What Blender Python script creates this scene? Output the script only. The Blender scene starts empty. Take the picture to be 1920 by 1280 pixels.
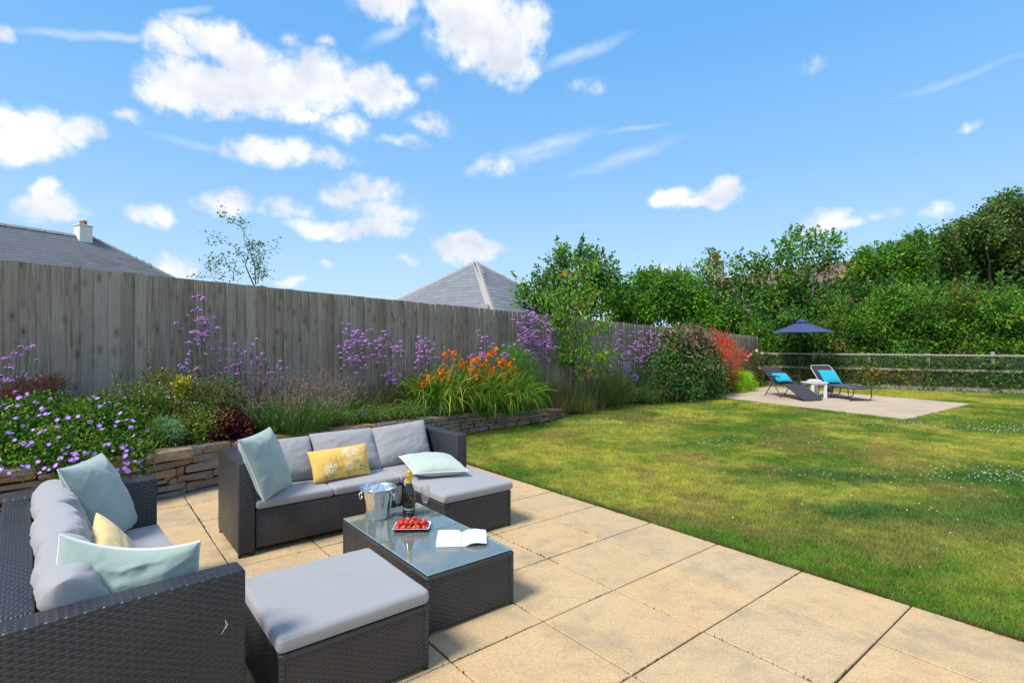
import bpy, bmesh, math, random
import numpy as np
from mathutils import Vector, Matrix, Euler

sc = bpy.context.scene
R = math.radians
rnd = random.Random(7)

# ------------------------------------------------------------------ camera, light, sky, exposure
cam = bpy.data.objects.new('camera', bpy.data.cameras.new('camera'))
sc.collection.objects.link(cam)
cam.location = (0, 0, 1.5)
cam.rotation_euler = (R(90), 0, 0)
cam.data.sensor_width = 36
cam.data.lens = 18.75
cam.data.clip_start = 0.05
cam.data.clip_end = 2000
sc.camera = cam

SUN_EL = 52
SUN_DIR = Vector((-0.745 * math.cos(R(SUN_EL)), -0.665 * math.cos(R(SUN_EL)), math.sin(R(SUN_EL)))).normalized()
sun = bpy.data.objects.new('sun', bpy.data.lights.new('sun', 'SUN'))
sc.collection.objects.link(sun)
sun.data.energy = 2.4
sun.data.angle = R(16.0)
sun.data.color = (1.0, 0.94, 0.84)
sun.rotation_euler = SUN_DIR.to_track_quat('Z', 'Y').to_euler()

sc.view_settings.view_transform = 'Standard'
sc.view_settings.look = 'None'
sc.view_settings.gamma = 1
sc.view_settings.use_curve_mapping = False
sc.view_settings.exposure = 1.06

world = bpy.data.worlds.new('World')
sc.world = world
world.use_nodes = True
SKY_STRENGTH = 0.15


def build_sky():
    nt = world.node_tree
    N, L = nt.nodes, nt.links
    N.clear()
    out = N.new('ShaderNodeOutputWorld')
    bg = N.new('ShaderNodeBackground')
    bg.inputs['Strength'].default_value = SKY_STRENGTH
    L.new(bg.outputs[0], out.inputs[0])
    sky = N.new('ShaderNodeTexSky')
    sky.sky_type = 'NISHITA'
    sky.sun_disc = False
    sky.sun_elevation = R(SUN_EL)
    sky.sun_rotation = math.atan2(SUN_DIR.x, SUN_DIR.y)
    sky.air_density = 1.0
    sky.dust_density = 0.6
    sky.ozone_density = 2.0
    tc = N.new('ShaderNodeTexCoord')
    sep = N.new('ShaderNodeSeparateXYZ')
    L.new(tc.outputs['Generated'], sep.inputs[0])

    def math_(op, a, b=None, c=None, clamp=False):
        n = N.new('ShaderNodeMath'); n.operation = op; n.use_clamp = clamp
        for i, v in enumerate((a, b, c)):
            if v is None: continue
            if isinstance(v, (int, float)): n.inputs[i].default_value = v
            else: L.new(v, n.inputs[i])
        return n.outputs[0]
    az = math_('ARCTAN2', sep.outputs[0], sep.outputs[1])
    hyp = math_('SQRT', math_('ADD', math_('MULTIPLY', sep.outputs[0], sep.outputs[0]), math_('MULTIPLY', sep.outputs[1], sep.outputs[1])))
    el = math_('ARCTAN2', sep.outputs[2], hyp)
    # azure sky: the Nishita sky pulled towards the clear blue of the day
    ramp = N.new('ShaderNodeValToRGB')
    L.new(math_('MULTIPLY', el, 1.0, clamp=True), ramp.inputs[0])
    cr = ramp.color_ramp
    k = 1.0
    stops = [(0.0, (0.56, 0.75, 0.93)), (0.12, (0.44, 0.68, 0.94)), (0.28, (0.27, 0.56, 0.94)), (0.5, (0.15, 0.455, 0.92)), (0.75, (0.12, 0.40, 0.88)), (1.0, (0.08, 0.30, 0.78))]
    cr.elements[0].position = stops[0][0]; cr.elements[0].color = (*stops[0][1], 1)
    cr.elements[1].position = stops[-1][0]; cr.elements[1].color = (*stops[-1][1], 1)
    for p, c in stops[1:-1]:
        e = cr.elements.new(p); e.color = (*c, 1)
    base = N.new('ShaderNodeVectorMath'); base.operation = 'SCALE'
    L.new(ramp.outputs[0], base.inputs[0]); base.inputs['Scale'].default_value = 0.49 / SKY_STRENGTH
    mix0 = N.new('ShaderNodeMix'); mix0.data_type = 'RGBA'
    mix0.inputs[0].default_value = 0.90
    L.new(sky.outputs[0], mix0.inputs[6]); L.new(base.outputs[0], mix0.inputs[7])

    comb = N.new('ShaderNodeCombineXYZ')
    L.new(az, comb.inputs[0]); L.new(el, comb.inputs[1])
    # warp
    def noise(scale, detail, rough, off=(0, 0, 0), sc3=(1, 1, 1), vec=None):
        m = N.new('ShaderNodeMapping'); m.inputs['Location'].default_value = off; m.inputs['Scale'].default_value = sc3
        L.new(vec or comb.outputs[0], m.inputs[0])
        n = N.new('ShaderNodeTexNoise'); n.inputs['Scale'].default_value = scale
        n.inputs['Detail'].default_value = detail; n.inputs['Roughness'].default_value = rough
        L.new(m.outputs[0], n.inputs['Vector'])
        return n
    n1 = noise(11, 6, 0.55, (3, 1, 0))
    w = N.new('ShaderNodeVectorMath'); w.operation = 'SUBTRACT'
    L.new(n1.outputs['Color'], w.inputs[0]); w.inputs[1].default_value = (0.5, 0.5, 0.5)
    w2 = N.new('ShaderNodeVectorMath'); w2.operation = 'MULTIPLY'
    L.new(w.outputs[0], w2.inputs[0]); w2.inputs[1].default_value = (0.10, 0.065, 0)
    w3 = N.new('ShaderNodeVectorMath'); w3.operation = 'ADD'
    L.new(comb.outputs[0], w3.inputs[0]); L.new(w2.outputs[0], w3.inputs[1])
    warped = w3.outputs[0]

    def blobs(lst, vec):
        acc = None
        for b in lst:
            x, y, rx, ry = b[:4]; wt = b[4] if len(b) > 4 else 1.0; rot = b[5] if len(b) > 5 else 0
            u, v = (x - 960) / 1000, (640 - y) / 1000
            A = math.atan(u); E_ = math.atan2(v, math.sqrt(1 + u * u))
            ra = rx / 1000 / (1 + u * u); re = ry / 1000 * math.cos(A)
            m = N.new('ShaderNodeMapping'); m.vector_type = 'TEXTURE'
            m.inputs['Location'].default_value = (A, E_, 0)
            m.inputs['Rotation'].default_value = (0, 0, R(rot))
            m.inputs['Scale'].default_value = (ra, re, 1)
            L.new(vec, m.inputs[0])
            ln = N.new('ShaderNodeVectorMath'); ln.operation = 'LENGTH'
            L.new(m.outputs[0], ln.inputs[0])
            d = math_('MULTIPLY_ADD', ln.outputs['Value'], -wt, wt)
            acc = math_('MAXIMUM', 0.0 if acc is None else acc, d)
        return acc
    cumulus = [
        # big cloud upper left
        (385, 165, 150, 62), (500, 160, 150, 70), (600, 150, 110, 62), (700, 165, 90, 55), (330, 180, 90, 45), (450, 110, 110, 50),
        (400, 70, 100, 42), (320, 85, 60, 30, .8), (555, 205, 70, 28, .8), (740, 185, 50, 35, .8),
        # cloud at the top
        (900, 60, 130, 85), (950, 105, 75, 65), (860, 20, 90, 60), (720, 2, 95, 34, .9), (985, 40, 60, 45, .9), (940, 145, 40, 30, .7),
        # left edge
        (60, 250, 145, 62), (150, 245, 75, 42, .85), (10, 275, 120, 52), (100, 222, 60, 38), (5, 60, 40, 28, .6), (240, 220, 65, 20, .6),
        # mid
        (500, 292, 105, 40, .95), (560, 285, 60, 35, .8), (625, 300, 85, 28, .55), (640, 235, 85, 34, .6), (810, 230, 65, 28, .5), (745, 262, 80, 20, .4),
        # lower mid
        (420, 388, 80, 38, .7), (540, 398, 90, 30, .6), (690, 357, 85, 34, .7), (640, 372, 70, 25, .6), (720, 395, 120, 34, .6),
        (620, 428, 100, 28, .9), (715, 426, 80, 26, .85),
        # low left
        (95, 390, 112, 38, .95), (100, 370, 60, 30, .9), (288, 410, 58, 34, .85), (322, 500, 72, 36, .8),
        # lower centre and right
        (885, 468, 90, 30, .95), (870, 455, 52, 26, .9), (750, 487, 44, 16, .4), (605, 500, 34, 14, .45), (535, 527, 45, 14, .7),
        (1268, 366, 62, 30, .95), (1352, 360, 56, 42, .95), (1310, 372, 92, 17, .9),
        (1555, 412, 78, 32, .95), (1600, 420, 60, 18, .75), (1668, 402, 60, 20, .35), (1748, 400, 42, 28, .55),
        (1240, 508, 60, 17, .6), (1105, 163, 62, 24, .42), (1515, 116, 60, 16, .3), (1817, 223, 32, 20, .5),
        (930, 320, 85, 26, .5), (612, 80, 34, 14, .45), (545, 78, 32, 22, .4), (795, 162, 38, 20, .4),
        
    ]
    D = blobs(cumulus, warped)
    n2 = noise(38, 5, 0.6, (1, 7, 0))
    n2v = math_('SUBTRACT', n2.outputs['Fac'], 0.5)
    dens = math_('ADD', math_('MULTIPLY', D, 1.0), math_('MULTIPLY', math_('MULTIPLY', n2v, 0.85), math_('MINIMUM', math_('MULTIPLY', D, 3.0), 1.0)))
    mr = N.new('ShaderNodeMapRange'); mr.interpolation_type = 'SMOOTHSTEP'
    L.new(dens, mr.inputs[0]); mr.inputs[1].default_value = 0.08; mr.inputs[2].default_value = 0.64
    mr.inputs[3].default_value = 0; mr.inputs[4].default_value = 1
    # wisps of cirrus
    wis = [(200, 70, 230, 9, .55, 13), (1085, 100, 110, 14, .5, 14), (1020, 275, 130, 15, .5, 13), (1170, 296, 130, 16, .35, 14),
           (735, 58, 75, 14, .5, 27), (1190, 240, 80, 5, .35, 3), (1790, 148, 160, 9, .25, 7), (370, 272, 110, 10, .3, -5), (350, 22, 60, 8, .5, 25),
           (1000, 295, 120, 14, .3, 14)]
    n3 = noise(20, 4, 0.7, (5, 2, 0), (1, 2.5, 1))
    w4 = N.new('ShaderNodeVectorMath'); w4.operation = 'MULTIPLY_ADD'
    L.new(w.outputs[0], w4.inputs[0]); w4.inputs[1].default_value = (0.04, 0.02, 0); L.new(comb.outputs[0], w4.inputs[2])
    W = blobs(wis, w4.outputs[0])
    Wd = math_('MULTIPLY', W, math_('MULTIPLY', n3.outputs['Fac'], 1.6), clamp=True)
    alpha = math_('MAXIMUM', mr.outputs[0], Wd)
    # unseen clouds beyond the frame, all round, cover raised for more fill light
    n5 = noise(3.2, 7, 0.6, (9, 4, 2), (1, 1, 2.2), tc.outputs['Generated'])
    mr5 = N.new('ShaderNodeMapRange'); mr5.interpolation_type = 'SMOOTHSTEP'
    L.new(n5.outputs['Fac'], mr5.inputs[0]); mr5.inputs[1].default_value = 0.45; mr5.inputs[2].default_value = 0.62
    mr5.inputs[3].default_value = 0; mr5.inputs[4].default_value = 0.9
    mb = N.new('ShaderNodeMapRange'); mb.interpolation_type = 'SMOOTHSTEP'
    aaz = math_('ABSOLUTE', az)
    L.new(aaz, mb.inputs[0]); mb.inputs[1].default_value = 0.85; mb.inputs[2].default_value = 1.15
    mz = N.new('ShaderNodeMapRange'); mz.interpolation_type = 'SMOOTHSTEP'
    L.new(el, mz.inputs[0]); mz.inputs[1].default_value = 0.62; mz.inputs[2].default_value = 0.80
    alpha = math_('MAXIMUM', alpha, math_('MULTIPLY', mr5.outputs[0], math_('MAXIMUM', mb.outputs[0], mz.outputs[0])))
    mbe = N.new('ShaderNodeMapRange'); L.new(el, mbe.inputs[0]); mbe.inputs[1].default_value = 0.0; mbe.inputs[2].default_value = 0.05
    alpha = math_('MULTIPLY', alpha, mbe.outputs[0])
    # cloud tone: white with a softly greyer body
    n4 = noise(9, 4, 0.5, (2, 9, 0))
    cm = N.new('ShaderNodeMix'); cm.data_type = 'RGBA'
    mr4 = N.new('ShaderNodeMapRange'); L.new(n4.outputs['Fac'], mr4.inputs[0]); mr4.inputs[1].default_value = 0.36; mr4.inputs[2].default_value = 0.62
    L.new(math_('MULTIPLY', mr4.outputs[0], math_('MULTIPLY_ADD', D, 1.2, 0.25, clamp=True)), cm.inputs[0])
    s = 0.58 / SKY_STRENGTH
    cm.inputs[6].default_value = (0.92 * s, 0.93 * s, 0.95 * s, 1)
    cm.inputs[7].default_value = (0.62 * s, 0.66 * s, 0.75 * s, 1)
    fin = N.new('ShaderNodeMix'); fin.data_type = 'RGBA'
    L.new(alpha, fin.inputs[0]); L.new(mix0.outputs[2], fin.inputs[6]); L.new(cm.outputs[2], fin.inputs[7])
    L.new(fin.outputs[2], bg.inputs['Color'])


build_sky()

# ------------------------------------------------------------------ places
TH = -0.892827
EA = Vector((math.cos(TH), math.sin(TH), 0)); EB = Vector((-math.sin(TH), math.cos(TH), 0))


def AB(a, b, z=0.0):
    "patio grid coordinates (a towards the house, b towards the lawn) to world"
    v = EA * a + EB * b
    return Vector((v.x, v.y, z))


def at(px, py, Y):
    "a point of the photograph at distance Y"
    return Vector(((px - 960) / 1000 * Y, Y, 1.5 - (py - 640) / 1000 * Y))


F0 = (-5.19, 5.43); FD = (0.719, 0.695); FN = (0.695, -0.719)


def fence_pt(s, d=0.0):
    return (F0[0] + s * FD[0] + d * FN[0], F0[1] + s * FD[1] + d * FN[1])


def bed(px, d):
    "ground point of the border seen in column px, d metres in front of the fence"
    u = (px - 960) / 1000
    s = (u * (F0[1] + d * FN[1]) - F0[0] - d * FN[0]) / (FD[0] - u * FD[1])
    return (*fence_pt(s, d), s)


def soil_h(s):
    return float(np.interp(s, [-3, 1.1, 5.5, 7.6, 8.6, 9.6, 20], [.40, .40, .27, .16, .07, .05, .04]))

# ------------------------------------------------------------------ mesh helpers
def hash01(ix, iy, iz, seed):
    n = (ix.astype(np.int64) * 374761393 + iy.astype(np.int64) * 668265263 + iz.astype(np.int64) * 2147483647 + seed * 974634777) & 0x7fffffff
    n = (n ^ (n >> 13)) * 1274126177 & 0x7fffffff
    n = (n ^ (n >> 16)) & 0x7fffffff
    return (n % 100003) / 100003.0


def vnoise(x, y, z=0.0, seed=0):
    x = np.asarray(x, float); y = np.asarray(y, float); z = np.zeros_like(x) + z
    ix, iy, iz = np.floor(x), np.floor(y), np.floor(z)
    fx, fy, fz = x - ix, y - iy, z - iz
    fx, fy, fz = [f * f * (3 - 2 * f) for f in (fx, fy, fz)]
    r = 0
    for dx in (0, 1):
        for dy in (0, 1):
            for dz in (0, 1):
                r = r + hash01(ix + dx, iy + dy, iz + dz, seed) * (fx if dx else 1 - fx) * (fy if dy else 1 - fy) * (fz if dz else 1 - fz)
    return r


def fbm(x, y, z=0.0, seed=0, oct=4, gain=.5):
    r = 0; a = 1; t = 0
    for o in range(oct):
        r = r + a * vnoise(x * 2 ** o, y * 2 ** o, np.asarray(z) * 2 ** o, seed + o * 17); t += a; a *= gain
    return r / t


def mesh_np(name, V, Fs, col=None, smooth=False, mats=None, midx=None, uv=None):
    V = np.asarray(V, np.float32).reshape(-1, 3)
    Fs = [np.asarray(f, np.int32) for f in (Fs if isinstance(Fs, list) else [Fs]) if len(f)]
    me = bpy.data.meshes.new(name)
    me.vertices.add(len(V)); me.vertices.foreach_set('co', V.ravel())
    loops = np.concatenate([f.ravel() for f in Fs]); tot = np.concatenate([np.full(len(f), f.shape[1], np.int32) for f in Fs])
    st = np.concatenate([[0], np.cumsum(tot)[:-1]]).astype(np.int32)
    me.loops.add(len(loops)); me.loops.foreach_set('vertex_index', loops)
    me.polygons.add(len(tot)); me.polygons.foreach_set('loop_start', st); me.polygons.foreach_set('loop_total', tot)
    me.polygons.foreach_set('use_smooth', np.full(len(tot), bool(smooth)))
    if midx is not None: me.polygons.foreach_set('material_index', np.asarray(midx, np.int32))
    me.update(calc_edges=True)
    if col is not None:
        c = np.ones((len(V), 4), np.float32); c[:, :3] = np.asarray(col)[:, :3]
        at_ = me.color_attributes.new('Col', 'FLOAT_COLOR', 'POINT'); at_.data.foreach_set('color', c.ravel())
    if uv is not None:
        ul = me.uv_layers.new(name='UVMap'); ul.data.foreach_set('uv', np.asarray(uv, np.float32)[loops].ravel())
    for m in (mats or []): me.materials.append(m)
    return me


def obj(name, me, parent=None, loc=None, rot=None, kind=None):
    o = bpy.data.objects.new(name, me)
    sc.collection.objects.link(o)
    if parent is not None: o.parent = parent
    if loc is not None: o.location = loc
    if rot is not None: o.rotation_euler = rot
    if kind: o['kind'] = kind
    return o


def tag(o, label, cat, group=None):
    o['label'] = label; o['category'] = cat
    if group: o['group'] = group
    return o


def thing(name, label, cat, loc=(0, 0, 0), rz=0, group=None):
    o = obj(name, None, None, loc, (0, 0, rz)); o.empty_display_size = .1
    return tag(o, label, cat, group)


def copy_tree(o, parent=None):
    c = o.copy(); sc.collection.objects.link(c); c.parent = parent
    for ch in list(o.children): copy_tree(ch, c)
    return c


def box_uv(me):
    ex = max(v.co.x for v in me.vertices) - min(v.co.x for v in me.vertices); ey = max(v.co.y for v in me.vertices) - min(v.co.y for v in me.vertices)
    ul = me.uv_layers.get('UVMap') or me.uv_layers.new(name='UVMap')
    for p in me.polygons:
        n = p.normal; ax = max(range(3), key=lambda i: abs(n[i]))
        for li in p.loop_indices:
            c = me.vertices[me.loops[li].vertex_index].co
            ul.data[li].uv = (c.y, c.z) if ax == 0 else ((c.x, c.z) if ax == 1 else ((c.x, c.y) if ex >= ey else (c.y, c.x)))


def rbox_mesh(name, x0, x1, y0, y1, z0, z1, bev=0.004, seg=2, mat=None, smooth=True):
    bm = bmesh.new(); bmesh.ops.create_cube(bm, size=1)
    for v in bm.verts:
        v.co = Vector((x0 + (v.co.x + .5) * (x1 - x0), y0 + (v.co.y + .5) * (y1 - y0), z0 + (v.co.z + .5) * (z1 - z0)))
    if bev > 0: bmesh.ops.bevel(bm, geom=list(bm.edges), offset=bev, segments=seg, profile=.5, affect='EDGES')
    me = bpy.data.meshes.new(name); bm.to_mesh(me); bm.free()
    if smooth and bev > 0 and seg > 1:
        for p in me.polygons: p.use_smooth = True
        me.set_sharp_from_angle(angle=R(50))
    box_uv(me)
    if mat: me.materials.append(mat)
    return me


def rbox(name, dims, mat, parent=None, bev=0.004, seg=2, **kw):
    return obj(name, rbox_mesh(name, *dims, bev, seg, mat), parent, **kw)


class MB:
    "collects vertices and faces of several shapes for one mesh"
    def __init__(s): s.V = []; s.F = {}; s.n = 0; s.C = []
    def add(s, V, F, col=None):
        V = np.asarray(V, float).reshape(-1, 3)
        for f in (F if isinstance(F, list) else [F]):
            f = np.asarray(f, np.int64)
            if len(f): s.F.setdefault(f.shape[1], []).append(f + s.n)
        s.V.append(V); s.n += len(V)
        s.C.append(np.ones((len(V), 3)) * (col if col is not None else (1, 1, 1)))
        return s
    def box(s, x0, x1, y0, y1, z0, z1, col=None, M=None):
        V = np.array([(x, y, z) for x in (x0, x1) for y in (y0, y1) for z in (z0, z1)], float)
        if M is not None: V = np.array([M @ Vector(v) for v in V])
        return s.add(V, np.array([(0, 1, 3, 2), (4, 6, 7, 5), (0, 4, 5, 1), (2, 3, 7, 6), (0, 2, 6, 4), (1, 5, 7, 3)]), col)
    def tube(s, pts, rad, seg=8, col=None, cap=True):
        pts = [Vector(p) for p in pts]; K = len(pts)
        rad = [rad] * K if isinstance(rad, (int, float)) else rad
        V = []; up = None
        for i, p in enumerate(pts):
            t = (pts[min(i + 1, K - 1)] - pts[max(i - 1, 0)])
            t = t.normalized() if t.length > 1e-9 else Vector((0, 0, 1))
            if up is None: up = t.orthogonal().normalized()
            up = (up - t * up.dot(t)); up = up.normalized() if up.length > 1e-6 else t.orthogonal().normalized()
            w = t.cross(up)
            for j in range(seg):
                a = 2 * math.pi * j / seg
                V.append(p + (up * math.cos(a) + w * math.sin(a)) * rad[i])
        F = [(i * seg + j, i * seg + (j + 1) % seg, (i + 1) * seg + (j + 1) % seg, (i + 1) * seg + j) for i in range(K - 1) for j in range(seg)]
        Fs = [np.array(F)]
        if cap: Fs.append(np.array([tuple(range(seg))[::-1], tuple(range((K - 1) * seg, K * seg))]))
        return s.add(np.array(V), Fs, col)
    def lathe(s, prof, seg=32, col=None, center=(0, 0), close=False):
        V = [(center[0] + r * math.cos(2 * math.pi * j / seg), center[1] + r * math.sin(2 * math.pi * j / seg), z) for r, z in prof for j in range(seg)]
        K = len(prof)
        F = [(i * seg + j, i * seg + (j + 1) % seg, (i + 1) * seg + (j + 1) % seg, (i + 1) * seg + j) for i in range(K - 1) for j in range(seg)]
        return s.add(np.array(V), np.array(F), col)
    def mesh(s, name, mat=None, smooth=False, colored=False, uv=False):
        me = mesh_np(name, np.concatenate(s.V), [np.concatenate(f) for f in s.F.values()], np.concatenate(s.C) if colored else None, smooth, [mat] if mat else None)
        if smooth: me.set_sharp_from_angle(angle=R(50))
        if uv: box_uv(me)
        return me

# ------------------------------------------------------------------ materials
class NT:
    def __init__(s, name):
        s.m = bpy.data.materials.new(name); s.m.use_nodes = True
        s.N = s.m.node_tree.nodes; s.L = s.m.node_tree.links
        s.b = s.N['Principled BSDF']
    def n(s, t, **kw):
        x = s.N.new('ShaderNode' + t)
        for k, v in kw.items(): setattr(x, k, v)
        return x
    def math(s, op, a, b=None, c=None, clamp=False):
        n = s.N.new('ShaderNodeMath'); n.operation = op; n.use_clamp = clamp
        for i, v in enumerate((a, b, c)):
            if v is None: continue
            if isinstance(v, (int, float)): n.inputs[i].default_value = v
            else: s.L.new(v, n.inputs[i])
        return n.outputs[0]
    def noise(s, vec, scale, detail=4, rough=.5, dist=0, sc3=None, out='Fac'):
        if sc3 is not None:
            m = s.n('Mapping'); m.inputs['Scale'].default_value = sc3; s.L.new(vec, m.inputs[0]); vec = m.outputs[0]
        n = s.n('TexNoise'); n.inputs['Scale'].default_value = scale; n.inputs['Detail'].default_value = detail
        n.inputs['Roughness'].default_value = rough; n.inputs['Distortion'].default_value = dist
        s.L.new(vec, n.inputs['Vector']); return n.outputs[out]
    def ramp(s, fac, stops, interp='LINEAR'):
        r = s.n('ValToRGB'); s.L.new(fac, r.inputs[0]); cr = r.color_ramp; cr.interpolation = interp
        def c4(c): return (c, c, c, 1) if isinstance(c, (int, float)) else (*c, 1)
        cr.elements[0].position = stops[0][0]; cr.elements[0].color = c4(stops[0][1])
        cr.elements[1].position = stops[-1][0]; cr.elements[1].color = c4(stops[-1][1])
        for p, c in stops[1:-1]: e = cr.elements.new(p); e.color = c4(c)
        return r.outputs[0]
    def mix(s, fac, a, b, blend='MIX'):
        m = s.n('Mix', data_type='RGBA', blend_type=blend)
        for i, v in ((0, fac), (6, a), (7, b)):
            if isinstance(v, (int, float)): m.inputs[i].default_value = v
            elif isinstance(v, tuple): m.inputs[i].default_value = (*v, 1)
            else: s.L.new(v, m.inputs[i])
        return m.outputs[2]
    def set(s, **kw):
        names = {'color': 'Base Color', 'rough': 'Roughness', 'metal': 'Metallic', 'spec': 'Specular IOR Level', 'sheen': 'Sheen Weight', 'trans': 'Transmission Weight', 'coat': 'Coat Weight', 'ior': 'IOR'}
        for k, v in kw.items():
            i = s.b.inputs[names[k]]
            if isinstance(v, (int, float)): i.default_value = v
            elif isinstance(v, tuple): i.default_value = (*v, 1)
            else: s.L.new(v, i)
        return s
    def bump(s, h, strength=.3, dist=.01):
        b = s.n('Bump'); b.inputs['Strength'].default_value = strength; b.inputs['Distance'].default_value = dist
        s.L.new(h, b.inputs['Height']); s.L.new(b.outputs[0], s.b.inputs['Normal']); return s
    def pos(s): return s.n('NewGeometry').outputs['Position']
    def obj(s): return s.n('TexCoord').outputs['Object']
    def rand(s): return s.n('ObjectInfo').outputs['Random']


def simple(name, color, rough=.5, metal=0, spec=.5, var=0.0, bump=0):
    t = NT(name)
    c = color
    if var:
        n = t.noise(t.obj(), 14, 5, .6)
        c = t.mix(n, tuple(x * (1 - var) for x in color), tuple(min(1, x * (1 + var)) for x in color))
    t.set(color=c, rough=rough, metal=metal, spec=spec)
    if bump: t.bump(t.noise(t.obj(), 120, 3, .6), bump, .004)
    return t.m


def mat_attr(name, rough=.5, transl=.36, spec=.3):
    t = NT(name)
    a = t.n('Attribute'); a.attribute_name = 'Col'
    c = a.outputs['Color']
    if name == 'leaf': c = t.mix(1.0, c, (1.6, 1.45, 1.15), 'MULTIPLY')
    t.set(color=c, rough=rough, spec=spec)
    if transl > 0:
        tr = t.n('BsdfTranslucent'); t.L.new(t.mix(.5, c, (.25, .45, .05), 'SOFT_LIGHT'), tr.inputs[0])
        mx = t.n('MixShader'); mx.inputs[0].default_value = transl
        t.L.new(t.b.outputs[0], mx.inputs[1]); t.L.new(tr.outputs[0], mx.inputs[2])
        t.L.new(mx.outputs[0], t.N['Material Output'].inputs[0])
    return t.m


M_LEAF = mat_attr('leaf'); M_PETAL = mat_attr('petal', .6, .25, .2); M_GRASS = mat_attr('grass', .7, .25, .15); M_BARK = mat_attr('bark', .85, 0, .2)


def mat_wicker():
    t = NT('wicker')
    uv = t.n('UVMap').outputs[0]
    sp = t.n('SeparateXYZ'); t.L.new(uv, sp.inputs[0])
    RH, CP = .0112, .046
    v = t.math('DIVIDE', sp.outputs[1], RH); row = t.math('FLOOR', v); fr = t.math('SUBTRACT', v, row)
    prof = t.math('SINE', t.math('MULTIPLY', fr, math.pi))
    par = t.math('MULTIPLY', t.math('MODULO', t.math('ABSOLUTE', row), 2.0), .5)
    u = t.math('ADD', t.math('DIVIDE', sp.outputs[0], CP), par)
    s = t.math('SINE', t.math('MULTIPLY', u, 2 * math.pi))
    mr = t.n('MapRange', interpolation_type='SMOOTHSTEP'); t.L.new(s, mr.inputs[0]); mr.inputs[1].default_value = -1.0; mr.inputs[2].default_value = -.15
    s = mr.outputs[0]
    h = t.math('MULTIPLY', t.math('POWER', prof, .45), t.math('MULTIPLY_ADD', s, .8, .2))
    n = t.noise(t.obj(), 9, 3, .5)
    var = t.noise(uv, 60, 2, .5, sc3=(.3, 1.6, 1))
    c = t.ramp(h, [(0, (.004, .004, .005)), (.35, (.012, .0125, .015)), (.7, (.025, .027, .034)), (1, (.032, .034, .043))])  # dark gaps: recessed cross strands, with cavity shade put into the colour
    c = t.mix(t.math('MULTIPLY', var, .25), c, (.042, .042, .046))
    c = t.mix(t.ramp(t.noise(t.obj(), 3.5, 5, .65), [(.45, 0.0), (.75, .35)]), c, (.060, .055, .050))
    t.set(color=c, rough=t.math('MULTIPLY_ADD', n, .25, .28), spec=.55)
    t.bump(h, .8, .0045)
    return t.m


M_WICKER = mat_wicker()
M_BAND = None


def mat_band():
    t = NT('wicker_band')
    uv = t.n('UVMap').outputs[0]
    sp = t.n('SeparateXYZ'); t.L.new(uv, sp.inputs[0])
    a = t.math('ADD', sp.outputs[0], sp.outputs[1])
    s = t.math('SINE', t.math('MULTIPLY', a, 2 * math.pi / .011))
    h = t.math('POWER', t.math('MULTIPLY_ADD', s, .5, .5), .5)
    t.set(color=t.ramp(h, [(0, (.008, .008, .010)), (1, (.045, .046, .052))]), rough=.38, spec=.55).bump(h, .6, .002)
    return t.m


M_BAND = mat_band()


def mat_fabric(name, col, scale=900, var=.08, sheen=.3, rough=.85):
    t = NT(name)
    n = t.noise(t.obj(), 6, 4, .55)
    c = t.mix(n, tuple(x * (1 - var) for x in col), tuple(x * (1 + var) for x in col))
    t.set(color=c, rough=rough, spec=.2, sheen=sheen)
    w = t.noise(t.obj(), scale, 2, .5)
    t.bump(w, .15, .001)
    return t.m


M_GREYC = mat_fabric('grey_cushion_cloth', (.30, .30, .305), var=.07)
M_TEALC = mat_fabric('sage_velvet', (.30, .385, .34), 500, .14, .5)
M_PALEC = mat_fabric('pale_sage_cloth', (.42, .485, .425), 500, .08, .4)
M_WHITEP = mat_fabric('white_piping', (.72, .72, .68), 900, .05)
M_BLUEC = mat_fabric('turquoise_cloth', (.01, .33, .48), 700, .1)
M_NAVY = mat_fabric('navy_canvas', (.030, .048, .15), 700, .08, .2)
M_SLING = mat_fabric('charcoal_sling', (.035, .037, .045), 1200, .1, .1, .7)
M_SLING2 = mat_fabric('slate_purple_sling', (.075, .07, .10), 1200, .1, .1, .7)


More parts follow.
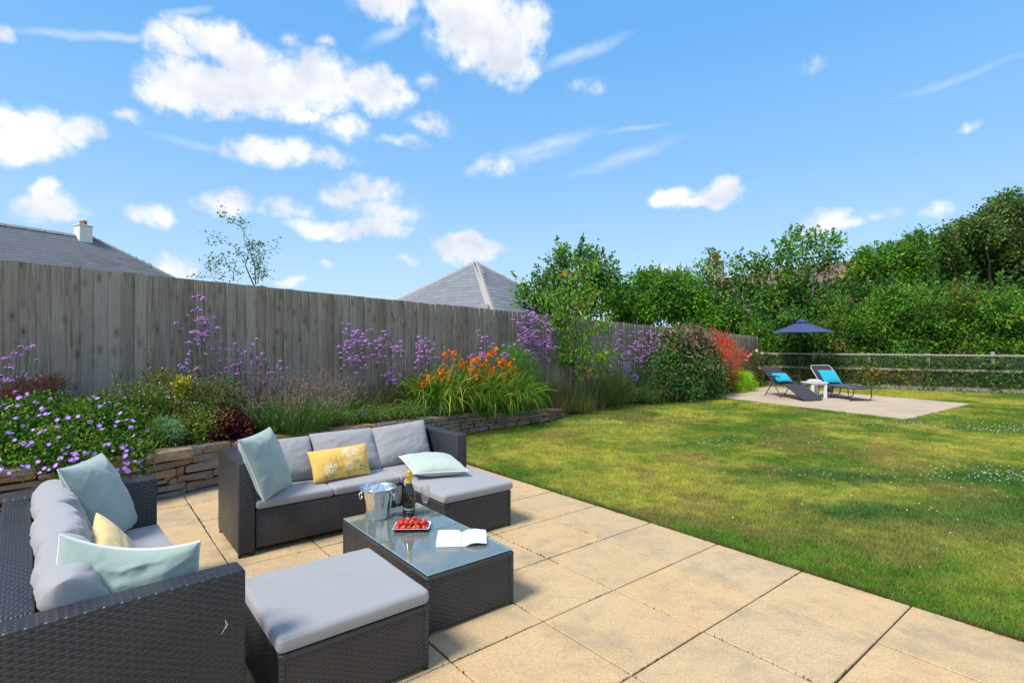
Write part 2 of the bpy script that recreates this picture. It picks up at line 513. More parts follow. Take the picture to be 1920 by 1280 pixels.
def mat_yellow():
    t = NT('yellow_embroidered_cloth')
    uv = t.n('UVMap').outputs[0]
    base = t.mix(t.noise(t.obj(), 8, 3), (.70, .42, .08), (.80, .52, .15))
    c = base
    def spot(u, v, ru, rv, col, thr, scale, acc):
        m = t.n('Mapping', vector_type='TEXTURE'); m.inputs['Location'].default_value = (u, v, 0); m.inputs['Scale'].default_value = (ru, rv, 1)
        t.L.new(uv, m.inputs[0])
        ln = t.n('VectorMath', operation='LENGTH'); t.L.new(m.outputs[0], ln.inputs[0])
        vo = t.n('TexVoronoi'); vo.inputs['Scale'].default_value = scale; t.L.new(uv, vo.inputs['Vector'])
        dots = t.math('LESS_THAN', vo.outputs['Distance'], .42)
        inside = t.math('LESS_THAN', t.math('MULTIPLY_ADD', t.noise(uv, 22, 3), .6, ln.outputs['Value']), thr + .3)
        return t.mix(t.math('MULTIPLY', dots, inside), acc, col)
    G = (.07, .20, .07); G2 = (.16, .30, .06); Wh = (.85, .86, .82); O = (.62, .26, .03)
    for a in [(.38, .46, .14, .26, (.30, .28, .05), .9, 34), (.45, .33, .10, .16, O, .8, 40), (.26, .12, .10, .16, G, 1.0, 30), (.62, .14, .10, .12, G2, 1.0, 30), (.83, .20, .07, .20, G, 1.0, 26),
              (.74, .40, .09, .10, (.22, .42, .24), .9, 36), (.92, .16, .06, .12, G2, .9, 34), (.78, .36, .05, .08, O, .7, 40),
              (.62, .74, .12, .17, Wh, 1.0, 46), (.74, .76, .08, .14, Wh, 1.0, 46), (.29, .34, .10, .14, Wh, 1.0, 46), (.60, .32, .07, .14, Wh, 1.0, 42), (.82, .47, .05, .07, Wh, .9, 40), (.2, .2, .04, .1, Wh, .8, 40)]:
        c = spot(*a, c)
    t.set(color=c, rough=.85, spec=.2, sheen=.2).bump(t.noise(t.obj(), 700, 2), .2, .001)
    return t.m


M_YELLOW = mat_yellow()
M_YPLAIN = mat_fabric('cream_yellow_cloth', (.72, .53, .22), 700, .10)
M_STEEL = simple('polished_steel', (.80, .79, .77), .16, 1)
M_BLACKM = simple('black_powder_coated_metal', (.02, .021, .025), .4)
M_FOOT = simple('black_plastic_foot', (.012, .012, .013), .5)


def mat_thin_glass(name, tint, refl=1.0, pale_mix=0.0, pale_mix_col=(.5, .6, .58)):
    t = NT(name)
    tr = t.n('BsdfTransparent'); tr.inputs[0].default_value = (*tint, 1)
    gl = t.n('BsdfGlossy'); gl.inputs['Roughness'].default_value = .02
    ge = t.n('NewGeometry'); dt = t.n('VectorMath', operation='DOT_PRODUCT')
    t.L.new(ge.outputs['Normal'], dt.inputs[0]); t.L.new(ge.outputs['Incoming'], dt.inputs[1])
    c = t.math('SUBTRACT', 1.0, t.math('ABSOLUTE', dt.outputs['Value']))
    f = t.math('MULTIPLY', t.math('MULTIPLY_ADD', t.math('POWER', c, 5.0), .96, .04), refl, clamp=True)
    base = tr.outputs[0]
    if pale_mix:
        df = t.n('BsdfDiffuse'); df.inputs[0].default_value = (*pale_mix_col, 1)
        m0 = t.n('MixShader'); m0.inputs[0].default_value = pale_mix; t.L.new(base, m0.inputs[1]); t.L.new(df.outputs[0], m0.inputs[2]); base = m0.outputs[0]
    mx = t.n('MixShader'); t.L.new(f, mx.inputs[0]); t.L.new(base, mx.inputs[1]); t.L.new(gl.outputs[0], mx.inputs[2])
    t.L.new(mx.outputs[0], t.N['Material Output'].inputs[0])
    return t.m


M_TGLASS = mat_thin_glass('table_glass', (.84, .93, .91), 1.7, .24, (.42, .46, .44))  # pale diffuse share puts the sky's whitish reflection into the colour
M_GEDGE = simple('glass_edge', (.24, .40, .37), .15)
M_CLEAR = mat_thin_glass('clear_glass', (.95, .96, .96), 1.6, .04, (.8, .85, .85))


def mat_slab():
    t = NT('sandstone_slab')
    p = t.pos(); r = t.rand()
    big = t.noise(p, .9, 5, .6)
    med = t.noise(p, 7, 6, .65)
    fine = t.noise(p, 75, 4, .75)
    speck = t.noise(p, 170, 3, .7)
    c = t.ramp(big, [(.3, (.55, .375, .195)), (.5, (.63, .44, .23)), (.7, (.65, .475, .27))])
    c = t.mix(t.ramp(r, [(0, 0.0), (.4, .1), (1, .55)]), c, (.50, .40, .255))
    c = t.mix(t.ramp(med, [(.50, 0.0), (.68, .38)]), c, (.30, .25, .19))
    c = t.mix(t.ramp(t.noise(p, 2.1, 6, .7), [(.50, 0.0), (.68, .6)]), c, (.27, .225, .17))
    c = t.mix(t.ramp(t.noise(p, 24, 5, .75), [(.56, 0.0), (.70, .55)]), c, (.34, .25, .15))
    c = t.mix(t.ramp(fine, [(.42, 0.0), (.72, .62)]), c, (.30, .20, .10))
    c = t.mix(t.ramp(speck, [(.56, 0.0), (.70, .65)]), c, (.18, .13, .08))
    t.set(color=c, rough=.9, spec=.2)
    h = t.math('ADD', t.math('MULTIPLY', fine, .6), t.math('ADD', t.math('MULTIPLY', med, 1.2), t.math('MULTIPLY', t.noise(p, 18, 5, .6, 1.2, (1, 3.0, 1)), 1.2)))
    t.bump(h, .45, .006)
    return t.m


M_SLAB = mat_slab()
M_PALESLAB = None


def mat_pale_slab():
    t = NT('pale_paving')
    p = t.pos()
    c = t.ramp(t.noise(p, 1.2, 5, .6), [(.3, (.40, .31, .22)), (.7, (.54, .44, .32))])
    c = t.mix(t.ramp(t.rand(), [(0, 0.0), (1, .5)]), c, (.44, .36, .26))
    c = t.mix(t.ramp(t.noise(p, 40, 4, .6), [(.5, 0.0), (.75, .4)]), c, (.25, .2, .15))
    t.set(color=c, rough=.9, spec=.2).bump(t.noise(p, 60, 4, .6), .3, .004)
    return t.m


M_PALESLAB = mat_pale_slab()


def mat_wood_board():
    t = NT('weathered_fence_board')
    o = t.obj(); r = t.rand()
    p = t.pos()
    off = t.n('CombineXYZ'); t.L.new(t.math('MULTIPLY', r, 37.0), off.inputs[0]); t.L.new(t.math('MULTIPLY', r, 91.0), off.inputs[2])
    v = t.n('VectorMath', operation='ADD'); t.L.new(p, v.inputs[0]); t.L.new(off.outputs[0], v.inputs[1]); v = v.outputs[0]
    # knots: distort the grain round them
    vk = t.n('Mapping'); vk.inputs['Scale'].default_value = (9, 9, 4.2); t.L.new(v, vk.inputs[0])
    vo = t.n('TexVoronoi'); vo.inputs['Scale'].default_value = 1.0; vo.inputs['Randomness'].default_value = 1.0; t.L.new(vk.outputs[0], vo.inputs['Vector'])
    kd = vo.outputs['Distance']
    knot = t.ramp(kd, [(0.05, 1.0), (.13, 0.0)])
    ring = t.ramp(kd, [(.12, .8), (.36, 0.0)])
    grain = t.noise(v, 60, 5, .6, 0.6, (1, 1, .035))
    grain2 = t.noise(v, 14, 4, .6, 0.8, (1, 1, .08))
    c = t.ramp(grain, [(.32, (.13, .108, .085)), (.5, (.31, .27, .222)), (.7, (.49, .44, .375))])
    c = t.mix(t.ramp(grain2, [(.35, 0.0), (.7, .6)]), c, (.27, .215, .155))
    c = t.mix(t.ramp(r, [(0, 0.0), (.55, .0), (1, .6)]), c, (.16, .14, .115))
    r2 = t.math('FRACT', t.math('MULTIPLY', r, 7.31))
    c = t.mix(t.ramp(r2, [(.5, 0.0), (1, .38)]), c, (.52, .49, .44))
    r3 = t.math('FRACT', t.math('MULTIPLY', r, 23.7))
    c = t.mix(t.ramp(r3, [(.7, 0.0), (1, .55)]), c, (.26, .19, .13))
    c = t.mix(t.ramp(t.noise(v, 1.6, 3, .6), [(.45, 0.0), (.7, .35)]), c, (.40, .34, .26))
    c = t.mix(t.math('MULTIPLY', ring, .55), c, (.10, .08, .06))
    c = t.mix(t.math('MULTIPLY', knot, t.noise(v, 5, 2), clamp=True), c, (.025, .018, .013))
    t.set(color=c, rough=.88, spec=.2)
    t.bump(t.math('SUBTRACT', grain, t.math('MULTIPLY', knot, .6)), .5, .004)
    return t.m


M_BOARD = mat_wood_board()


def mat_stone():
    t = NT('slate_stone')
    r = t.rand(); o = t.obj(); p = t.pos()
    c = t.ramp(r, [(0, (.17, .165, .16)), (.2, (.26, .25, .235)), (.36, (.22, .16, .11)), (.5, (.36, .27, .17)), (.62, (.32, .30, .265)), (.75, (.45, .26, .10)), (.88, (.20, .15, .12)), (1, (.42, .30, .15))])
    n = t.noise(p, 9, 6, .65, .8, (1, 1, 3))
    c = t.mix(t.ramp(n, [(.35, 0.0), (.7, .75)]), c, (.10, .085, .075))
    c = t.mix(t.ramp(t.noise(p, 5, 4, .6, .5, (1, 1, 2)), [(.54, 0.0), (.66, .6)]), c, (.38, .18, .06))
    c = t.mix(t.ramp(t.noise(p, 30, 4, .6), [(.55, 0.0), (.75, .5)]), c, (.36, .35, .32))
    t.set(color=c, rough=.8, spec=.3)
    t.bump(t.math('ADD', t.noise(p, 25, 6, .7, .4, (1, 1, 3)), t.noise(p, 90, 3, .6)), .55, .012)
    return t.m


M_STONE = mat_stone()
M_SOIL = simple('dark_soil', (.055, .038, .026), .95, var=.4, bump=.5)
M_JOINT = simple('joint_sand', (.055, .042, .028), .95, var=.3)


def mat_slate():
    t = NT('roof_slate')
    r = t.rand(); p = t.pos()
    c = t.ramp(r, [(0, (.105, .112, .125)), (.5, (.12, .128, .142)), (1, (.14, .148, .162))])
    c = t.mix(t.ramp(t.noise(p, 2.5, 5, .6), [(.4, 0.0), (.75, .35)]), c, (.21, .21, .21))
    t.set(color=c, rough=.75, spec=.3).bump(t.noise(p, 30, 4, .6), .2, .006)
    return t.m


M_SLATE = mat_slate()


def mat_slate_light():
    t = NT('roof_slate_light')
    r = t.rand(); p = t.pos()
    c = t.ramp(r, [(0, (.165, .178, .195)), (.5, (.185, .198, .218)), (1, (.21, .222, .24))])
    t.set(color=c, rough=.75, spec=.3).bump(t.noise(p, 30, 4, .6), .2, .006)
    return t.m


M_SLATE2 = mat_slate_light()
M_MORTARRIDGE = simple('mortar_hip_tile', (.33, .31, .28), .9, var=.25, bump=.3)
M_CLAYTILE = simple('brown_roof_tile', (.17, .105, .08), .9, var=.4, bump=.3)
M_RENDER = simple('white_render', (.72, .71, .67), .9, var=.06)
M_LEAD = simple('lead_flashing', (.25, .27, .29), .6)
M_TERRA = simple('terracotta_pot', (.38, .12, .07), .8, var=.2)
M_STONEP = simple('stone_chimney', (.38, .32, .22), .9, var=.3)
M_ORANGE = simple('orange_ridge_tile', (.42, .21, .08), .85, var=.3)
M_RAIL = simple('silvered_rail_timber', (.30, .27, .22), .9, var=.35, bump=.4)
M_MESHW = simple('galvanised_wire', (.42, .42, .40), .5, .6)
M_WPAINT = simple('white_painted_wood', (.74, .73, .70), .6, var=.08)
M_DRAIN = simple('galvanised_grate', (.33, .34, .35), .45, .7, var=.2)
M_PAGE = simple('paper_page', (.82, .82, .81), .8)

# ------------------------------------------------------------------ ground, lawn, near patio
ground = obj('ground', mesh_np('ground', [(-400, -300, -.12), (400, -300, -.12), (400, 700, -.12), (-400, 700, -.12)], np.array([(0, 1, 2, 3)]), mats=[simple('far_grass', (.12, .17, .04), .95, var=.3)]), kind='structure')

A0, B0, SA, SB = -3.911, 3.668, .595, .580
WALL = [(-6.6, 1.82), (-4.12, 4.30), (-3.30, 5.12), (-3.09, 5.515), (-.70, 8.72), (.80, 10.2), (1.25, 11.2)]


def in_poly(x, y, poly):
    x = np.asarray(x); y = np.asarray(y); r = np.zeros(x.shape, bool)
    for i in range(len(poly)):
        x1, y1 = poly[i]; x2, y2 = poly[i - 1]
        c = ((y1 > y) != (y2 > y)) & (x < (x2 - x1) * (y - y1) / ((y2 - y1) if y2 != y1 else 1e-9) + x1)
        r ^= c
    return r


def xy(v): return (v.x, v.y)


RAIL0, RAIL1 = Vector((10.06, 17.8, 0)), Vector((14.09, 15.6, 0))
RD = (RAIL1 - RAIL0) / 3
BEDEDGE = [(-.80, 8.60), (-.55, 8.85), (.82, 10.1), (1.3, 11.15), (1.75, 11.9), (2.5, 12.55), (3.3, 13.25), (4.3, 14.0), (5.3, 14.75), (6.2, 15.6), (7.2, 16.7), (8.2, 18.2)]
patio_poly = [xy(AB(-7.4, B0)), xy(AB(5.4, B0)), xy(AB(5.4, -4)), (-8, -3), *WALL[:5]]
lawn_poly = [xy(AB(6.5, B0)), xy(AB(-7.35, B0)), *BEDEDGE, xy(RAIL0 - RD * 1.2 + Vector((0, .3, 0))), xy(RAIL0 + RD * 6), (28, 4), (18, -6)]
FPC = Vector((7.6, 10.27, 0)); FPU = Vector((.802, .597, 0)).normalized(); FPV = Vector((-.447, .894, 0)).normalized()
FPW, FPL = 4.2, 5.4
far_poly = [xy(FPC), xy(FPC + FPU * FPW), xy(FPC + FPU * FPW + FPV * FPL), xy(FPC + FPV * FPL)]

pav = obj('patio_paving', mesh_np('patio_base', [(*p, -.045) for p in patio_poly], [np.array([list(range(len(patio_poly)))])], mats=[M_JOINT]), kind='structure')
fill = obj('joint_filling', mesh_np('joint_filling', [(*p, -.013) for p in patio_poly], [np.array([list(range(len(patio_poly)))])], mats=[M_JOINT]), pav)
slab_pool = []
for k in range(6):
    bm = bmesh.new(); bmesh.ops.create_cube(bm, size=1)
    for v in bm.verts: v.co = Vector((v.co.x * (SA - .009), v.co.y * (SB - .009), v.co.z * .038 - .019))
    bmesh.ops.bevel(bm, geom=[e for e in bm.edges if all(v.co.z > -.01 for v in e.verts)], offset=.0035, segments=1, affect='EDGES')
    rr = random.Random(k)
    for v in bm.verts: v.co.x += rr.uniform(-.0012, .0012); v.co.y += rr.uniform(-.0012, .0012)
    me = bpy.data.meshes.new('slab'); bm.to_mesh(me); bm.free(); me.materials.append(M_SLAB); slab_pool.append(me)
for i in range(-7, 16):
    for j in range(0, 13):
        c = AB(A0 + (i + .5) * SA, B0 - (j + .5) * SB)
        if not in_poly([c.x], [c.y], [xy(AB(-7.6, B0)), xy(AB(5.4, B0)), xy(AB(5.4, -5)), (-9, -3), (-6.9, 2.1), (-4.4, 4.6), (-3.6, 5.4), (-3.3, 5.8), (-.9, 9.0)])[0]: continue
        if c.y < -1.2: continue
        o = obj('slab', slab_pool[rnd.randrange(6)], pav, (c.x, c.y, rnd.uniform(-.0012, .0012)), (rnd.uniform(-.001, .001), rnd.uniform(-.001, .001), TH + rnd.choice((0, math.pi)) + rnd.uniform(-.002, .002)))

g = np.random.default_rng(61); n = 15000
ga = np.where(g.random(n) < .5, 1, 0); ia = g.integers(-6, 12, n); ja = g.integers(0, 10, n)
pa = A0 + np.where(ga == 1, ia, g.uniform(-6, 12, n)) * SA + np.where(ga == 1, g.normal(0, .0022, n), 0)
pb_ = B0 - np.where(ga == 1, g.uniform(0, 9, n), ja) * SB - np.where(ga == 0, g.normal(0, .0022, n), 0)
mx, my = pa * EA.x + pb_ * EB.x, pa * EA.y + pb_ * EB.y
kp = (fbm(mx * 2.2, my * 2.2, 0, 14, 3) > .50) & in_poly(mx, my, patio_poly) & (my > .5) & (pb_ < B0 - .01); mx, my = mx[kp], my[kp]; n = len(mx)
hh_ = g.uniform(.004, .018, n); a_ = g.random(n) * 6.28; w_ = g.uniform(.002, .005, n)
V = np.stack([np.stack([mx - np.cos(a_) * w_, my - np.sin(a_) * w_, mx * 0 - .008], 1), np.stack([mx + np.cos(a_) * w_, my + np.sin(a_) * w_, mx * 0 - .008], 1), np.stack([mx + g.normal(0, .003, n), my + g.normal(0, .003, n), hh_ - .004], 1)], 1).reshape(-1, 3)
mc = np.where(g.random((n, 1)) < .5, np.array([[.09, .10, .03]]), np.array([[.10, .07, .04]])) * g.uniform(.6, 1.4, (n, 1))
MOSS = (V, n, mc)

# lawn colours, shared by the sheet and the blades
CLOVER = [(3.55, 6.0, 1.1, .40), (5.45, 5.9, .8, .45), (4.7, 4.5, 1.5, .9), (3.3, 4.75, .9, .35), (6.2, 4.6, 1.2, 1.2), (8.6, 9.1, 1.4, .5), (6.9, 9.5, 1.0, .35), (1.2, 9.9, 1.2, .5), (3.2, 7.9, 1.8, .5)]


def clover_mask(x, y):
    m = np.zeros_like(x); x = x + .6 * (fbm(x * 1.6, y * 1.6, 0, 71, 3) - .5) * 2; y = y + .35 * (fbm(x * 1.9, y * 1.9, 0, 73, 3) - .5) * 2
    for cx, cy, rx, ry in CLOVER[:5]:
        m = np.maximum(m, np.exp(-(((x - cx) / rx) ** 2 + ((y - cy) / ry) ** 2) ** 1.3))
    return m


def lawn_col(x, y):
    n1 = fbm(x * .55, y * .55, 0, 3, 4); n2 = fbm(x * 2.1, y * 2.1, 0, 9, 4, .6); n3 = fbm(x * 9, y * 9, 0, 21, 3, .6)
    st = .5 + .5 * np.sin((x * .55 + y * .83) * 2.2 + n1 * 2)
    # greener to the right and close to the camera, straw coloured in the middle
    dry = np.clip(.50 + (n1 - .5) * 2.9 + (n2 - .5) * 1.9 + .16 * st - .06 - .28 * np.clip((x - 3.0) / 4, 0, 1) * np.clip((9 - y) / 5, 0, 1), 0, 1)
    g = np.array([.09, .21, .014]); yl = np.array([.43, .42, .065]); br = np.array([.30, .22, .075])
    c = g[None] * (1 - dry[:, None]) + yl[None] * dry[:, None]
    b = np.clip((fbm(x * 1.3, y * 1.3, 0, 33, 4, .6) - .56) * 5, 0, .55)
    c = c * (1 - b[:, None]) + br[None] * b[:, None]
    m = clover_mask(x, y) * np.clip((n2 - .15) * 4, 0, 1)
    c = c * (1 - m[:, None] * .95) + np.array([.02, .14, .022])[None] * m[:, None] * .95
    return c * (.62 + .76 * n3[:, None])


def poly_grid(poly, step, zf, z0=None):
    xs = [p[0] for p in poly]; ys = [p[1] for p in poly]
    gx = np.arange(min(xs), max(xs) + step, step); gy = np.arange(min(ys), max(ys) + step, step)
    X, Y = np.meshgrid(gx, gy); idx = np.arange(X.size).reshape(X.shape)
    cx = (X[:-1, :-1] + step / 2).ravel(); cy = (Y[:-1, :-1] + step / 2).ravel()
    keep = in_poly(cx, cy, poly)
    F = np.stack([idx[:-1, :-1].ravel(), idx[:-1, 1:].ravel(), idx[1:, 1:].ravel(), idx[1:, :-1].ravel()], 1)[keep]
    V = np.stack([X.ravel(), Y.ravel(), zf(X.ravel(), Y.ravel())], 1)
    used = np.unique(F); remap = np.zeros(len(V), int); remap[used] = np.arange(len(used))
    return V[used], remap[F]


def lawn_z(x, y): return -.018 + .012 * fbm(x * 1.5, y * 1.5, 0, 5, 3)


lv, lf = poly_grid(lawn_poly, .07, lawn_z)
# trim the sheet neatly along the patio edge
bb = lv[:, 0] * EB.x + lv[:, 1] * EB.y
near = bb < B0
lv[near, 0] += (B0 - bb[near]) * EB.x; lv[near, 1] += (B0 - bb[near]) * EB.y
lawn = obj('lawn', mesh_np('lawn', lv, lf, lawn_col(lv[:, 0], lv[:, 1]) * .8, True, [M_GRASS]), kind='structure')


def grass_blades(name, n, poly, ymin, ymax, h, w, seed, dens=None):
    g = np.random.default_rng(seed)
    xs = [p[0] for p in poly]
    out = []
    tot = 0
    while tot < n:
        k = n * 2
        y = ymin + (ymax - ymin) * g.random(k) ** (1.0 if dens is None else dens); x = (g.random(k) * 2 - 1) * y * 1.08
        m = in_poly(x, y, poly) & ~in_poly(x, y, far_poly)
        p = np.stack([x[m], y[m]], 1); out.append(p); tot += len(p)
    p = np.concatenate(out)[:n]; x, y = p[:, 0], p[:, 1]
    tuft = np.clip(.55 + 1.1 * (fbm(x * 6, y * 6, 0, 51, 3) - .35), .35, 1.4)
    H = h * tuft * (.6 + .8 * g.random(n)) * (1 + .004 * y)
    Wd = w * (.7 + .6 * g.random(n)) * (.7 + y * .055)
    a = g.random(n) * 2 * np.pi; ln = H * (.25 + .9 * g.random(n)); la = g.random(n) * 2 * np.pi
    z = lawn_z(x, y)
    b0 = np.stack([x - np.cos(a) * Wd / 2, y - np.sin(a) * Wd / 2, z], 1); b1 = np.stack([x + np.cos(a) * Wd / 2, y + np.sin(a) * Wd / 2, z], 1)
    tp = np.stack([x + np.cos(la) * ln, y + np.sin(la) * ln, z + H], 1)
    V = np.stack([b0, b1, tp], 1).reshape(-1, 3); F = np.arange(3 * n).reshape(-1, 3)
    c = lawn_col(x, y) * (.75 + .75 * g.random((n, 1))) * np.array([1, 1, 1]) * (1 + .25 * (g.random((n, 3)) - .5))
    straw = g.random(n) < .16
    c[straw] = np.array([.34, .28, .12]) * (.6 + .6 * g.random((straw.sum(), 1)))
    return mesh_np(name, V, F, np.repeat(c, 3, 0), False, [M_GRASS])


bl = obj('lawn_grass', grass_blades('lawn_grass', 620000, lawn_poly, 2.2, 9.0, .030, .0042, 1, .9), kind='stuff')
tag(bl, 'short mown grass of the lawn beside the patio, patchy green and straw', 'grass')
bl2 = obj('lawn_grass', grass_blades('lawn_grass', 330000, lawn_poly, 9.0, 19.5, .034, .006, 2), kind='stuff')
tag(bl2, 'short mown grass of the far lawn towards the rail fence', 'grass')
# longer fringe along the patio edge
g = np.random.default_rng(5); n = 9000
ee = A0 - 3.2 + g.random(n) * 9.5; dd = np.abs(g.normal(0, .014, n)) + .001
ex = ee * EA.x + (B0 + dd) * EB.x; ey = ee * EA.y + (B0 + dd) * EB.y
keep = fbm(ex * 3, ey * 3, 0, 8, 3) + g.random(n) * .5 > .6; ex, ey = ex[keep], ey[keep]; n = len(ex)
H = .052 * (.4 + g.random(n)); a = g.random(n) * 6.28; la = g.random(n) * 6.28
V = np.stack([np.stack([ex - np.cos(a) * .003, ey - np.sin(a) * .003, ex * 0 - .02], 1), np.stack([ex + np.cos(a) * .003, ey + np.sin(a) * .003, ex * 0 - .02], 1), np.stack([ex + np.cos(la) * H * .6 - EB.x * H * .55, ey + np.sin(la) * H * .6 - EB.y * H * .55, H - .01], 1)], 1).reshape(-1, 3)
fr = obj('edge_grass', mesh_np('edge_grass', V, np.arange(3 * n).reshape(-1, 3), np.repeat(np.array([.13, .16, .04]) * (.6 + .9 * g.random((n, 1))), 3, 0), False, [M_GRASS]), kind='stuff')
tag(fr, 'fringe of longer grass along the edge of the patio slabs', 'grass')
mm = obj('joint_moss', mesh_np('joint_moss', MOSS[0], np.arange(3 * MOSS[1]).reshape(-1, 3), np.repeat(MOSS[2], 3, 0), False, [M_GRASS]), kind='stuff')
tag(mm, 'crumbs of moss and dead grass caught in the joints between the slabs', 'moss')
# clover heads
def clover_flowers():
    g = np.random.default_rng(12); P = []
    for (cx, cy, rx, ry), k in zip(CLOVER, (26, 150, 10, 6, 8, 230, 120, 90, 90)):
        P.append(np.stack([cx + g.normal(0, rx * .55, k), cy + g.normal(0, ry * .6, k)], 1))
    P.append(np.stack([g.uniform(1.5, 9, 90), g.uniform(4, 12, 90)], 1))
    P = np.concatenate(P); P = P[in_poly(P[:, 0], P[:, 1], lawn_poly) & ~in_poly(P[:, 0], P[:, 1], far_poly)]
    ic = [(0, 0, 1), (1, 0, 0), (0, 1, 0), (-1, 0, 0), (0, -1, 0), (0, 0, -.6)]
    F = [(0, 1, 2), (0, 2, 3), (0, 3, 4), (0, 4, 1), (5, 2, 1), (5, 3, 2), (5, 4, 3), (5, 1, 4)]
    mb = MB()
    for x, y in P:
        r = g.uniform(.006, .0105); z = .022 + g.uniform(-.006, .012)
        mb.add(np.array(ic) * r + np.array([x, y, z]), np.array(F), np.array([.62, .60, .52]) * g.uniform(.75, 1.1))
    return mb.mesh('clover_flowers', M_PETAL, False, True)


tag(obj('clover_flowers', clover_flowers(), kind='stuff'), 'small white clover flowers dotted over the lawn', 'flowers')

# ------------------------------------------------------------------ far patio
fp = obj('far_patio', mesh_np('far_patio', [(*p, -.004) for p in far_poly], np.array([(0, 1, 2, 3)]), mats=[M_JOINT]), kind='structure')
fang = math.atan2(FPU.y, FPU.x)
sw, sl = FPW / 9, FPL / 9
fme = rbox_mesh('slab', -sl / 2 + .004, sl / 2 - .004, -sw / 2 + .004, sw / 2 - .004, -.04, 0, .003, 1, M_PALESLAB)
for i in range(9):
    for j in range(9):
        p = FPC + FPU * ((i + .5) * sw) + FPV * ((j + .5) * sl)
        obj('slab', fme, fp, (p.x, p.y, .010 + rnd.uniform(-.001, .001)), (0, 0, math.atan2(FPV.y, FPV.x)))

# ------------------------------------------------------------------ board fence
def fence_top(s): return 1.5 + (0.153 - 0.0) * 0 + float(np.interp(s, [-4, 0, 19.2], [2.325 + .034 * 4 - 1.5, 2.325 - 1.5, 1.650 - 1.5]))


fang2 = math.atan2(FD[1], FD[0])
fence = thing('board_fence', 'long weathered grey feather-edge board fence behind the flower border', 'fence', (F0[0], F0[1], 0), fang2)
PB = .122
board_pool = []
for k in range(5):
    rr = random.Random(k); w = PB + .022
    # profile in x (along the fence), y (towards the back is +): thick edge on the left, thin edge on the right
    V = [(0, -.030, 0), (w, -.006, 0), (w, 0, 0), (0, 0, 0), (0, -.030, 1), (w, -.006, 1), (w, 0, 1), (0, 0, 1)]
    V = [(x + (.0015 if z else 0) * rr.uniform(-1, 1), y, z) for x, y, z in V]
    board_pool.append(mesh_np('board', V, np.array([(0, 1, 5, 4), (1, 2, 6, 5), (2, 3, 7, 6), (3, 0, 4, 7), (4, 5, 6, 7), (3, 2, 1, 0)]), mats=[M_BOARD]))
nb = int(19.3 / PB) + 14
for i in range(-14, nb - 14):
    s = i * PB + .012
    zt = fence_top(s) + rnd.uniform(-.004, .004) + (.012 if s > 5.35 * 1 else 0)
    zb = soil_h(s) - .10
    o = obj('board', board_pool[rnd.randrange(5)], fence, (s + rnd.uniform(-.003, .003), rnd.uniform(-.002, .002), zb), (rnd.uniform(-.004, .004), rnd.uniform(-.003, .003), .0 + rnd.uniform(-.014, .014)))
    o.scale = (1, 1, zt - zb)
for i in range(0, 11):
    s = -1.6 + i * 2.1
    rbox('post', (s, s + .1, .07, .17, 0, fence_top(s) - .06), M_RAIL, fence, .004, 1)
for dz in (.3, 1.0, 1.55):
    mb = MB(); s0, s1 = -1.7, 19.3
    z0, z1 = fence_top(s0) - dz, fence_top(s1) - dz * .8
    mb.add(np.array([(s0, .02, z0), (s1, .02, z1), (s1, .065, z1), (s0, .065, z0), (s0, .02, z0 + .08), (s1, .02, z1 + .08), (s1, .065, z1 + .08), (s0, .065, z0 + .08)]), np.array([(0, 1, 5, 4), (1, 2, 6, 5), (2, 3, 7, 6), (3, 0, 4, 7), (4, 5, 6, 7), (3, 2, 1, 0)]))
    obj('rail', mb.mesh('rail', M_RAIL), fence)

# ------------------------------------------------------------------ soil and stone retaining wall
def bed_soil():
    ss = np.arange(-3.5, 19.6, .12); tt = np.linspace(0, 1, 16)
    V = []; 
    wl = WALL + BEDEDGE[4:]
    # distance of the bed edge from the fence as a function of s
    pts = sorted(((p[0] - F0[0]) * FD[0] + (p[1] - F0[1]) * FD[1], (p[0] - F0[0]) * FN[0] + (p[1] - F0[1]) * FN[1]) for p in wl)
    S = [p[0] for p in pts]; Dd = [p[1] for p in pts]
    for s in ss:
        d1 = max(.25, float(np.interp(s, S, Dd)) - (.12 if s < 8.5 else -.02))
        for t in tt:
            d = -.10 + (d1 + .10) * t; x, y = fence_pt(s, d)
            V.append((x, y, 0))
    V = np.array(V); nt_ = len(tt)
    sv = np.repeat(ss, nt_); tv = np.tile(tt, len(ss))
    h = np.array([soil_h(s) for s in sv])
    V[:, 2] = h + .05 * (fbm(V[:, 0] * 3, V[:, 1] * 3, 0, 4, 4) - .4) + np.where(sv > 8.5, -.10 * np.clip((tv - .85) / .15, 0, 1) ** 1, 0)
    idx = np.arange(len(V)).reshape(len(ss), nt_)
    F = np.stack([idx[:-1, :-1].ravel(), idx[1:, :-1].ravel(), idx[1:, 1:].ravel(), idx[:-1, 1:].ravel()], 1)
    return V, F, S, Dd


sV, sF, BS, BD = bed_soil()
soil = obj('flower_bed_soil', mesh_np('flower_bed_soil', sV, sF, None, True, [M_SOIL]), kind='structure')


def bed_depth(s): return float(np.interp(s, BS, BD))


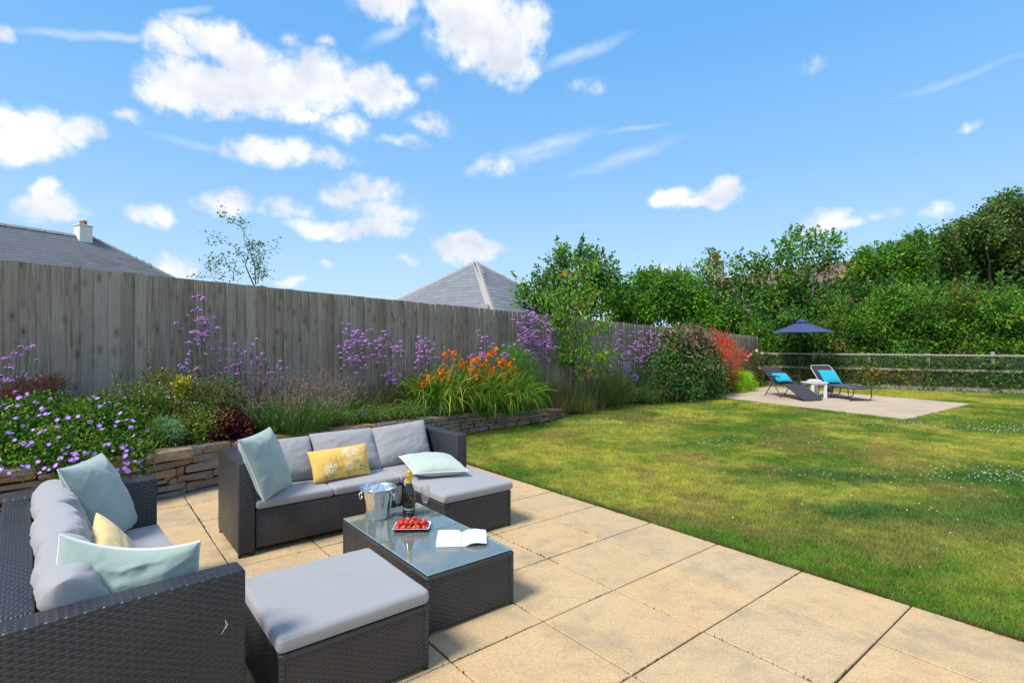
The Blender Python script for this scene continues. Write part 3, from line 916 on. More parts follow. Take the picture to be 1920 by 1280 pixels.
# bark mulch chips
g = np.random.default_rng(3); mb_n = 16000
s_ = g.uniform(-2, 18.5, mb_n); d1 = np.array([bed_depth(s) - (.13 if s < 8.5 else -.03) for s in s_]); d_ = g.random(mb_n) ** .6 * d1
x = F0[0] + s_ * FD[0] + d_ * FN[0]; y = F0[1] + s_ * FD[1] + d_ * FN[1]
z = np.array([soil_h(s) for s in s_]) + .05 * (fbm(x * 3, y * 3, 0, 4, 4) - .4) + np.where(s_ > 8.5, -.10 * np.clip((d_ / d1 - .85) / .15, 0, 1), 0) + .006
a = g.random(mb_n) * 6.28; Ls = g.uniform(.008, .03, mb_n); Ws = Ls * g.uniform(.25, .7, mb_n); tz = g.normal(0, .35, mb_n)
dx, dy = np.cos(a), np.sin(a)
V = np.stack([np.stack([x - dx * Ls, y - dy * Ls, z - tz * Ls], 1), np.stack([x - dy * Ws, y + dx * Ws, z + .004], 1), np.stack([x + dx * Ls, y + dy * Ls, z + tz * Ls], 1), np.stack([x + dy * Ws, y - dx * Ws, z + .002], 1)], 1).reshape(-1, 3)
c = np.where(g.random((mb_n, 1)) < .6, np.array([[.20, .085, .04]]), np.array([[.13, .08, .05]])) * g.uniform(.5, 1.3, (mb_n, 1))
tag(obj('bark_mulch', mesh_np('bark_mulch', V, np.arange(4 * mb_n).reshape(-1, 4), np.repeat(c, 4, 0), False, [M_BARK]), kind='stuff'), 'reddish brown bark chips covering the soil of the border', 'mulch')


def stone_mesh(k):
    rr = random.Random(100 + k)
    bm = bmesh.new(); bmesh.ops.create_cube(bm, size=1)
    bmesh.ops.bevel(bm, geom=list(bm.edges), offset=.09, segments=1, affect='EDGES')
    for v in bm.verts:
        v.co.x += rr.uniform(-.035, .035); v.co.y += rr.uniform(-.06, .06); v.co.z += rr.uniform(-.09, .09)
    # a tapered or wedge shaped end on some
    tap = rr.uniform(-.25, .25)
    for v in bm.verts: v.co.z *= 1 + tap * v.co.x * 2
    me = bpy.data.meshes.new('stone'); bm.to_mesh(me); bm.free(); me.materials.append(M_STONE); return me


stones = [stone_mesh(k) for k in range(28)]
wall = thing('stone_retaining_wall', 'low dry-stone slate wall holding back the raised flower border', 'wall', (WALL[2][0], WALL[2][1], 0))
wo = Vector((WALL[2][0], WALL[2][1], 0))
wlen = [0]
for i in range(1, len(WALL)): wlen.append(wlen[-1] + math.dist(WALL[i], WALL[i - 1]))


def wall_at(l):
    l = min(max(l, 0), wlen[-1] - 1e-6)
    i = max(k for k in range(len(wlen) - 1) if wlen[k] <= l)
    t = (l - wlen[i]) / (wlen[i + 1] - wlen[i])
    p = Vector((*WALL[i], 0)).lerp(Vector((*WALL[i + 1], 0)), t); d = (Vector((*WALL[i + 1], 0)) - Vector((*WALL[i], 0))).normalized()
    return p, d


def wall_h(l): return float(np.interp(l, [0, wlen[2], wlen[4], wlen[5], wlen[6]], [.46, .46, .325, .215, .09]))


mb = MB()
for i in range(60):
    l0, l1 = wlen[-1] * i / 60, wlen[-1] * (i + 1) / 60
    p0, d0 = wall_at(l0); p1, d1_ = wall_at(l1)
    n0 = Vector((-d0.y, d0.x, 0)); n1 = Vector((-d1_.y, d1_.x, 0))
    h0, h1 = wall_h(l0) - .035, wall_h(l1) - .035
    a0, a1 = p0 + n0 * .045 - wo, p1 + n1 * .045 - wo; b0, b1 = p0 + n0 * .24 - wo, p1 + n1 * .24 - wo
    mb.add([(a0.x, a0.y, -.02), (a1.x, a1.y, -.02), (a1.x, a1.y, h1), (a0.x, a0.y, h0), (b0.x, b0.y, h0), (b1.x, b1.y, h1)], np.array([(0, 1, 2, 3), (3, 2, 5, 4)]))
obj('wall_core', mb.mesh('wall_core', M_SOIL), wall)
rs = random.Random(11)
nst = 0
NC = 5
CB = np.cumsum([0, 1.25, .75, 1.1, .8, 1.1]); CB = CB / CB[-1]


def course_z(c_, l):
    H = wall_h(l)
    if c_ in (0, NC): return H * CB[c_]
    return H * (CB[c_] + .075 * (float(fbm(np.array([l * 1.7 + c_ * 9.1]), np.array([.5]), 0, 3, 2)[0]) * 2 - 1))


for c_ in range(NC):
    l = rs.uniform(0, .2)
    while l < wlen[-1] - .05:
        L_ = rs.choice((rs.uniform(.07, .18), rs.uniform(.18, .34), rs.uniform(.25, .52))) * (.8 if l > 7.5 else 1)
        lm = l + L_ / 2; z0_, z1_ = course_z(c_, lm), course_z(c_ + 1, lm)
        if wall_h(lm) < .17 and c_ % 2: l += L_; continue
        if wall_h(lm) < .17 and c_ < NC - 1: z1_ = course_z(c_ + 2, lm)
        p, d = wall_at(lm); nrm = Vector((-d.y, d.x, 0))
        slope = (course_z(c_, l + L_) - course_z(c_, l)) / L_
        parts = [(z0_, z1_)]
        if z1_ - z0_ > .085 and L_ < .3 and rs.random() < .5: m_ = rs.uniform(.4, .6); parts = [(z0_, z0_ + (z1_ - z0_) * m_), (z0_ + (z1_ - z0_) * m_, z1_)]
        for za, zb in parts:
            pp = p + nrm * (.078 + rs.uniform(-.016, .018) + (.02 if c_ == NC - 1 else 0)) - wo
            o = obj('stone', stones[rs.randrange(28)], wall, (pp.x, pp.y, (za + zb) / 2), (rs.uniform(-.06, .06), -math.atan(slope) * .8 + rs.uniform(-.03, .03), math.atan2(d.y, d.x) + rs.uniform(-.04, .04)))
            o.scale = (L_ * .965, .16 if c_ < NC - 1 else .24, (zb - za) * rs.uniform(.84, .98)); nst += 1
        l += L_ + .004
print('stones', nst)

# drain channel at the foot of the wall
dr = thing('drain_channel', 'narrow slotted metal drain along the foot of the stone wall', 'drain', (WALL[2][0], WALL[2][1], 0))
for tag_, off0, off1 in (('frame', -.085, -.079), ('frame', -.031, -.025)):
    mb = MB()
    for i in range(24):
        l0, l1 = 1.8 + i * .22, 1.8 + (i + 1) * .22
        (p0, d0), (p1, d1_) = wall_at(l0), wall_at(l1)
        q = [p + Vector((-d.y, d.x, 0)) * of - wo for (p, d) in ((p0, d0), (p1, d1_)) for of in (off0, off1)]
        mb.add([(v.x, v.y, z) for v in q for z in (-.01, .012)], np.array([(1, 3, 7, 5), (0, 1, 5, 4), (2, 6, 7, 3)]))
    obj(tag_, mb.mesh(tag_, M_DRAIN), dr)
mb = MB()
l = 1.8
while l < 7.0:
    p, d = wall_at(l); nrm = Vector((-d.y, d.x, 0)); q = p - nrm * .055 - wo
    M = Matrix.Translation((q.x, q.y, .004)) @ Matrix.Rotation(math.atan2(d.y, d.x) + .5, 4, 'Z')
    mb.box(-.006, .006, -.026, .026, -.004, .004, M=M); l += .024
o = obj('grate_bars', mb.mesh('grate_bars', M_DRAIN), dr); o['kind'] = 'stuff'
mb = MB()
for i in range(24):
    l0, l1 = 1.8 + i * .22, 1.8 + (i + 1) * .22
    (p0, d0), (p1, d1_) = wall_at(l0), wall_at(l1)
    q = [p + Vector((-d.y, d.x, 0)) * of - wo for (p, d) in ((p0, d0), (p1, d1_)) for of in (-.079, -.031)]
    mb.add([(v.x, v.y, .0025) for v in q], np.array([(0, 2, 3, 1)]))
obj('channel', mb.mesh('channel', M_FOOT), dr)

# ------------------------------------------------------------------ rattan furniture
def feet(mb, pts, r=.016, h=.03):
    for x, y in pts: mb.append((x, y))


def woven_box(parent, x0, x1, y0, y1, z0, z1, name_prefix='', band=True):
    "a low woven cube: four woven panels between corner posts, a wrapped rim, a woven top"
    t = .012
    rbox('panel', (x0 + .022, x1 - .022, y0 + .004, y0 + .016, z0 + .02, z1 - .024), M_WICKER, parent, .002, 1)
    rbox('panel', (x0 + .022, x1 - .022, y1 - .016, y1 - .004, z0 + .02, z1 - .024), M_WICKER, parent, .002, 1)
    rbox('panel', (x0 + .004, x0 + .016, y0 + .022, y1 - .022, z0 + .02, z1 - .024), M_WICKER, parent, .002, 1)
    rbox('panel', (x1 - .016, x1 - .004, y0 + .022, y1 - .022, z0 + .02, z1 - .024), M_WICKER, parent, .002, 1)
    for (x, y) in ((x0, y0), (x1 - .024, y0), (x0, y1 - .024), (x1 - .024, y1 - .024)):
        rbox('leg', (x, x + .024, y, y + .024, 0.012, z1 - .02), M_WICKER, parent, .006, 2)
        rbox('foot', (x + .003, x + .021, y + .003, y + .021, 0, .016), M_FOOT, parent, .003, 1)
    # wrapped rim as four bars butted at the corners
    w = .034
    rbox('rim', (x0 - .002, x1 + .002, y0 - .002, y0 + w, z1 - .028, z1), M_BAND, parent, .009, 3)
    rbox('rim', (x0 - .002, x1 + .002, y1 - w, y1 + .002, z1 - .028, z1), M_BAND, parent, .009, 3)
    rbox('rim', (x0 - .0015, x0 + w, y0 + w - .006, y1 - w + .006, z1 - .0275, z1 - .0006), M_BAND, parent, .009, 3)
    rbox('rim', (x1 - w, x1 + .0015, y0 + w - .006, y1 - w + .006, z1 - .0275, z1 - .0006), M_BAND, parent, .009, 3)
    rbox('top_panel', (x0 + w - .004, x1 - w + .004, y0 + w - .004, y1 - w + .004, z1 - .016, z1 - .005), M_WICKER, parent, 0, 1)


def cushion_mesh(name, x0, x1, y0, y1, z0, z1, mat, seed=0, puff=.010, wr=.004, n=34):
    "a boxed seat cushion: rounded box with a soft crown, welted edges and creases"
    bm = bmesh.new(); bmesh.ops.create_cube(bm, size=2)
    bmesh.ops.subdivide_edges(bm, edges=list(bm.edges), cuts=n, use_grid_fill=True)
    V = np.array([v.co for v in bm.verts])
    lx, ly, lz = (x1 - x0) / 2, (y1 - y0) / 2, (z1 - z0) / 2
    # remap so that samples crowd towards the edges
    def rm(t): return np.sign(t) * (1 - (1 - np.abs(t)) ** 1.35)
    X, Y, Z = rm(V[:, 0]) * lx, rm(V[:, 1]) * ly, V[:, 2] * lz
    r = min(lz * .62, .026)
    ix, iy, iz = np.clip(X, -lx + r, lx - r), np.clip(Y, -ly + r, ly - r), np.clip(Z, -lz + r, lz - r)
    dx, dy, dz = X - ix, Y - iy, Z - iz
    d = np.sqrt(dx * dx + dy * dy + dz * dz) + 1e-9
    k = np.minimum(1, r / d)
    X, Y, Z = ix + dx * k, iy + dy * k, iz + dz * k
    u, v = X / lx, Y / ly
    crown = (1 - np.abs(u) ** 2.5) * (1 - np.abs(v) ** 2.5)
    ex = np.maximum(np.abs(u), np.abs(v))
    nz = fbm(X * 7, Y * 7, Z * 7, seed, 4) - .5
    ridge = 1 - np.abs(fbm(X * 11 + nz * 2, Y * 11, Z * 9, seed + 5, 3) - .5) * 4
    side = np.clip((ex - .86) / .14, 0, 1)
    top = np.where(Z > 0, 1, .2)
    Z = Z + top * (puff * crown + wr * nz * 1.6 + wr * np.clip(ridge, 0, 1) * (.25 + .9 * side) * .55)
    bul = (1 - (Z / lz) ** 2).clip(0, 1) * .004 + wr * .8 * nz
    X = X + np.sign(u) * (np.abs(u) > .9) * bul; Y = Y + np.sign(v) * (np.abs(v) > .9) * bul
    for vv, a, b, c in zip(bm.verts, X, Y, Z): vv.co = (a + (x0 + x1) / 2, b + (y0 + y1) / 2, c + (z0 + z1) / 2)
    me = bpy.data.meshes.new(name); bm.to_mesh(me); bm.free()
    for p in me.polygons: p.use_smooth = True
    me.materials.append(mat)
    return me


def pillow(name, corners, thick, mat, label, cat, seed=0, piping=None, group=None, concave=.05, n=44, wr=.008, sag=0.0, flat=2.3, backmat=None, fold=0, pexp=.48):
    c00, c10, c11, c01 = [np.array(c, float) for c in corners]
    cen = (c00 + c10 + c11 + c01) / 4
    t = np.linspace(-1, 1, n); t = np.sign(t) * (1 - (1 - np.abs(t)) ** 1.25)
    U, Vv = np.meshgrid(t, t)
    u, v = U.ravel(), Vv.ravel()
    # concave edges with poking corners
    uu = u * (1 - concave * (1 - v * v) * np.abs(u) ** 3); vv = v * (1 - concave * (1 - u * u) * np.abs(v) ** 3)
    a, b = (uu + 1) / 2, (vv + 1) / 2
    P = ((1 - a) * (1 - b))[:, None] * c00 + (a * (1 - b))[:, None] * c10 + (a * b)[:, None] * c11 + ((1 - a) * b)[:, None] * c01
    ex = (c10 - c00 + c11 - c01) / 2; ey = (c01 - c00 + c11 - c10) / 2
    nrm = np.cross(ex, ey); nrm /= np.linalg.norm(nrm)
    lx, ly = np.linalg.norm(ex), np.linalg.norm(ey)
    prof = ((1 - np.abs(u) ** flat).clip(0) * (1 - np.abs(v) ** flat).clip(0)) ** pexp
    x, y = u * lx / 2, v * ly / 2
    edge = np.maximum(np.abs(u), np.abs(v))
    ang = np.arctan2(v, u)
    def wrk(sd):
        nz = fbm(x * 9, y * 9, sd * 3.1, sd, 4) - .5
        rad = np.sin(ang * 9 + nz * 5 + sd) * np.clip((edge - .35) / .6, 0, 1) * np.clip((1 - edge) / .12, 0, 1)
        rid = 1 - np.abs(fbm(x * 6 + nz, y * 10 - x * 3, sd, sd + 9, 3) - .5) * 5
        return nz * 1.3 + rad * .30 + np.clip(rid, 0, 1) * .7
    top = prof * thick / 2 + wr * wrk(seed) * (prof ** .5); bot = prof * thick / 2 + wr * wrk(seed + 50) * (prof ** .5)
    sagv = -sag * (1 - u * u) * np.clip((v + 1) / 2, 0, 1) ** 2
    Pt = P + nrm * top[:, None] - cen; Pb = P - nrm * bot[:, None] - cen
    Pt[:, 2] += sagv; Pb[:, 2] += sagv
    if fold:
        Pt -= nrm * (fold * (u * u - .4))[:, None] * 1.0; Pb -= nrm * (fold * (u * u - .4))[:, None]
    idx = np.arange(n * n).reshape(n, n)
    q = np.stack([idx[:-1, :-1].ravel(), idx[:-1, 1:].ravel(), idx[1:, 1:].ravel(), idx[1:, :-1].ravel()], 1)
    V = np.concatenate([Pt, Pb]); F = np.concatenate([q, (q + n * n)[:, ::-1]])
    uv = np.tile(np.stack([(u + 1) / 2, (v + 1) / 2], 1), (2, 1))
    mi = np.concatenate([np.zeros(len(q)), np.ones(len(q))]) if backmat else None
    me = mesh_np(name, V, F, None, True, [mat] + ([backmat] if backmat else []), mi, uv)
    # weld the seam
    bm = bmesh.new(); bm.from_mesh(me); bmesh.ops.remove_doubles(bm, verts=bm.verts, dist=1e-5); bm.to_mesh(me); bm.free()
    o = tag(obj(name, me, None, tuple(cen)), label, cat, group)
    if piping:
        ring = list(idx[0, :]) + list(idx[1:, -1]) + list(idx[-1, ::-1][1:]) + list(idx[::-1, 0][1:])
        pts = [Vector(Pt[i] * .5 + Pb[i] * .5) for i in ring]
        mb = MB().tube(pts, .0048, 6, cap=False)
        obj('piping', mb.mesh('piping', piping, True), o)
    return o


def abz(a, b, z): v = AB(a, b, z); return (v.x, v.y, v.z)


LEN, DEP, ARM, AH = 1.895, .690, .112, .66


def sofa(label, loc, rz, group):
    "local frame: x along the length, y depth (front at 0, back at -DEP)"
    t = thing('rattan_sofa', label, 'sofa', loc, rz, group)
    for x0, x1 in ((0, ARM), (LEN - ARM, LEN)):
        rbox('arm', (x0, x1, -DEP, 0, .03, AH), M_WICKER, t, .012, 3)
        for y in (-DEP + .01, -.032):
            for xx in (x0 + .006, x1 - .028):
                rbox('foot', (xx, xx + .022, y, y + .022, 0, .034), M_FOOT, t, .003, 1)
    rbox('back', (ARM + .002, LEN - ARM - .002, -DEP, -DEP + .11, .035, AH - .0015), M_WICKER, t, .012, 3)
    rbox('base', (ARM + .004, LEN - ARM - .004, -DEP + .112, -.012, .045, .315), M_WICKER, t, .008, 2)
    mb = MB()
    for i in range(11):
        x = ARM + .08 + i * .155; mb.box(x, x + .05, -DEP + .12, -.02, .0455, .046)
    return t


def sofa_xform(loc, rz):
    return Matrix.Translation(loc) @ Matrix.Rotation(rz, 4, 'Z')


# the far sofa: its front faces the camera (+a); its length runs along +b
locB = AB(-4.038, .832); rzB = TH + math.pi / 2
# local x -> +b, local y -> -a ; so the back must be at +y: mirror the depth by turning round
sofaB_loc = AB(-4.038, .832 + LEN); rzB2 = TH - math.pi / 2        # local x -> -b, local y -> +a
sofa_far = sofa('three seat black rattan sofa with the yellow flowered pillow, in front of the flower border', tuple(sofaB_loc), rzB2, 'rattan sofas')
MBm = sofa_xform(sofaB_loc, rzB2)
# the near sofa: faces the lawn (+b), slightly turned
rzA = TH + R(3.6)
locA = AB(-4.04, .352)
sofa_near = sofa('black rattan sofa at the left edge, nearest the camera, its end arm towards the viewer', tuple(locA), rzA, 'rattan sofas')
MAm = sofa_xform(locA, rzA)

# seat cushions: rest on the sofas, so they are things of their own
SW = (LEN - 2 * ARM - .012) / 3
seat_lab = {
    'B': ['grey seat cushion at the right end of the far sofa, under the pale flat pillow', 'middle grey seat cushion of the far sofa, right of the yellow pillow', 'grey seat cushion at the left end of the far sofa, under the sage pillow'],
    'A': ['grey seat cushion at the far end of the near sofa, before the tall pillow', 'middle grey seat cushion of the near sofa, under the yellow pillow', 'grey seat cushion at the near end of the near sofa, beside the big arm'],
}
for key, M, seed in (('B', MBm, 1), ('A', MAm, 9)):
    for i in range(3):
        x0 = ARM + .006 + i * SW
        me = cushion_mesh('seat_cushion', 0.002, SW - .002, -DEP + .112, .004, 0, .062, M_GREYC, seed + i, .009, .0055, 40)
        o = obj('seat_cushion', me, None, M @ Vector((x0, 0, .318)), (0, 0, M.to_euler().z))
        tag(o, seat_lab[key][i], 'cushion', 'grey seat cushions')
def welt(o, x0, x1, y0, y1, z, r_=.0026, c=.022):
    pts = []
    for cx, cy, a0 in ((x1 - c, y1 - c, 0), (x0 + c, y1 - c, 90), (x0 + c, y0 + c, 180), (x1 - c, y0 + c, 270)):
        for k in range(5): a = R(a0 + 22.5 * k); pts.append((cx + (c - .006) * math.cos(a), cy + (c - .006) * math.sin(a), z))
    pts.append(pts[0])
    obj('piping', MB().tube(pts, r_, 6, cap=False).mesh('piping', M_GREYC, True), o)


# back cushions
def wc(M, x, y, z): v = M @ Vector((x, y, z)); return (v.x, v.y, v.z)


backB = ['grey back cushion at the right end of the far sofa, behind the pale flat pillow', 'middle grey back cushion of the far sofa, behind the yellow pillow', 'grey back cushion half hidden by the sage pillow on the far sofa']
for i in range(3):
    x0 = ARM + .008 + i * SW + (.045 if i == 0 else 0); x1 = x0 + SW + (.01 if i else -.01)
    yb, yt = -.36, -.565; zt = .725 + (.0, -.01, -.025)[i]
    tilt = (.02, .0, .0)[i]
    c = [wc(MBm, x1, yb, .385), wc(MBm, x0, yb + .02, .385), wc(MBm, x0 - .035 * (i == 0), yt, zt + .012 * (i == 0)), wc(MBm, x1 - .005, yt, zt - tilt)]
    pillow('back_cushion', c, .17, M_GREYC, backB[i], 'cushion', 20 + i, None, 'grey back cushions', .035, wr=.008, flat=2.8)
backA = ['grey back cushion at the far end of the near sofa, behind the tall sage pillow', 'creased middle grey back cushion of the near sofa, between the two others', 'crumpled grey back cushion at the near end of the near sofa']
for i in range(3):
    x0 = ARM + .0 + i * SW; x1 = x0 + SW + .015
    yb, yt = -.40, -.515; zt = .735
    c = [wc(MAm, x0, yb, .385), wc(MAm, x1, yb, .385), wc(MAm, x1, yt, zt), wc(MAm, x0, yt, zt)]
    pillow('back_cushion', c, .185, M_GREYC, backA[i], 'cushion', 31 + i * 3, None, 'grey back cushions', .01, wr=.013, flat=4.0, n=70, pexp=.34)

# throw pillows, corners in patio coordinates
def PC(*q): return [abz(*c) for c in q]


pillow('pillow', PC((-3.60, .075, .388), (-3.98, .262, .388), (-4.00, .09, .835), (-3.62, -.10, .838)), .17, M_TEALC, 'tall sage green pillow standing at the far end of the near sofa', 'pillow', 41, M_WHITEP, 'sage green pillows', .05, wr=.010)
pillow('pillow', PC((-2.415, -.13, .44), (-2.38, .37, .40), (-2.31, .345, .745), (-2.44, -.06, .825)), .17, M_TEALC, 'sage green pillow with white piping propped against the arm nearest the camera', 'pillow', 44, M_WHITEP, 'sage green pillows', .06, wr=.013, sag=.03, n=60)
pillow('pillow', PC((-2.74, .20, .39), (-3.20, .215, .39), (-3.19, .05, .695), (-2.76, .04, .64)), .12, M_YPLAIN, 'pale yellow pillow peeping out between two sage pillows on the near sofa', 'pillow', 47, None, None, .05)
pillow('pillow', PC((-3.985, .985, .388), (-4.30, 1.27, .388), (-4.33, 1.115, .845), (-4.01, .83, .825)), .16, M_TEALC, 'sage green pillow with white piping standing at the left end of the far sofa', 'pillow', 50, M_WHITEP, 'sage green pillows', .05, wr=.010)
pillow('pillow', PC((-4.205, 1.40, .392), (-4.225, 1.885, .392), (-4.33, 1.89, .635), (-4.335, 1.39, .620)), .13, M_YELLOW, 'yellow oblong pillow embroidered with white flowers and green leaves', 'pillow', 53, None, None, .055, wr=.006)
pillow('pillow', PC((-3.87, 2.095, .425), (-3.68, 2.50, .425), (-4.09, 2.58, .475), (-4.28, 2.17, .490)), .14, M_PALEC, 'pale sage pillow lying flat on the chaise end of the far sofa', 'pillow', 56, M_WHITEP, 'sage green pillows', .05, wr=.008)

# stools
def stool(label, a0, a1, b0, b1, h, group, name='rattan_footstool', cat='footstool'):
    p = AB(a0, b0)
    t = thing(name, label, cat, tuple(p), TH, group)
    woven_box(t, 0, a1 - a0, 0, b1 - b0, 0, h)
    return t


st1 = stool('black rattan footstool in the foreground with a square grey cushion', -2.79, -2.14, .585, 1.238, .300, 'rattan footstools')
me = cushion_mesh('stool_cushion', -.008, .652, -.006, .650, 0, .064, M_GREYC, 61, .007, .0055, 60)
tag(obj('stool_cushion', me, None, tuple(AB(-2.79, .585, .302)), (0, 0, TH)), 'large square grey cushion on the foreground footstool', 'cushion', 'footstool cushions')
welt(sc.objects['stool_cushion'], -.008, .652, -.006, .650, .058); welt(sc.objects['stool_cushion'], -.008, .652, -.006, .650, .006)
st2 = stool('black rattan footstool pushed up to the right end of the far sofa as a chaise', -3.995, -3.39, 2.085, 2.72, .292, 'rattan footstools')
me = cushion_mesh('stool_cushion', -.02, .618, -.01, .645, 0, .070, M_GREYC, 64, .008, .0055, 56)
tag(obj('stool_cushion', me, None, tuple(AB(-3.995, 2.085, .294)), (0, 0, TH)), 'square grey cushion on the footstool joined to the far sofa', 'cushion', 'footstool cushions')

# glass topped tables
for (a0, lab) in ((-3.497, 'left glass topped rattan coffee table, carrying the ice bucket and bottle'), (-2.932, 'right glass topped rattan coffee table, carrying the open book')):
    t = stool(lab, a0, a0 + .563, 1.358, 1.922, .303, 'glass topped rattan tables', 'glass_topped_table', 'table')
    for (x, y) in ((.055, .055), (.508, .055), (.055, .509), (.508, .509)):
        mb = MB().lathe([(0, 0), (.013, 0), (.013, .0075), (0, .0075)], 20, center=(x, y))
        o = obj('glass_pad', mb.mesh('glass_pad', simple('suction_pad', (.14, .13, .13), .4)), t, (0, 0, .303))
    gm = rbox_mesh('glass_top', .004, .559, .004, .560, .3105, .3165, .0015, 1, M_TGLASS)
    gm.materials.append(M_GEDGE)
    for p in gm.polygons:
        if abs(p.normal.z) < .9: p.material_index = 1
    obj('glass_top', gm, t)
TT = .3167

# ------------------------------------------------------------------ things on the tables
def world_lathe(name, prof, mat, loc, seg=48, parent=None, smooth=True):
    mb = MB().lathe(prof, seg); return obj(name, mb.mesh(name, mat, smooth), parent, loc)


bx, by = -.905, 3.60
bk = thing('ice_bucket', 'polished steel ice bucket with ring handles on the left glass table', 'ice bucket', (bx, by, TT))
prof = [(0, .004), (.070, .004), (.074, 0), (.079, .002), (.081, .008), (.086, .06), (.096, .12), (.108, .185), (.1165, .197), (.1215, .200), (.1225, .2025), (.1205, .2035), (.116, .2005), (.106, .186), (.094, .12), (.083, .06), (.076, .012), (0, .010)]
world_lathe('body', prof, M_STEEL, (0, 0, 0), 64, bk)
for sgn in (-1, 1):
    ang = math.pi * (.97 if sgn < 0 else -.06)
    rx, ry = math.cos(ang), math.sin(ang)
    mb = MB(); mb.tube([(rx * .106, ry * .106, .158), (rx * .118, ry * .118, .160), (rx * .125, ry * .125, .160)], [.009, .007, .0085], 10)
    lug = obj('lug', mb.mesh('lug', M_STEEL, True), bk)
    pts = [(rx * (.121 + .004 * math.cos(k)) - ry * .020 * math.sin(k), ry * (.121 + .004 * math.cos(k)) + rx * .020 * math.sin(k), .140 + .022 * math.cos(k)) for k in np.linspace(0, 2 * math.pi, 25)]
    obj('ring_handle', MB().tube(pts, .0042, 8, cap=False).mesh('ring_handle', M_STEEL, True), lug)

# sparkling wine bottle
M_BOTTLE = simple('dark_bottle_glass', (.010, .014, .008), .07, 0, .8)
M_GOLD = simple('gold_foil', (.75, .47, .05), .32, .55, .5, .15, .6)
bl_ = thing('wine_bottle', 'dark green sparkling wine bottle with gold foil neck beside the steel bucket', 'bottle', (-.700, 3.625, TT))
world_lathe('glass', [(0, .004), (.034, 0), (.0395, .005), (.0415, .02), (.0420, .125), (.0405, .155), (.034, .182), (.0245, .205), (.0178, .225), (.0155, .245), (.0150, .27), (0, .272)], M_BOTTLE, (0, 0, 0), 48, bl_)
world_lathe('foil', [(.0190, .222), (.0188, .226), (.0170, .242), (.0163, .262), (.0190, .270), (.0190, .279), (.0168, .284), (.0178, .292), (.0172, .302), (.012, .309), (0, .311)], M_GOLD, (0, 0, 0), 40, bl_)
world_lathe('capsule_edge', [(.0196, .2195), (.0199, .2205), (.0196, .2235), (.0189, .2235)], simple('black_foil', (.02, .018, .015), .4), (0, 0, 0), 40, bl_)


def text_mesh(name, body, size, mat, radius=None, z=0, ang=0, shear=0.0, extr=.0002):
    cu = bpy.data.curves.new(name, 'FONT'); cu.body = body; cu.size = size; cu.align_x = 'CENTER'; cu.extrude = extr; cu.shear = shear
    cu.resolution_u = 3
    to = bpy.data.objects.new(name, cu); sc.collection.objects.link(to)
    dg = bpy.context.evaluated_depsgraph_get(); me = bpy.data.meshes.new_from_object(to.evaluated_get(dg))
    bpy.data.objects.remove(to); me.name = name
    for v in me.vertices:
        if radius:
            a = v.co.x / radius + ang; r = radius + v.co.z + .0003
            v.co = (math.cos(a) * r, math.sin(a) * r, z + v.co.y)
        else: v.co = (v.co.x, v.co.y, z + v.co.z)
    me.materials.clear(); me.materials.append(mat); return me


M_PRINT = simple('white_print', (.75, .75, .70), .5)
fa = math.atan2(-3.625, .700)
obj('lettering', text_mesh('lettering', 'Prosecco', .0215, M_PRINT, .0421, .050, fa - .02, .35), bl_)
obj('lettering', text_mesh('lettering', 'SPUMANTE', .0065, M_PRINT, .0421, .036, fa - .02), bl_)
obj('emblem', text_mesh('emblem', '~', .012, M_PRINT, .0421, .086, fa + .1), bl_)


def flute(loc, label):
    t = thing('champagne_flute', label, 'glass', loc, 0, 'champagne flutes')
    world_lathe('bowl', [(.0028, .088), (.010, .094), (.018, .108), (.0250, .130), (.0285, .158), (.0285, .185), (.0270, .214), (.0262, .2145), (.0276, .185), (.0276, .158), (.0242, .131), (.017, .110), (.009, .097), (0, .093)], M_CLEAR, (0, 0, 0), 32, t)
    world_lathe('stem', [(.0033, .088), (.0028, .06), (.003, .02), (.006, .006), (.032, .0018), (.033, .0008), (.032, 0), (0, 0)], M_CLEAR, (0, 0, 0), 32, t)
    return t


flute((-.768, 3.585, TT), 'empty champagne flute standing between the bucket and the bottle')
flute((-.583, 3.585, TT), 'empty champagne flute standing to the right of the bottle')

# strawberries on a rectangular plate
px_, py_ = -.632, 3.375
M_PLI = simple('white_glaze', (.78, .77, .82), .2); M_PLO = simple('black_glaze', (.012, .011, .014), .2)
pl = thing('serving_plate', 'small rectangular black and white plate heaped with strawberries', 'plate', (px_, py_, TT), R(2))
def rr_ring(hx, hy, r, z, k=6):
    P = []
    for cx, cy, a0 in ((hx - r, hy - r, 0), (-hx + r, hy - r, 90), (-hx + r, -hy + r, 180), (hx - r, -hy + r, 270)):
        for i in range(k + 1): a = R(a0 + 90 * i / k); P.append((cx + r * math.cos(a), cy + r * math.sin(a), z))
    return P
def dish(rings, mat, name):
    m = len(rings[0]); V = [p for r_ in rings for p in r_]
    F = [(i * m + j, i * m + (j + 1) % m, (i + 1) * m + (j + 1) % m, (i + 1) * m + j) for i in range(len(rings) - 1) for j in range(m)]
    me = mesh_np(name, V, [np.array(F), np.array([list(range((len(rings) - 1) * m, len(rings) * m))])], None, True, [mat]); me.set_sharp_from_angle(angle=R(50)); return me
obj('dish_outside', dish([rr_ring(.1125, .0725, .012, .021), rr_ring(.108, .068, .012, .008), rr_ring(.098, .058, .010, 0), rr_ring(.09, .05, .01, 0)], M_PLO, 'dish_outside'), pl)
obj('dish_inside', dish([rr_ring(.1127, .0727, .012, .0215), rr_ring(.1095, .0695, .012, .0222), rr_ring(.104, .064, .012, .010), rr_ring(.096, .056, .010, .0045), rr_ring(.02, .01, .004, .0040)], M_PLI, 'dish_inside'), pl)
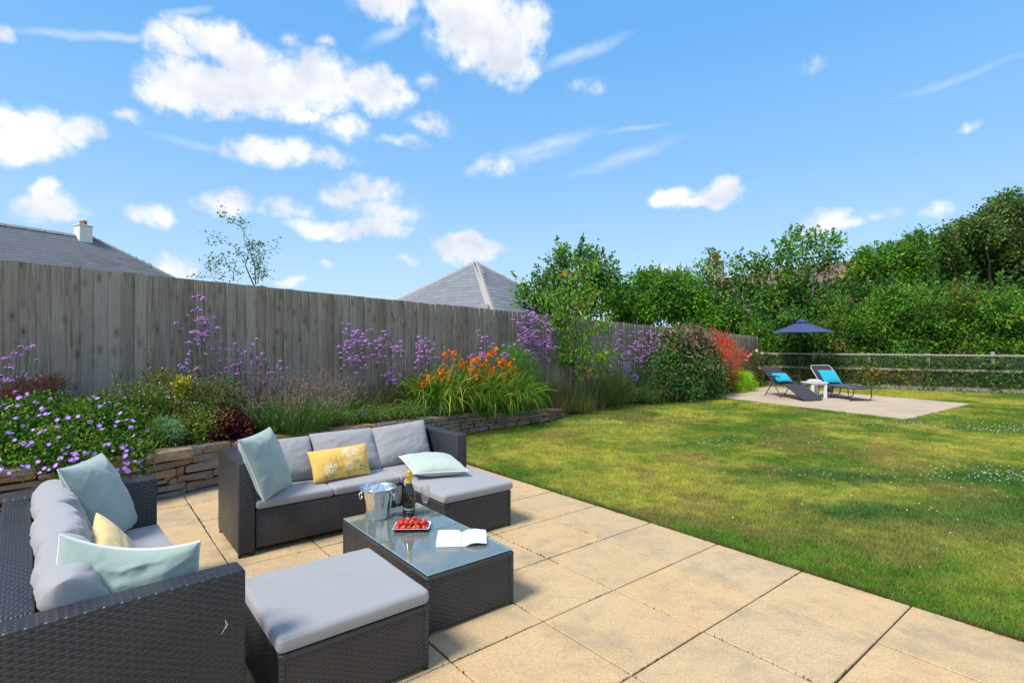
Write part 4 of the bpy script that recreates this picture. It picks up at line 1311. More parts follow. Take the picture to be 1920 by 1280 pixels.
t_ = NT('strawberry_skin'); vo = t_.n('TexVoronoi'); vo.inputs['Scale'].default_value = 210; t_.L.new(t_.obj(), vo.inputs['Vector'])
t_.set(color=t_.mix(t_.ramp(vo.outputs['Distance'], [(.12, 1.0), (.2, 0.0)]), t_.mix(t_.rand(), (.50, .012, .010), (.62, .035, .018)), (.65, .35, .12)), rough=.28, spec=.5).bump(vo.outputs['Distance'], .4, .002)
M_BERRY = t_.m; M_CALYX = simple('strawberry_leaf', (.09, .26, .03), .6)
bprof = [(0, -.019), (.0035, -.0175), (.0075, -.013), (.0115, -.006), (.0145, .002), (.0150, .008), (.0125, .0125), (.007, .0145), (0, .0140)]
bmesh_ = MB().lathe(bprof, 16).mesh('fruit', M_BERRY, True)
V = [(0, 0, .0150)]; F = []
for k in range(7):
    a = k * 2 * math.pi / 7
    V += [(math.cos(a - .22) * .006, math.sin(a - .22) * .006, .0158), (math.cos(a) * .0155, math.sin(a) * .0155, .0150), (math.cos(a + .22) * .006, math.sin(a + .22) * .006, .0158)]
    F.append((0, 1 + k * 3, 2 + k * 3, 3 + k * 3))
cme = mesh_np('calyx', V, np.array(F), mats=[M_CALYX])
rs = random.Random(4)
spots = []
for i in range(6):
    for j in range(3): spots.append((-.082 + i * .033, -.040 + j * .038, .021))
for i in range(5):
    for j in range(2): spots.append((-.068 + i * .034, -.020 + j * .036, .043))
spots += [(-.03, 0, .058), (.012, .012, .062)]
ORD = ['first', 'second', 'third', 'fourth', 'fifth', 'sixth']
for k, (x, y, z) in enumerate(spots):
    if z < .03: lb = f"{ORD[k // 3]} strawberry from the left in the {('front', 'middle', 'back')[k % 3]} row of the bottom layer"
    elif z < .05: lb = f"{ORD[(k - 18) // 2]} strawberry from the left in the {('front', 'back')[k % 2]} row of the second layer"
    else: lb = 'topmost strawberry, ' + ('left' if x < 0 else 'right') + ' one of the two crowning the heap'
    x += rs.uniform(-.004, .004); y += rs.uniform(-.004, .004)
    t = thing('strawberry', lb, 'strawberry', (px_ + x, py_ + y, TT + z), 0, 'strawberries on the plate')
    t.rotation_euler = (rs.uniform(1.2, 4.8), rs.uniform(-.7, .7), rs.uniform(0, 6.28))
    s_c = rs.uniform(.95, 1.2); t.scale = (s_c, s_c, s_c)
    obj('fruit', bmesh_, t); obj('calyx', cme, t)

# open book
bk_ = thing('open_book', 'open white paperback lying face up on the right glass table', 'book', (-.300, 3.185, TT), R(4))
def page_block(sgn, name, lift, flat_h):
    n = 14; V = []; F = []
    for k in range(n + 1):
        t = k / n; x = sgn * t * .146
        if sgn < 0: zt = .022 * (1 - math.exp(-t * 9)) * 1.0 + .004 * (1 - t); zb = 0.001
        else: zt = .006 + .030 * math.sin(min(1, t * 1.25) * math.pi * .62) * (1 - t * .62) + .002; zb = max(zt - .0045, .001) if t > .1 else .001
        if sgn > 0: zb = max(.001, zt - (.020 * (1 - t) ** 2 + .004))
        for y in (-.107, .107): V += [(x, y, zb), (x, y, zt)]
    for k in range(n):
        a = k * 4; b = a + 4
        F += [(a + 1, b + 1, b + 3, a + 3), (a, a + 2, b + 2, b), (a, b, b + 1, a + 1), (a + 2, a + 3, b + 3, b + 2)]
    F += [(n * 4, n * 4 + 2, n * 4 + 3, n * 4 + 1)]
    me = mesh_np(name, V, np.array(F), None, True, [M_PAGE]); me.set_sharp_from_angle(angle=R(40)); return me
obj('page_block', page_block(-1, 'page_block', 0, .02), bk_); obj('page_block', page_block(1, 'page_block', 0, .02), bk_)
# frayed pale strand caught on the near arm
mb = MB()
p0 = wc(MAm, LEN + .002, -.07, .50)
mb.tube([p0, (p0[0] + .004, p0[1] - .004, p0[2] - .02), (p0[0] - .008, p0[1] - .012, p0[2] - .045)], .0007, 5).tube([(p0[0], p0[1] - .002, p0[2] - .006), (p0[0] + .008, p0[1], p0[2] - .016), (p0[0] + .002, p0[1] - .006, p0[2] - .03)], .0008, 5)
tag(obj('loose_thread', mb.mesh('loose_thread', M_WHITEP)), 'wisp of pale thread caught on the weave of the nearest sofa arm', 'thread')

# ------------------------------------------------------------------ far patio furniture
def lounger_recliner():
    "folding recliner with its foot rest sloping to the ground: x right, y forward"
    t = thing('garden_recliner', 'charcoal mesh recliner left of the white table, foot rest sloping to the ground', 'recliner', (7.33, 14.30, .012), R(-168))
    # local frame: y forward (towards the camera), x across
    W = .27
    def sheet(name, pts, mat, w=W):
        V = []; F = []
        for (y, z) in pts: V += [(-w, y, z), (w, y, z)]
        n = len(pts)
        V += [(x, y, z - .012) for (x, y, z) in V]
        m = 2 * n
        for i in range(n - 1):
            a = 2 * i
            F += [(a, a + 1, a + 3, a + 2), (m + a, m + a + 2, m + a + 3, m + a + 1), (a, a + 2, m + a + 2, m + a), (a + 1, m + a + 1, m + a + 3, a + 3)]
        F += [(0, m, m + 1, 1), (m - 2, m - 1, 2 * m - 1, 2 * m - 2)]
        return obj(name, mesh_np(name, V, np.array(F), None, False, [mat]), t)
    sheet('backrest', [(-.62, .78), (-.45, .62), (-.12, .37)], M_SLING)
    sheet('seat', [(-.12, .37), (.05, .335), (.30, .36)], M_SLING)
    sheet('footrest', [(.30, .36), (.42, .32), (.98, .03)], M_SLING)
    for s in (-1, 1):
        obj('side_rail', MB().tube([(s * (W + .01), -.62, .78), (s * (W + .01), -.12, .37), (s * (W + .01), .30, .36), (s * (W + .01), .98, .03)], .011, 8).mesh('side_rail', M_BLACKM, True), t)
        obj('leg', MB().tube([(s * (W + .035), -.42, 0), (s * (W + .035), .02, .56)], .012, 8).mesh('leg', M_BLACKM, True), t)
        obj('leg', MB().tube([(s * (W + .03), .22, 0), (s * (W + .03), -.20, .54)], .012, 8).mesh('leg', M_BLACKM, True), t)
        obj('armrest', MB().tube([(s * (W + .04), -.24, .53), (s * (W + .04), .02, .575), (s * (W + .04), .16, .54)], .016, 8).mesh('armrest', M_BLACKM, True), t)
    obj('crossbar', MB().tube([(-W - .035, .16, .06), (W + .035, .16, .06)], .010, 8).mesh('crossbar', M_BLACKM, True), t)
    obj('crossbar', MB().tube([(-W - .035, -.38, .06), (W + .035, -.38, .06)], .010, 8).mesh('crossbar', M_BLACKM, True), t)
    return t


rc = lounger_recliner()
def lounger_flat():
    t = thing('sun_lounger', 'flat folding sun lounger with raised back, right of the white table', 'sun lounger', (8.66, 14.40, .012), R(-176))
    W = .285
    def sheet(name, pts, mat):
        V = []; F = []
        for (y, z) in pts: V += [(-W, y, z), (W, y, z)]
        n = len(pts); V += [(x, y, z - .012) for (x, y, z) in V]; m = 2 * n
        for i in range(n - 1):
            a = 2 * i
            F += [(a, a + 1, a + 3, a + 2), (m + a, m + a + 2, m + a + 3, m + a + 1), (a, a + 2, m + a + 2, m + a), (a + 1, m + a + 1, m + a + 3, a + 3)]
        F += [(0, m, m + 1, 1), (m - 2, m - 1, 2 * m - 1, 2 * m - 2)]
        return obj(name, mesh_np(name, V, np.array(F), None, False, [mat]), t)
    sheet('backrest', [(-.52, .80), (-.48, .74), (-.06, .34)], M_SLING)
    sheet('seat', [(-.06, .34), (.5, .312), (1.12, .318)], M_SLING2)
    pts = [(-W - .014, -.06, .34), (-W - .014, -.48, .75), (-W + .03, -.53, .82), (W - .03, -.53, .82), (W + .014, -.48, .75), (W + .014, -.06, .34)]
    obj('back_frame', MB().tube(pts, .0125, 8).mesh('back_frame', simple('pale_grey_tube', (.42, .42, .44), .4), True), t)
    for s in (-1, 1):
        obj('side_rail', MB().tube([(s * (W + .012), -.06, .33), (s * (W + .012), 1.13, .312)], .0125, 8).mesh('side_rail', M_BLACKM, True), t)
    obj('end_rail', MB().tube([(-W - .012, 1.13, .312), (W + .012, 1.13, .312)], .0125, 8).mesh('end_rail', M_BLACKM, True), t)
    for y0, y1 in ((1.00, 1.02), (.42, .30), (-.10, -.22)):
        pts = [(-W - .02, y0, .31), (-W - .02, (y0 + y1) / 2 + .015, .09), (-W + .02, y1, .012), (W - .02, y1, .012), (W + .02, (y0 + y1) / 2 + .015, .09), (W + .02, y0, .31)]
        obj('leg_frame', MB().tube(pts, .012, 8).mesh('leg_frame', M_BLACKM, True), t)
    rbox('side_pouch', (W - .02, W + .03, .12, .42, .14, .30), M_SLING, t, .02, 2)
    obj('brace', MB().tube([(W + .01, .12, .05), (W + .01, .46, .27)], .009, 6).mesh('brace', M_BLACKM, True), t)
    return t


lf_ = lounger_flat()
def local_pillow(t, c, th, label, seed):
    M = Matrix.Translation(t.location) @ t.rotation_euler.to_matrix().to_4x4()
    pts = [tuple(M @ Vector(q)) for q in c]
    pillow('pillow', pts, th, M_BLUEC, label, 'pillow', seed, None, 'turquoise pillows', .05, n=26, wr=.012)


local_pillow(rc, [(.23, -.02, .40), (-.23, -.02, .40), (-.23, -.27, .62), (.23, -.27, .62)], .12, 'turquoise pillow on the charcoal recliner with the sloping foot rest', 70)
local_pillow(lf_, [(.24, .02, .37), (-.24, .02, .37), (-.24, -.28, .70), (.24, -.28, .70)], .12, 'turquoise pillow on the flat lounger right of the white table', 71)
# white table
wt = thing('side_table', 'small white painted wooden table between the two loungers', 'table', (8.02, 14.15, .012), R(6), None)
for i in range(5):
    rbox('plank', (-.245 + i * .098, -.245 + i * .098 + .092, -.235, .235, .395, .415), M_WPAINT, wt, .003, 1)
for x in (-.21, .15):
    for y in (-.215, .155): rbox('leg', (x, x + .06, y, y + .06, 0, .394), M_WPAINT, wt, .003, 1)
rbox('apron', (-.20, .20, -.195, -.175, .34, .393), M_WPAINT, wt, .002, 1); rbox('apron', (-.20, .20, .175, .195, .34, .393), M_WPAINT, wt, .002, 1)
tw = pillow('folded_towel', [(7.88, 14.02, .455), (8.18, 14.04, .455), (8.17, 14.28, .465), (7.87, 14.26, .465)], .07, simple('pale_blue_towel', (.55, .60, .66), .9), 'pale blue towel folded on the white table', 'towel', 77, None, None, .02, n=20)
# parasol
pb = (9.36, 17.40)
ps = thing('parasol', 'open navy blue parasol behind the loungers', 'parasol', (pb[0], pb[1], 0))
obj('pole', MB().tube([(0, 0, .05), (.02, 0, .9), (.07, 0, 2.08)], .02, 10).mesh('pole', M_BLACKM, True), ps)
obj('base_plate', MB().lathe([(0, 0), (.22, 0), (.22, .03), (.20, .05), (.03, .06), (.03, .22), (0, .22)], 28).mesh('base_plate', M_BLACKM, True), ps)
ctr = Vector((.09, 0, 2.165)); NR = 6; RAD = 1.03; ez = 1.78
V = [tuple(ctr)]; F = []; M_ = 6; ncol = NR * M_
for r_i in range(1, 9):
    f = r_i / 8
    for k in range(ncol):
        a = 2 * math.pi * k / ncol + R(8); kk = (k % M_) / M_
        chord = math.cos(math.pi / NR) / math.cos((kk - .5) * 2 * math.pi / NR)
        scal = 1 - .035 * math.sin(kk * math.pi) * f
        r = RAD * f * chord * scal
        z = ctr.z + (ez - ctr.z) * f - .03 * math.sin(math.pi * f) * math.sin(kk * math.pi) + (.02 * math.sin(kk * math.pi) * f ** 3)
        V.append((ctr.x + r * math.cos(a), ctr.y + r * math.sin(a), z))
for k in range(ncol): F.append((0, 1 + k, 1 + (k + 1) % ncol))
Q = [(1 + i * ncol + k, 1 + (i + 1) * ncol + k, 1 + (i + 1) * ncol + (k + 1) % ncol, 1 + i * ncol + (k + 1) % ncol) for i in range(7) for k in range(ncol)]
cm = mesh_np('canopy', V, [np.array(F), np.array(Q)], None, False, [M_NAVY])
obj('canopy', cm, ps)
V = [(ctr.x, ctr.y, 2.25)]; F = []
for k in range(NR):
    a = 2 * math.pi * k / NR + R(8); V.append((ctr.x + .2 * math.cos(a), ctr.y + .2 * math.sin(a), 2.125))
for k in range(NR): F.append((0, 1 + k, 1 + (k + 1) % NR))
obj('vent_cap', mesh_np('vent_cap', V, np.array(F), None, False, [M_NAVY]), ps)
for k in range(NR):
    a = 2 * math.pi * k / NR + R(8)
    obj('rib', MB().tube([(ctr.x, ctr.y, 2.12), (ctr.x + RAD * .98 * math.cos(a), ctr.y + RAD * .98 * math.sin(a), ez - .012)], .008, 5).mesh('rib', M_BLACKM), ps)
obj('finial', MB().lathe([(0, 2.30), (.012, 2.295), (.016, 2.27), (.010, 2.24)], 10, center=(ctr.x, ctr.y)).mesh('finial', M_BLACKM, True), ps)

# ------------------------------------------------------------------ rail fence with wire netting
rf = thing('rail_fence', 'low post and rail fence with wire netting in front of the far hedge', 'fence', tuple(RAIL0), math.atan2(RD.y, RD.x))
RL = RD.length
for k in range(-1, 6):
    x = k * RL
    rbox('post', (x - .045, x + .045, .0, .10, -.05, 1.14 + rnd.uniform(-.02, .03)), M_RAIL, rf, .006, 1, rot=(0, rnd.uniform(-.015, .015), 0))
x0, x1 = -1.1 * RL, 5.4 * RL
for nm, za, zb, y0 in (('top_rail', 1.065, 1.11, -.07), ('middle_rail', .60, .665, -.045), ('gravel_board', 0.0, .13, -.045)):
    nseg = 3
    for k in range(nseg):
        xa = x0 + (x1 - x0) * k / nseg; xb = x0 + (x1 - x0) * (k + 1) / nseg
        rbox(nm, (xa + .004, xb - .004, y0, (.0 if nm != 'top_rail' else .06), za, zb), M_RAIL, rf, .006, 1)
# netting: twisted diamond wire
mb = MB(); sp = .055; hh = 1.07
import itertools
for i in range(int((x1 - x0 + hh) / sp)):
    for sg in (1, -1):
        xs = x0 + i * sp - (hh if sg > 0 else 0)
        xa, za, xb, zb = (xs, 0, xs + hh, hh) if sg > 0 else (xs, hh, xs + hh, 0)
        if xb < x0 or xa > x1: continue
        w = .0016; yy = -.076 - .001 * sg
        mb.add([(xa - w, yy, za), (xa + w, yy, za), (xb + w, yy, zb), (xb - w, yy, zb), (xa, yy - .002, za), (xb, yy - .002, zb)], np.array([(0, 4, 5, 3), (4, 1, 2, 5)]))
obj('wire_netting', mb.mesh('wire_netting', M_MESHW), rf, kind='stuff')
for za in (1.085, .62, .045):       # netting folded over the rails reads as a pale chequer
    mb = MB(); n = int((x1 - x0) / .085)
    for i in range(n):
        for jj in (0, 1):
            xx = x0 + i * .085 + jj * .042; zc = za + (.012 if jj else -.012)
            mb.box(xx, xx + .034, -.0785, -.0745 if za > 1 else -.049, zc - .009, zc + .009)
    obj('netting_edge', mb.mesh('netting_edge', simple('bleached_wood_batten', (.46, .43, .37), .9)), rf, kind='stuff')

# ------------------------------------------------------------------ houses beyond the fence
def box_tris_mesh(name, lx, ly, t, mat):
    V = [(x, y, z) for x in (-lx / 2, lx / 2) for y in (-ly / 2, ly / 2) for z in (0, t)]
    return mesh_np(name, V, np.array([(0, 1, 3, 2), (4, 6, 7, 5), (0, 4, 5, 1), (2, 3, 7, 6), (0, 2, 6, 4), (1, 5, 7, 3)]), mats=[mat])


def roof_slates(parent, org, poly, up_hint, lw, lh, thick, mat, seed, maxparts, view=Vector((0, 0, 1.5)), name='slate'):
    "cover a planar roof polygon (world points) with overlapping slates; the nearest are parts, the rest one mesh"
    P = [Vector(p) for p in poly]
    n = (P[1] - P[0]).cross(P[2] - P[0]).normalized()
    if n.z < 0: n = -n
    x = up_hint.copy(); x = Vector((0, 0, 1)).cross(n).normalized()
    y = n.cross(x).normalized()
    if y.z < 0: y = -y; x = -x
    o = P[0]
    q = [((p - o).dot(x), (p - o).dot(y)) for p in P]
    ymin, ymax = min(b for a, b in q), max(b for a, b in q); xmin, xmax = min(a for a, b in q), max(a for a, b in q)
    rr = random.Random(seed); items = []
    r = 0; yy = ymin
    while yy < ymax:
        xx = xmin - lw * (.5 if r % 2 else 0) - lw
        while xx < xmax + lw:
            cx, cy = xx + lw / 2, yy + lh / 2
            if in_poly([cx], [cy], q)[0]: items.append((cx, cy))
            xx += lw
        yy += lh; r += 1
    B = Matrix((x, y, n)).transposed().to_4x4()
    def mat_of(cx, cy):
        p = o + x * cx + y * cy + n * (.030)
        return Matrix.Translation(p - org) @ B @ Matrix.Rotation(R(-1.6), 4, 'X') @ Matrix.Rotation(rr.uniform(-.006, .006), 4, 'Z')
    me = box_tris_mesh(name, lw - .006, lh * 1.35, thick, mat)
    items.sort(key=lambda c: (o + x * c[0] + y * c[1] - view).length)
    items_v = [c for c in items]
    for c in items_v[:maxparts]:
        ob = obj(name, me, parent); ob.matrix_local = mat_of(*c)
    if items_v[maxparts:]:
        mb = MB()
        base = np.array([v.co for v in me.vertices])
        fc = np.array([(0, 1, 3, 2), (4, 6, 7, 5), (0, 4, 5, 1), (2, 3, 7, 6), (0, 2, 6, 4), (1, 5, 7, 3)])
        for c in items_v[maxparts:]:
            M = np.array(mat_of(*c)); mb.add(base @ M[:3, :3].T + M[:3, 3], fc)
        obj(name + 's', mb.mesh(name + 's', mat), parent, kind='stuff')
    # underlay
    obj('roof_deck', mesh_np('roof_deck', [tuple(p - org) for p in P], np.array([list(range(len(P)))]), mats=[mat]), parent)


def ridge_tiles(parent, org, p, q, mat, w=.14, step=.4, name='ridge_tile', off=.06):
    p, q = Vector(p), Vector(q); d = (q - p); n = max(1, int(d.length / step)); u = d.normalized()
    side = u.cross(Vector((0, 0, 1))).normalized(); up = side.cross(u).normalized()
    B = Matrix((u, side, up)).transposed().to_4x4()
    V = []
    for X in (0, 1):
        for (a, b) in ((-w, -.07), (-w * .45, .0), (0, .03), (w * .45, .0), (w, -.07)): V.append((X * step * .985, a, b + (.008 if X else 0)))
    me = mesh_np(name, V, [np.array([(i, i + 1, i + 6, i + 5) for i in range(4)]), np.array([(4, 3, 2, 1, 0)]), np.array([(5, 6, 7, 8, 9)])], mats=[mat])
    for i in range(n):
        ob = obj(name, me, parent); ob.matrix_local = Matrix.Translation(p + u * (i * d.length / n) + up * off - org) @ B


# house at the left: long hipped slate roof with a white chimney
hl = Vector((-14.04, 18.0, 0)); lt = thing('slate_roofed_house', 'house with long hipped slate roof and a white chimney beyond the fence at the left', 'house', tuple(hl))
rdv = Vector((.438, .90, 0)).normalized(); prp = Vector((.90, -.438, 0)).normalized()
RT = Vector((-14.04, 18.0, 4.92)); Lr = 9.0; hr = 5.2; pit = .75
RL_ = RT - rdv * Lr
E1 = RT + rdv * hr + prp * hr; E1.z = RT.z - pit * hr
E0 = RL_ + prp * hr; E0.z = RT.z - pit * hr
E2 = RT + rdv * hr - prp * hr; E2.z = E1.z
E3 = RL_ - prp * hr; E3.z = E1.z
roof_slates(lt, hl, [E0, E1, RT, RL_], prp, .30, .17, .007, M_SLATE, 5, 290, view=Vector((-11, 17, 4)))
obj('roof_slope', mesh_np('roof_slope', [tuple(v - hl) for v in (E1, E2, RT)], np.array([(0, 1, 2)]), mats=[M_SLATE]), lt)
obj('roof_slope', mesh_np('roof_slope', [tuple(v - hl) for v in (E2, E3, RL_, RT)], np.array([(0, 1, 2, 3)]), mats=[M_SLATE]), lt)
ridge_tiles(lt, hl, RL_, RT, M_LEAD, .11, .45); ridge_tiles(lt, hl, E1, RT, M_LEAD, .05, .45, 'hip_tile', .035)
mb = MB(); ws = [E0 - prp * .4, E1 - prp * .4 - rdv * .4, E2 + prp * .4 - rdv * .4, E3 + prp * .4]
for i in range(4):
    a, b = ws[i] - hl, ws[(i + 1) % 4] - hl
    mb.add([(a.x, a.y, -.2), (b.x, b.y, -.2), (b.x, b.y, E1.z + .25), (a.x, a.y, E1.z + .25)], np.array([(0, 1, 2, 3)]))
obj('wall', mb.mesh('wall', M_RENDER), lt)
cp = RT - rdv * .42 + prp * .10
cz = RT.z
ch = rbox('chimney', (-.185, .185, -.185, .185, cz - .55, cz + .36), M_RENDER, lt, .01, 1, loc=tuple(cp - hl - Vector((0, 0, cp.z))), rot=(0, 0, math.atan2(rdv.y, rdv.x)))
rbox('chimney_cap', (-.21, .21, -.21, .21, cz + .361, cz + .40), M_RENDER, ch, .008, 1)
rbox('flashing', (-.20, .20, -.202, .202, cz - .36, cz - .18), M_LEAD, ch, .006, 1)
for yy in (-.09, .08):
    obj('chimney_pot', MB().lathe([(.062, cz + .39), (.07, cz + .42), (.06, cz + .47), (.068, cz + .52), (.072, cz + .54), (.05, cz + .54), (.045, cz + .42)], 14, center=(0, yy)).mesh('chimney_pot', M_TERRA, True), ch)

# pyramid roof in the middle
pc = Vector((-1.47, 22.0, 0)); pt_ = thing('pyramid_roofed_house', 'house with a pyramid shaped pale slate roof beyond the fence', 'house', tuple(pc))
apex = Vector((-1.47, 22.0, 4.73)); fv = Vector((.96, -5.2, 0)); sv_ = Vector((5.2, .96, 0))
cor = [pc + fv, pc + sv_, pc - fv, pc - sv_]
for c_ in cor: c_.z = 2.10
roof_slates(pt_, pc, [cor[3], cor[0], apex], fv, .36, .25, .010, M_SLATE2, 8, 150, view=Vector((-1.47, 17, 4.8)))
roof_slates(pt_, pc, [cor[0], cor[1], apex], fv, .36, .25, .010, M_SLATE2, 9, 145, view=Vector((-1.47, 17, 4.8)), name='roof_slate')
for a, b in ((1, 2), (2, 3)):
    obj('roof_slope', mesh_np('roof_slope', [tuple(cor[a] - pc), tuple(cor[b] - pc), tuple(apex - pc)], np.array([(0, 1, 2)]), mats=[M_SLATE2]), pt_)
ridge_tiles(pt_, pc, cor[0], apex, M_MORTARRIDGE, .16, .42, 'hip_tile', .05)
ridge_tiles(pt_, pc, cor[1], apex, M_MORTARRIDGE, .10, .42, 'hip_tile', .03); ridge_tiles(pt_, pc, cor[3], apex, M_MORTARRIDGE, .10, .42, 'hip_tile', .03)
mb = MB()
for i in range(4):
    a, b = (cor[i] - pc) * .93, (cor[(i + 1) % 4] - pc) * .93
    mb.add([(a.x, a.y, -.2), (b.x, b.y, -.2), (b.x, b.y, 2.15), (a.x, a.y, 2.15)], np.array([(0, 1, 2, 3)]))
obj('wall', mb.mesh('wall', M_RENDER), pt_)

# far house on the right with brown tiled roof
hc = Vector((17.2, 34.5, 0)); ht = thing('brown_roofed_house', 'house with brown tiled roof and stone chimney half hidden by trees', 'house', tuple(hc))
R0, R1 = Vector((14.9, 38.5, 5.95)), Vector((19.4, 30.0, 6.02))
dn = Vector((-.90, -.45, 0)).normalized()
def off(p, k, dz): v = p + dn * k; v.z = p.z - dz; return v
Ea, Eb = off(R0, 4.2, 3.0), off(R1, 4.2, 3.0)
roof_slates(ht, hc, [Ea, Eb, R1, R0], dn, .34, .27, .014, M_CLAYTILE, 12, 0, name='roof_tile')
Fa, Fb = off(R0, -4.2, 3.0), off(R1, -4.2, 3.0)
obj('roof_slope', mesh_np('roof_slope', [tuple(v - hc) for v in (Fb, Fa, R0, R1)], np.array([(0, 1, 2, 3)]), mats=[M_CLAYTILE]), ht)
ridge_tiles(ht, hc, R0, R1, M_ORANGE, .16, .45)
ridge_tiles(ht, hc, Eb, R1, M_ORANGE, .10, .45, 'verge_tile', .04)
mb = MB(); gv = [Ea - dn * .5, Eb - dn * .5, Fb + dn * .5, Fa + dn * .5]
for i in range(4):
    a, b = gv[i] - hc, gv[(i + 1) % 4] - hc
    mb.add([(a.x, a.y, -.2), (b.x, b.y, -.2), (b.x, b.y, 3.05), (a.x, a.y, 3.05)], np.array([(0, 1, 2, 3)]))
a, b, c_ = Eb - hc, Fb - hc, R1 - hc
mb.add([(a.x * 1, a.y, 3.0), (b.x, b.y, 3.0), (c_.x, c_.y, 5.95)], np.array([(0, 1, 2)]))
obj('wall', mb.mesh('wall', simple('pale_house_wall', (.60, .58, .52), .9, var=.1)), ht)
chm = rbox('chimney', (-.45, .45, -.4, .4, 4.9, 7.2), M_STONEP, ht, .03, 1, loc=tuple(R0 - hc - Vector((0, 0, R0.z)) + Vector((-.1, .3, 0))), rot=(0, 0, .5))
rbox('chimney_cap', (-.5, .5, -.45, .45, 7.2, 7.35), M_STONEP, chm, .03, 1)
for xx in (-.2, .2): obj('chimney_pot', MB().lathe([(.13, 7.35), (.15, 7.5), (.12, 7.75), (.14, 7.95), (.1, 7.95)], 12, center=(xx, 0)).mesh('chimney_pot', M_TERRA, True), chm)

# ------------------------------------------------------------------ plants
def nrm_(a): return a / (np.linalg.norm(a, axis=1, keepdims=True) + 1e-9)


def leaves(P, D, L, W, g, col, fold=.25, droop=0.0):
    "pointed folded leaves: base, two sides, tip (2 triangles each)"
    n = len(P); D = nrm_(D + np.array([0, 0, -droop])); Rv = nrm_(g.normal(size=(n, 3)))
    S = nrm_(np.cross(D, Rv)); Nn = np.cross(D, S)
    L = np.broadcast_to(L, n)[:, None]; W = np.broadcast_to(W, n)[:, None]
    V = np.stack([P, P + D * L * .45 + S * W / 2 + Nn * fold * W, P + D * L - Nn * W * .15, P + D * L * .45 - S * W / 2 + Nn * fold * W], 1).reshape(-1, 3)
    b = np.arange(n)[:, None] * 4
    F = np.concatenate([b + np.array([[0, 1, 2]]), b + np.array([[0, 2, 3]])])
    return V, F, np.repeat(col, 4, 0)


def strips(P, D, L, W, g, col, droop=.6, seg=3, curl=None):
    "strap leaves or stems: flat ribbons that arch over"
    n = len(P); D = nrm_(D); S = nrm_(np.cross(D, g.normal(size=(n, 3)) * .3 + np.array([0, 0, 1.0]) + 1e-3))
    L = np.broadcast_to(L, n); W = np.broadcast_to(W, n); droop = np.broadcast_to(droop, n)
    V = np.zeros((n, 2 * (seg + 1), 3)); p = P.copy(); d = D.copy()
    for k in range(seg + 1):
        t = k / seg; w = (W * (1 - t ** 2.5) * (.55 + .45 * min(1, t * 3)) + W * .06)[:, None] / 2
        V[:, 2 * k] = p - S * w; V[:, 2 * k + 1] = p + S * w
        p = p + d * (L / seg)[:, None]; d = nrm_(d + np.stack([np.zeros(n), np.zeros(n), -droop / seg * 2 * (t + .4)], 1))
    b = np.arange(n)[:, None] * (2 * (seg + 1))
    F = np.concatenate([b + np.array([[2 * k, 2 * k + 1, 2 * k + 3, 2 * k + 2]]) for k in range(seg)])
    return V.reshape(-1, 3), F, np.repeat(col, 2 * (seg + 1), 0), p


def jit(col, n, g, v=.3, h=.12):
    c = np.asarray(col, float); c = np.tile(c, (n, 1)) if c.ndim == 1 else c
    return np.clip(c * (1 + v * (g.random((n, 1)) * 2 - 1)) * (1 + h * (g.random((n, 3)) * 2 - 1)), 0, 1)


def palette(cols, n, g):
    cols = np.asarray(cols, float); return cols[g.integers(0, len(cols), n)]


def vine_mesh(name, pieces, mat):
    V = np.concatenate([p[0] for p in pieces]); off = np.cumsum([0] + [len(p[0]) for p in pieces[:-1]])
    d = {}
    for p, o_ in zip(pieces, off): d.setdefault(p[1].shape[1], []).append(p[1] + o_)
    return mesh_np(name, V, [np.concatenate(f) for f in d.values()], np.concatenate([p[2] for p in pieces]), False, [mat])


def clusters(lumps, ncl, g, shell=.55):
    "cluster centres spread through ellipsoids, mostly near their surface"
    vol = np.array([max(l[1][0] * l[1][2], .0001) for l in lumps]); cnt = np.maximum(1, (vol / vol.sum() * ncl).astype(int))
    C, N_ = [], []
    for (c, r), k in zip(lumps, cnt):
        d = nrm_(g.normal(size=(k, 3))); rad = (shell + (1 - shell) * g.random((k, 1)) ** .8) * (.82 + .36 * g.random((k, 1)))
        C.append(np.array(c) + d * rad * np.array(r)); N_.append(d)
    return np.concatenate(C), np.concatenate(N_)


def crown(lumps, ncl, per, spread, L, W, cols, g, droop=.3, shell=.55, vcl=.42, vl=.25, out=1.0):
    C, N_ = clusters(lumps, ncl, g, shell)
    k = len(C); cc = jit(palette(cols, k, g), k, g, vcl, .08)
    P = np.repeat(C, per, 0) + g.normal(size=(k * per, 3)) * spread * np.array([1, 1, .8]); n = len(P)
    D = np.repeat(N_, per, 0) * out + g.normal(size=(n, 3)) * .75
    col = jit(np.repeat(cc, per, 0), n, g, vl, .1)
    return leaves(P, D, L * g.uniform(.6, 1.25, n), W * g.uniform(.7, 1.2, n), g, col, .2, droop), C


def limb(a, b, r0, r1, seed, wob=.08, k=7):
    rr = random.Random(seed); a, b = Vector(a), Vector(b); L = (b - a).length
    pts = []; dx = Vector((rr.uniform(-1, 1), rr.uniform(-1, 1), 0)) * wob * L
    for i in range(k):
        t = i / (k - 1); p = a.lerp(b, t) + dx * math.sin(t * math.pi) + Vector((rr.uniform(-1, 1), rr.uniform(-1, 1), rr.uniform(-.5, .5))) * L * .018 * (0 < i < k - 1)
        pts.append(p)
    return pts, [r0 + (r1 - r0) * i / (k - 1) for i in range(k)]


def twigs_mesh(starts, ends, r, col, g):
    mb = MB()
    for s, e in zip(starts, ends):
        m = (s + e) / 2 + g.normal(size=3) * .06 * np.linalg.norm(e - s)
        mb.tube([tuple(s), tuple(m), tuple(e)], [r, r * .7, r * .3], 3, col, cap=False)
    return mb.mesh('twigs', M_BARK, False, True)


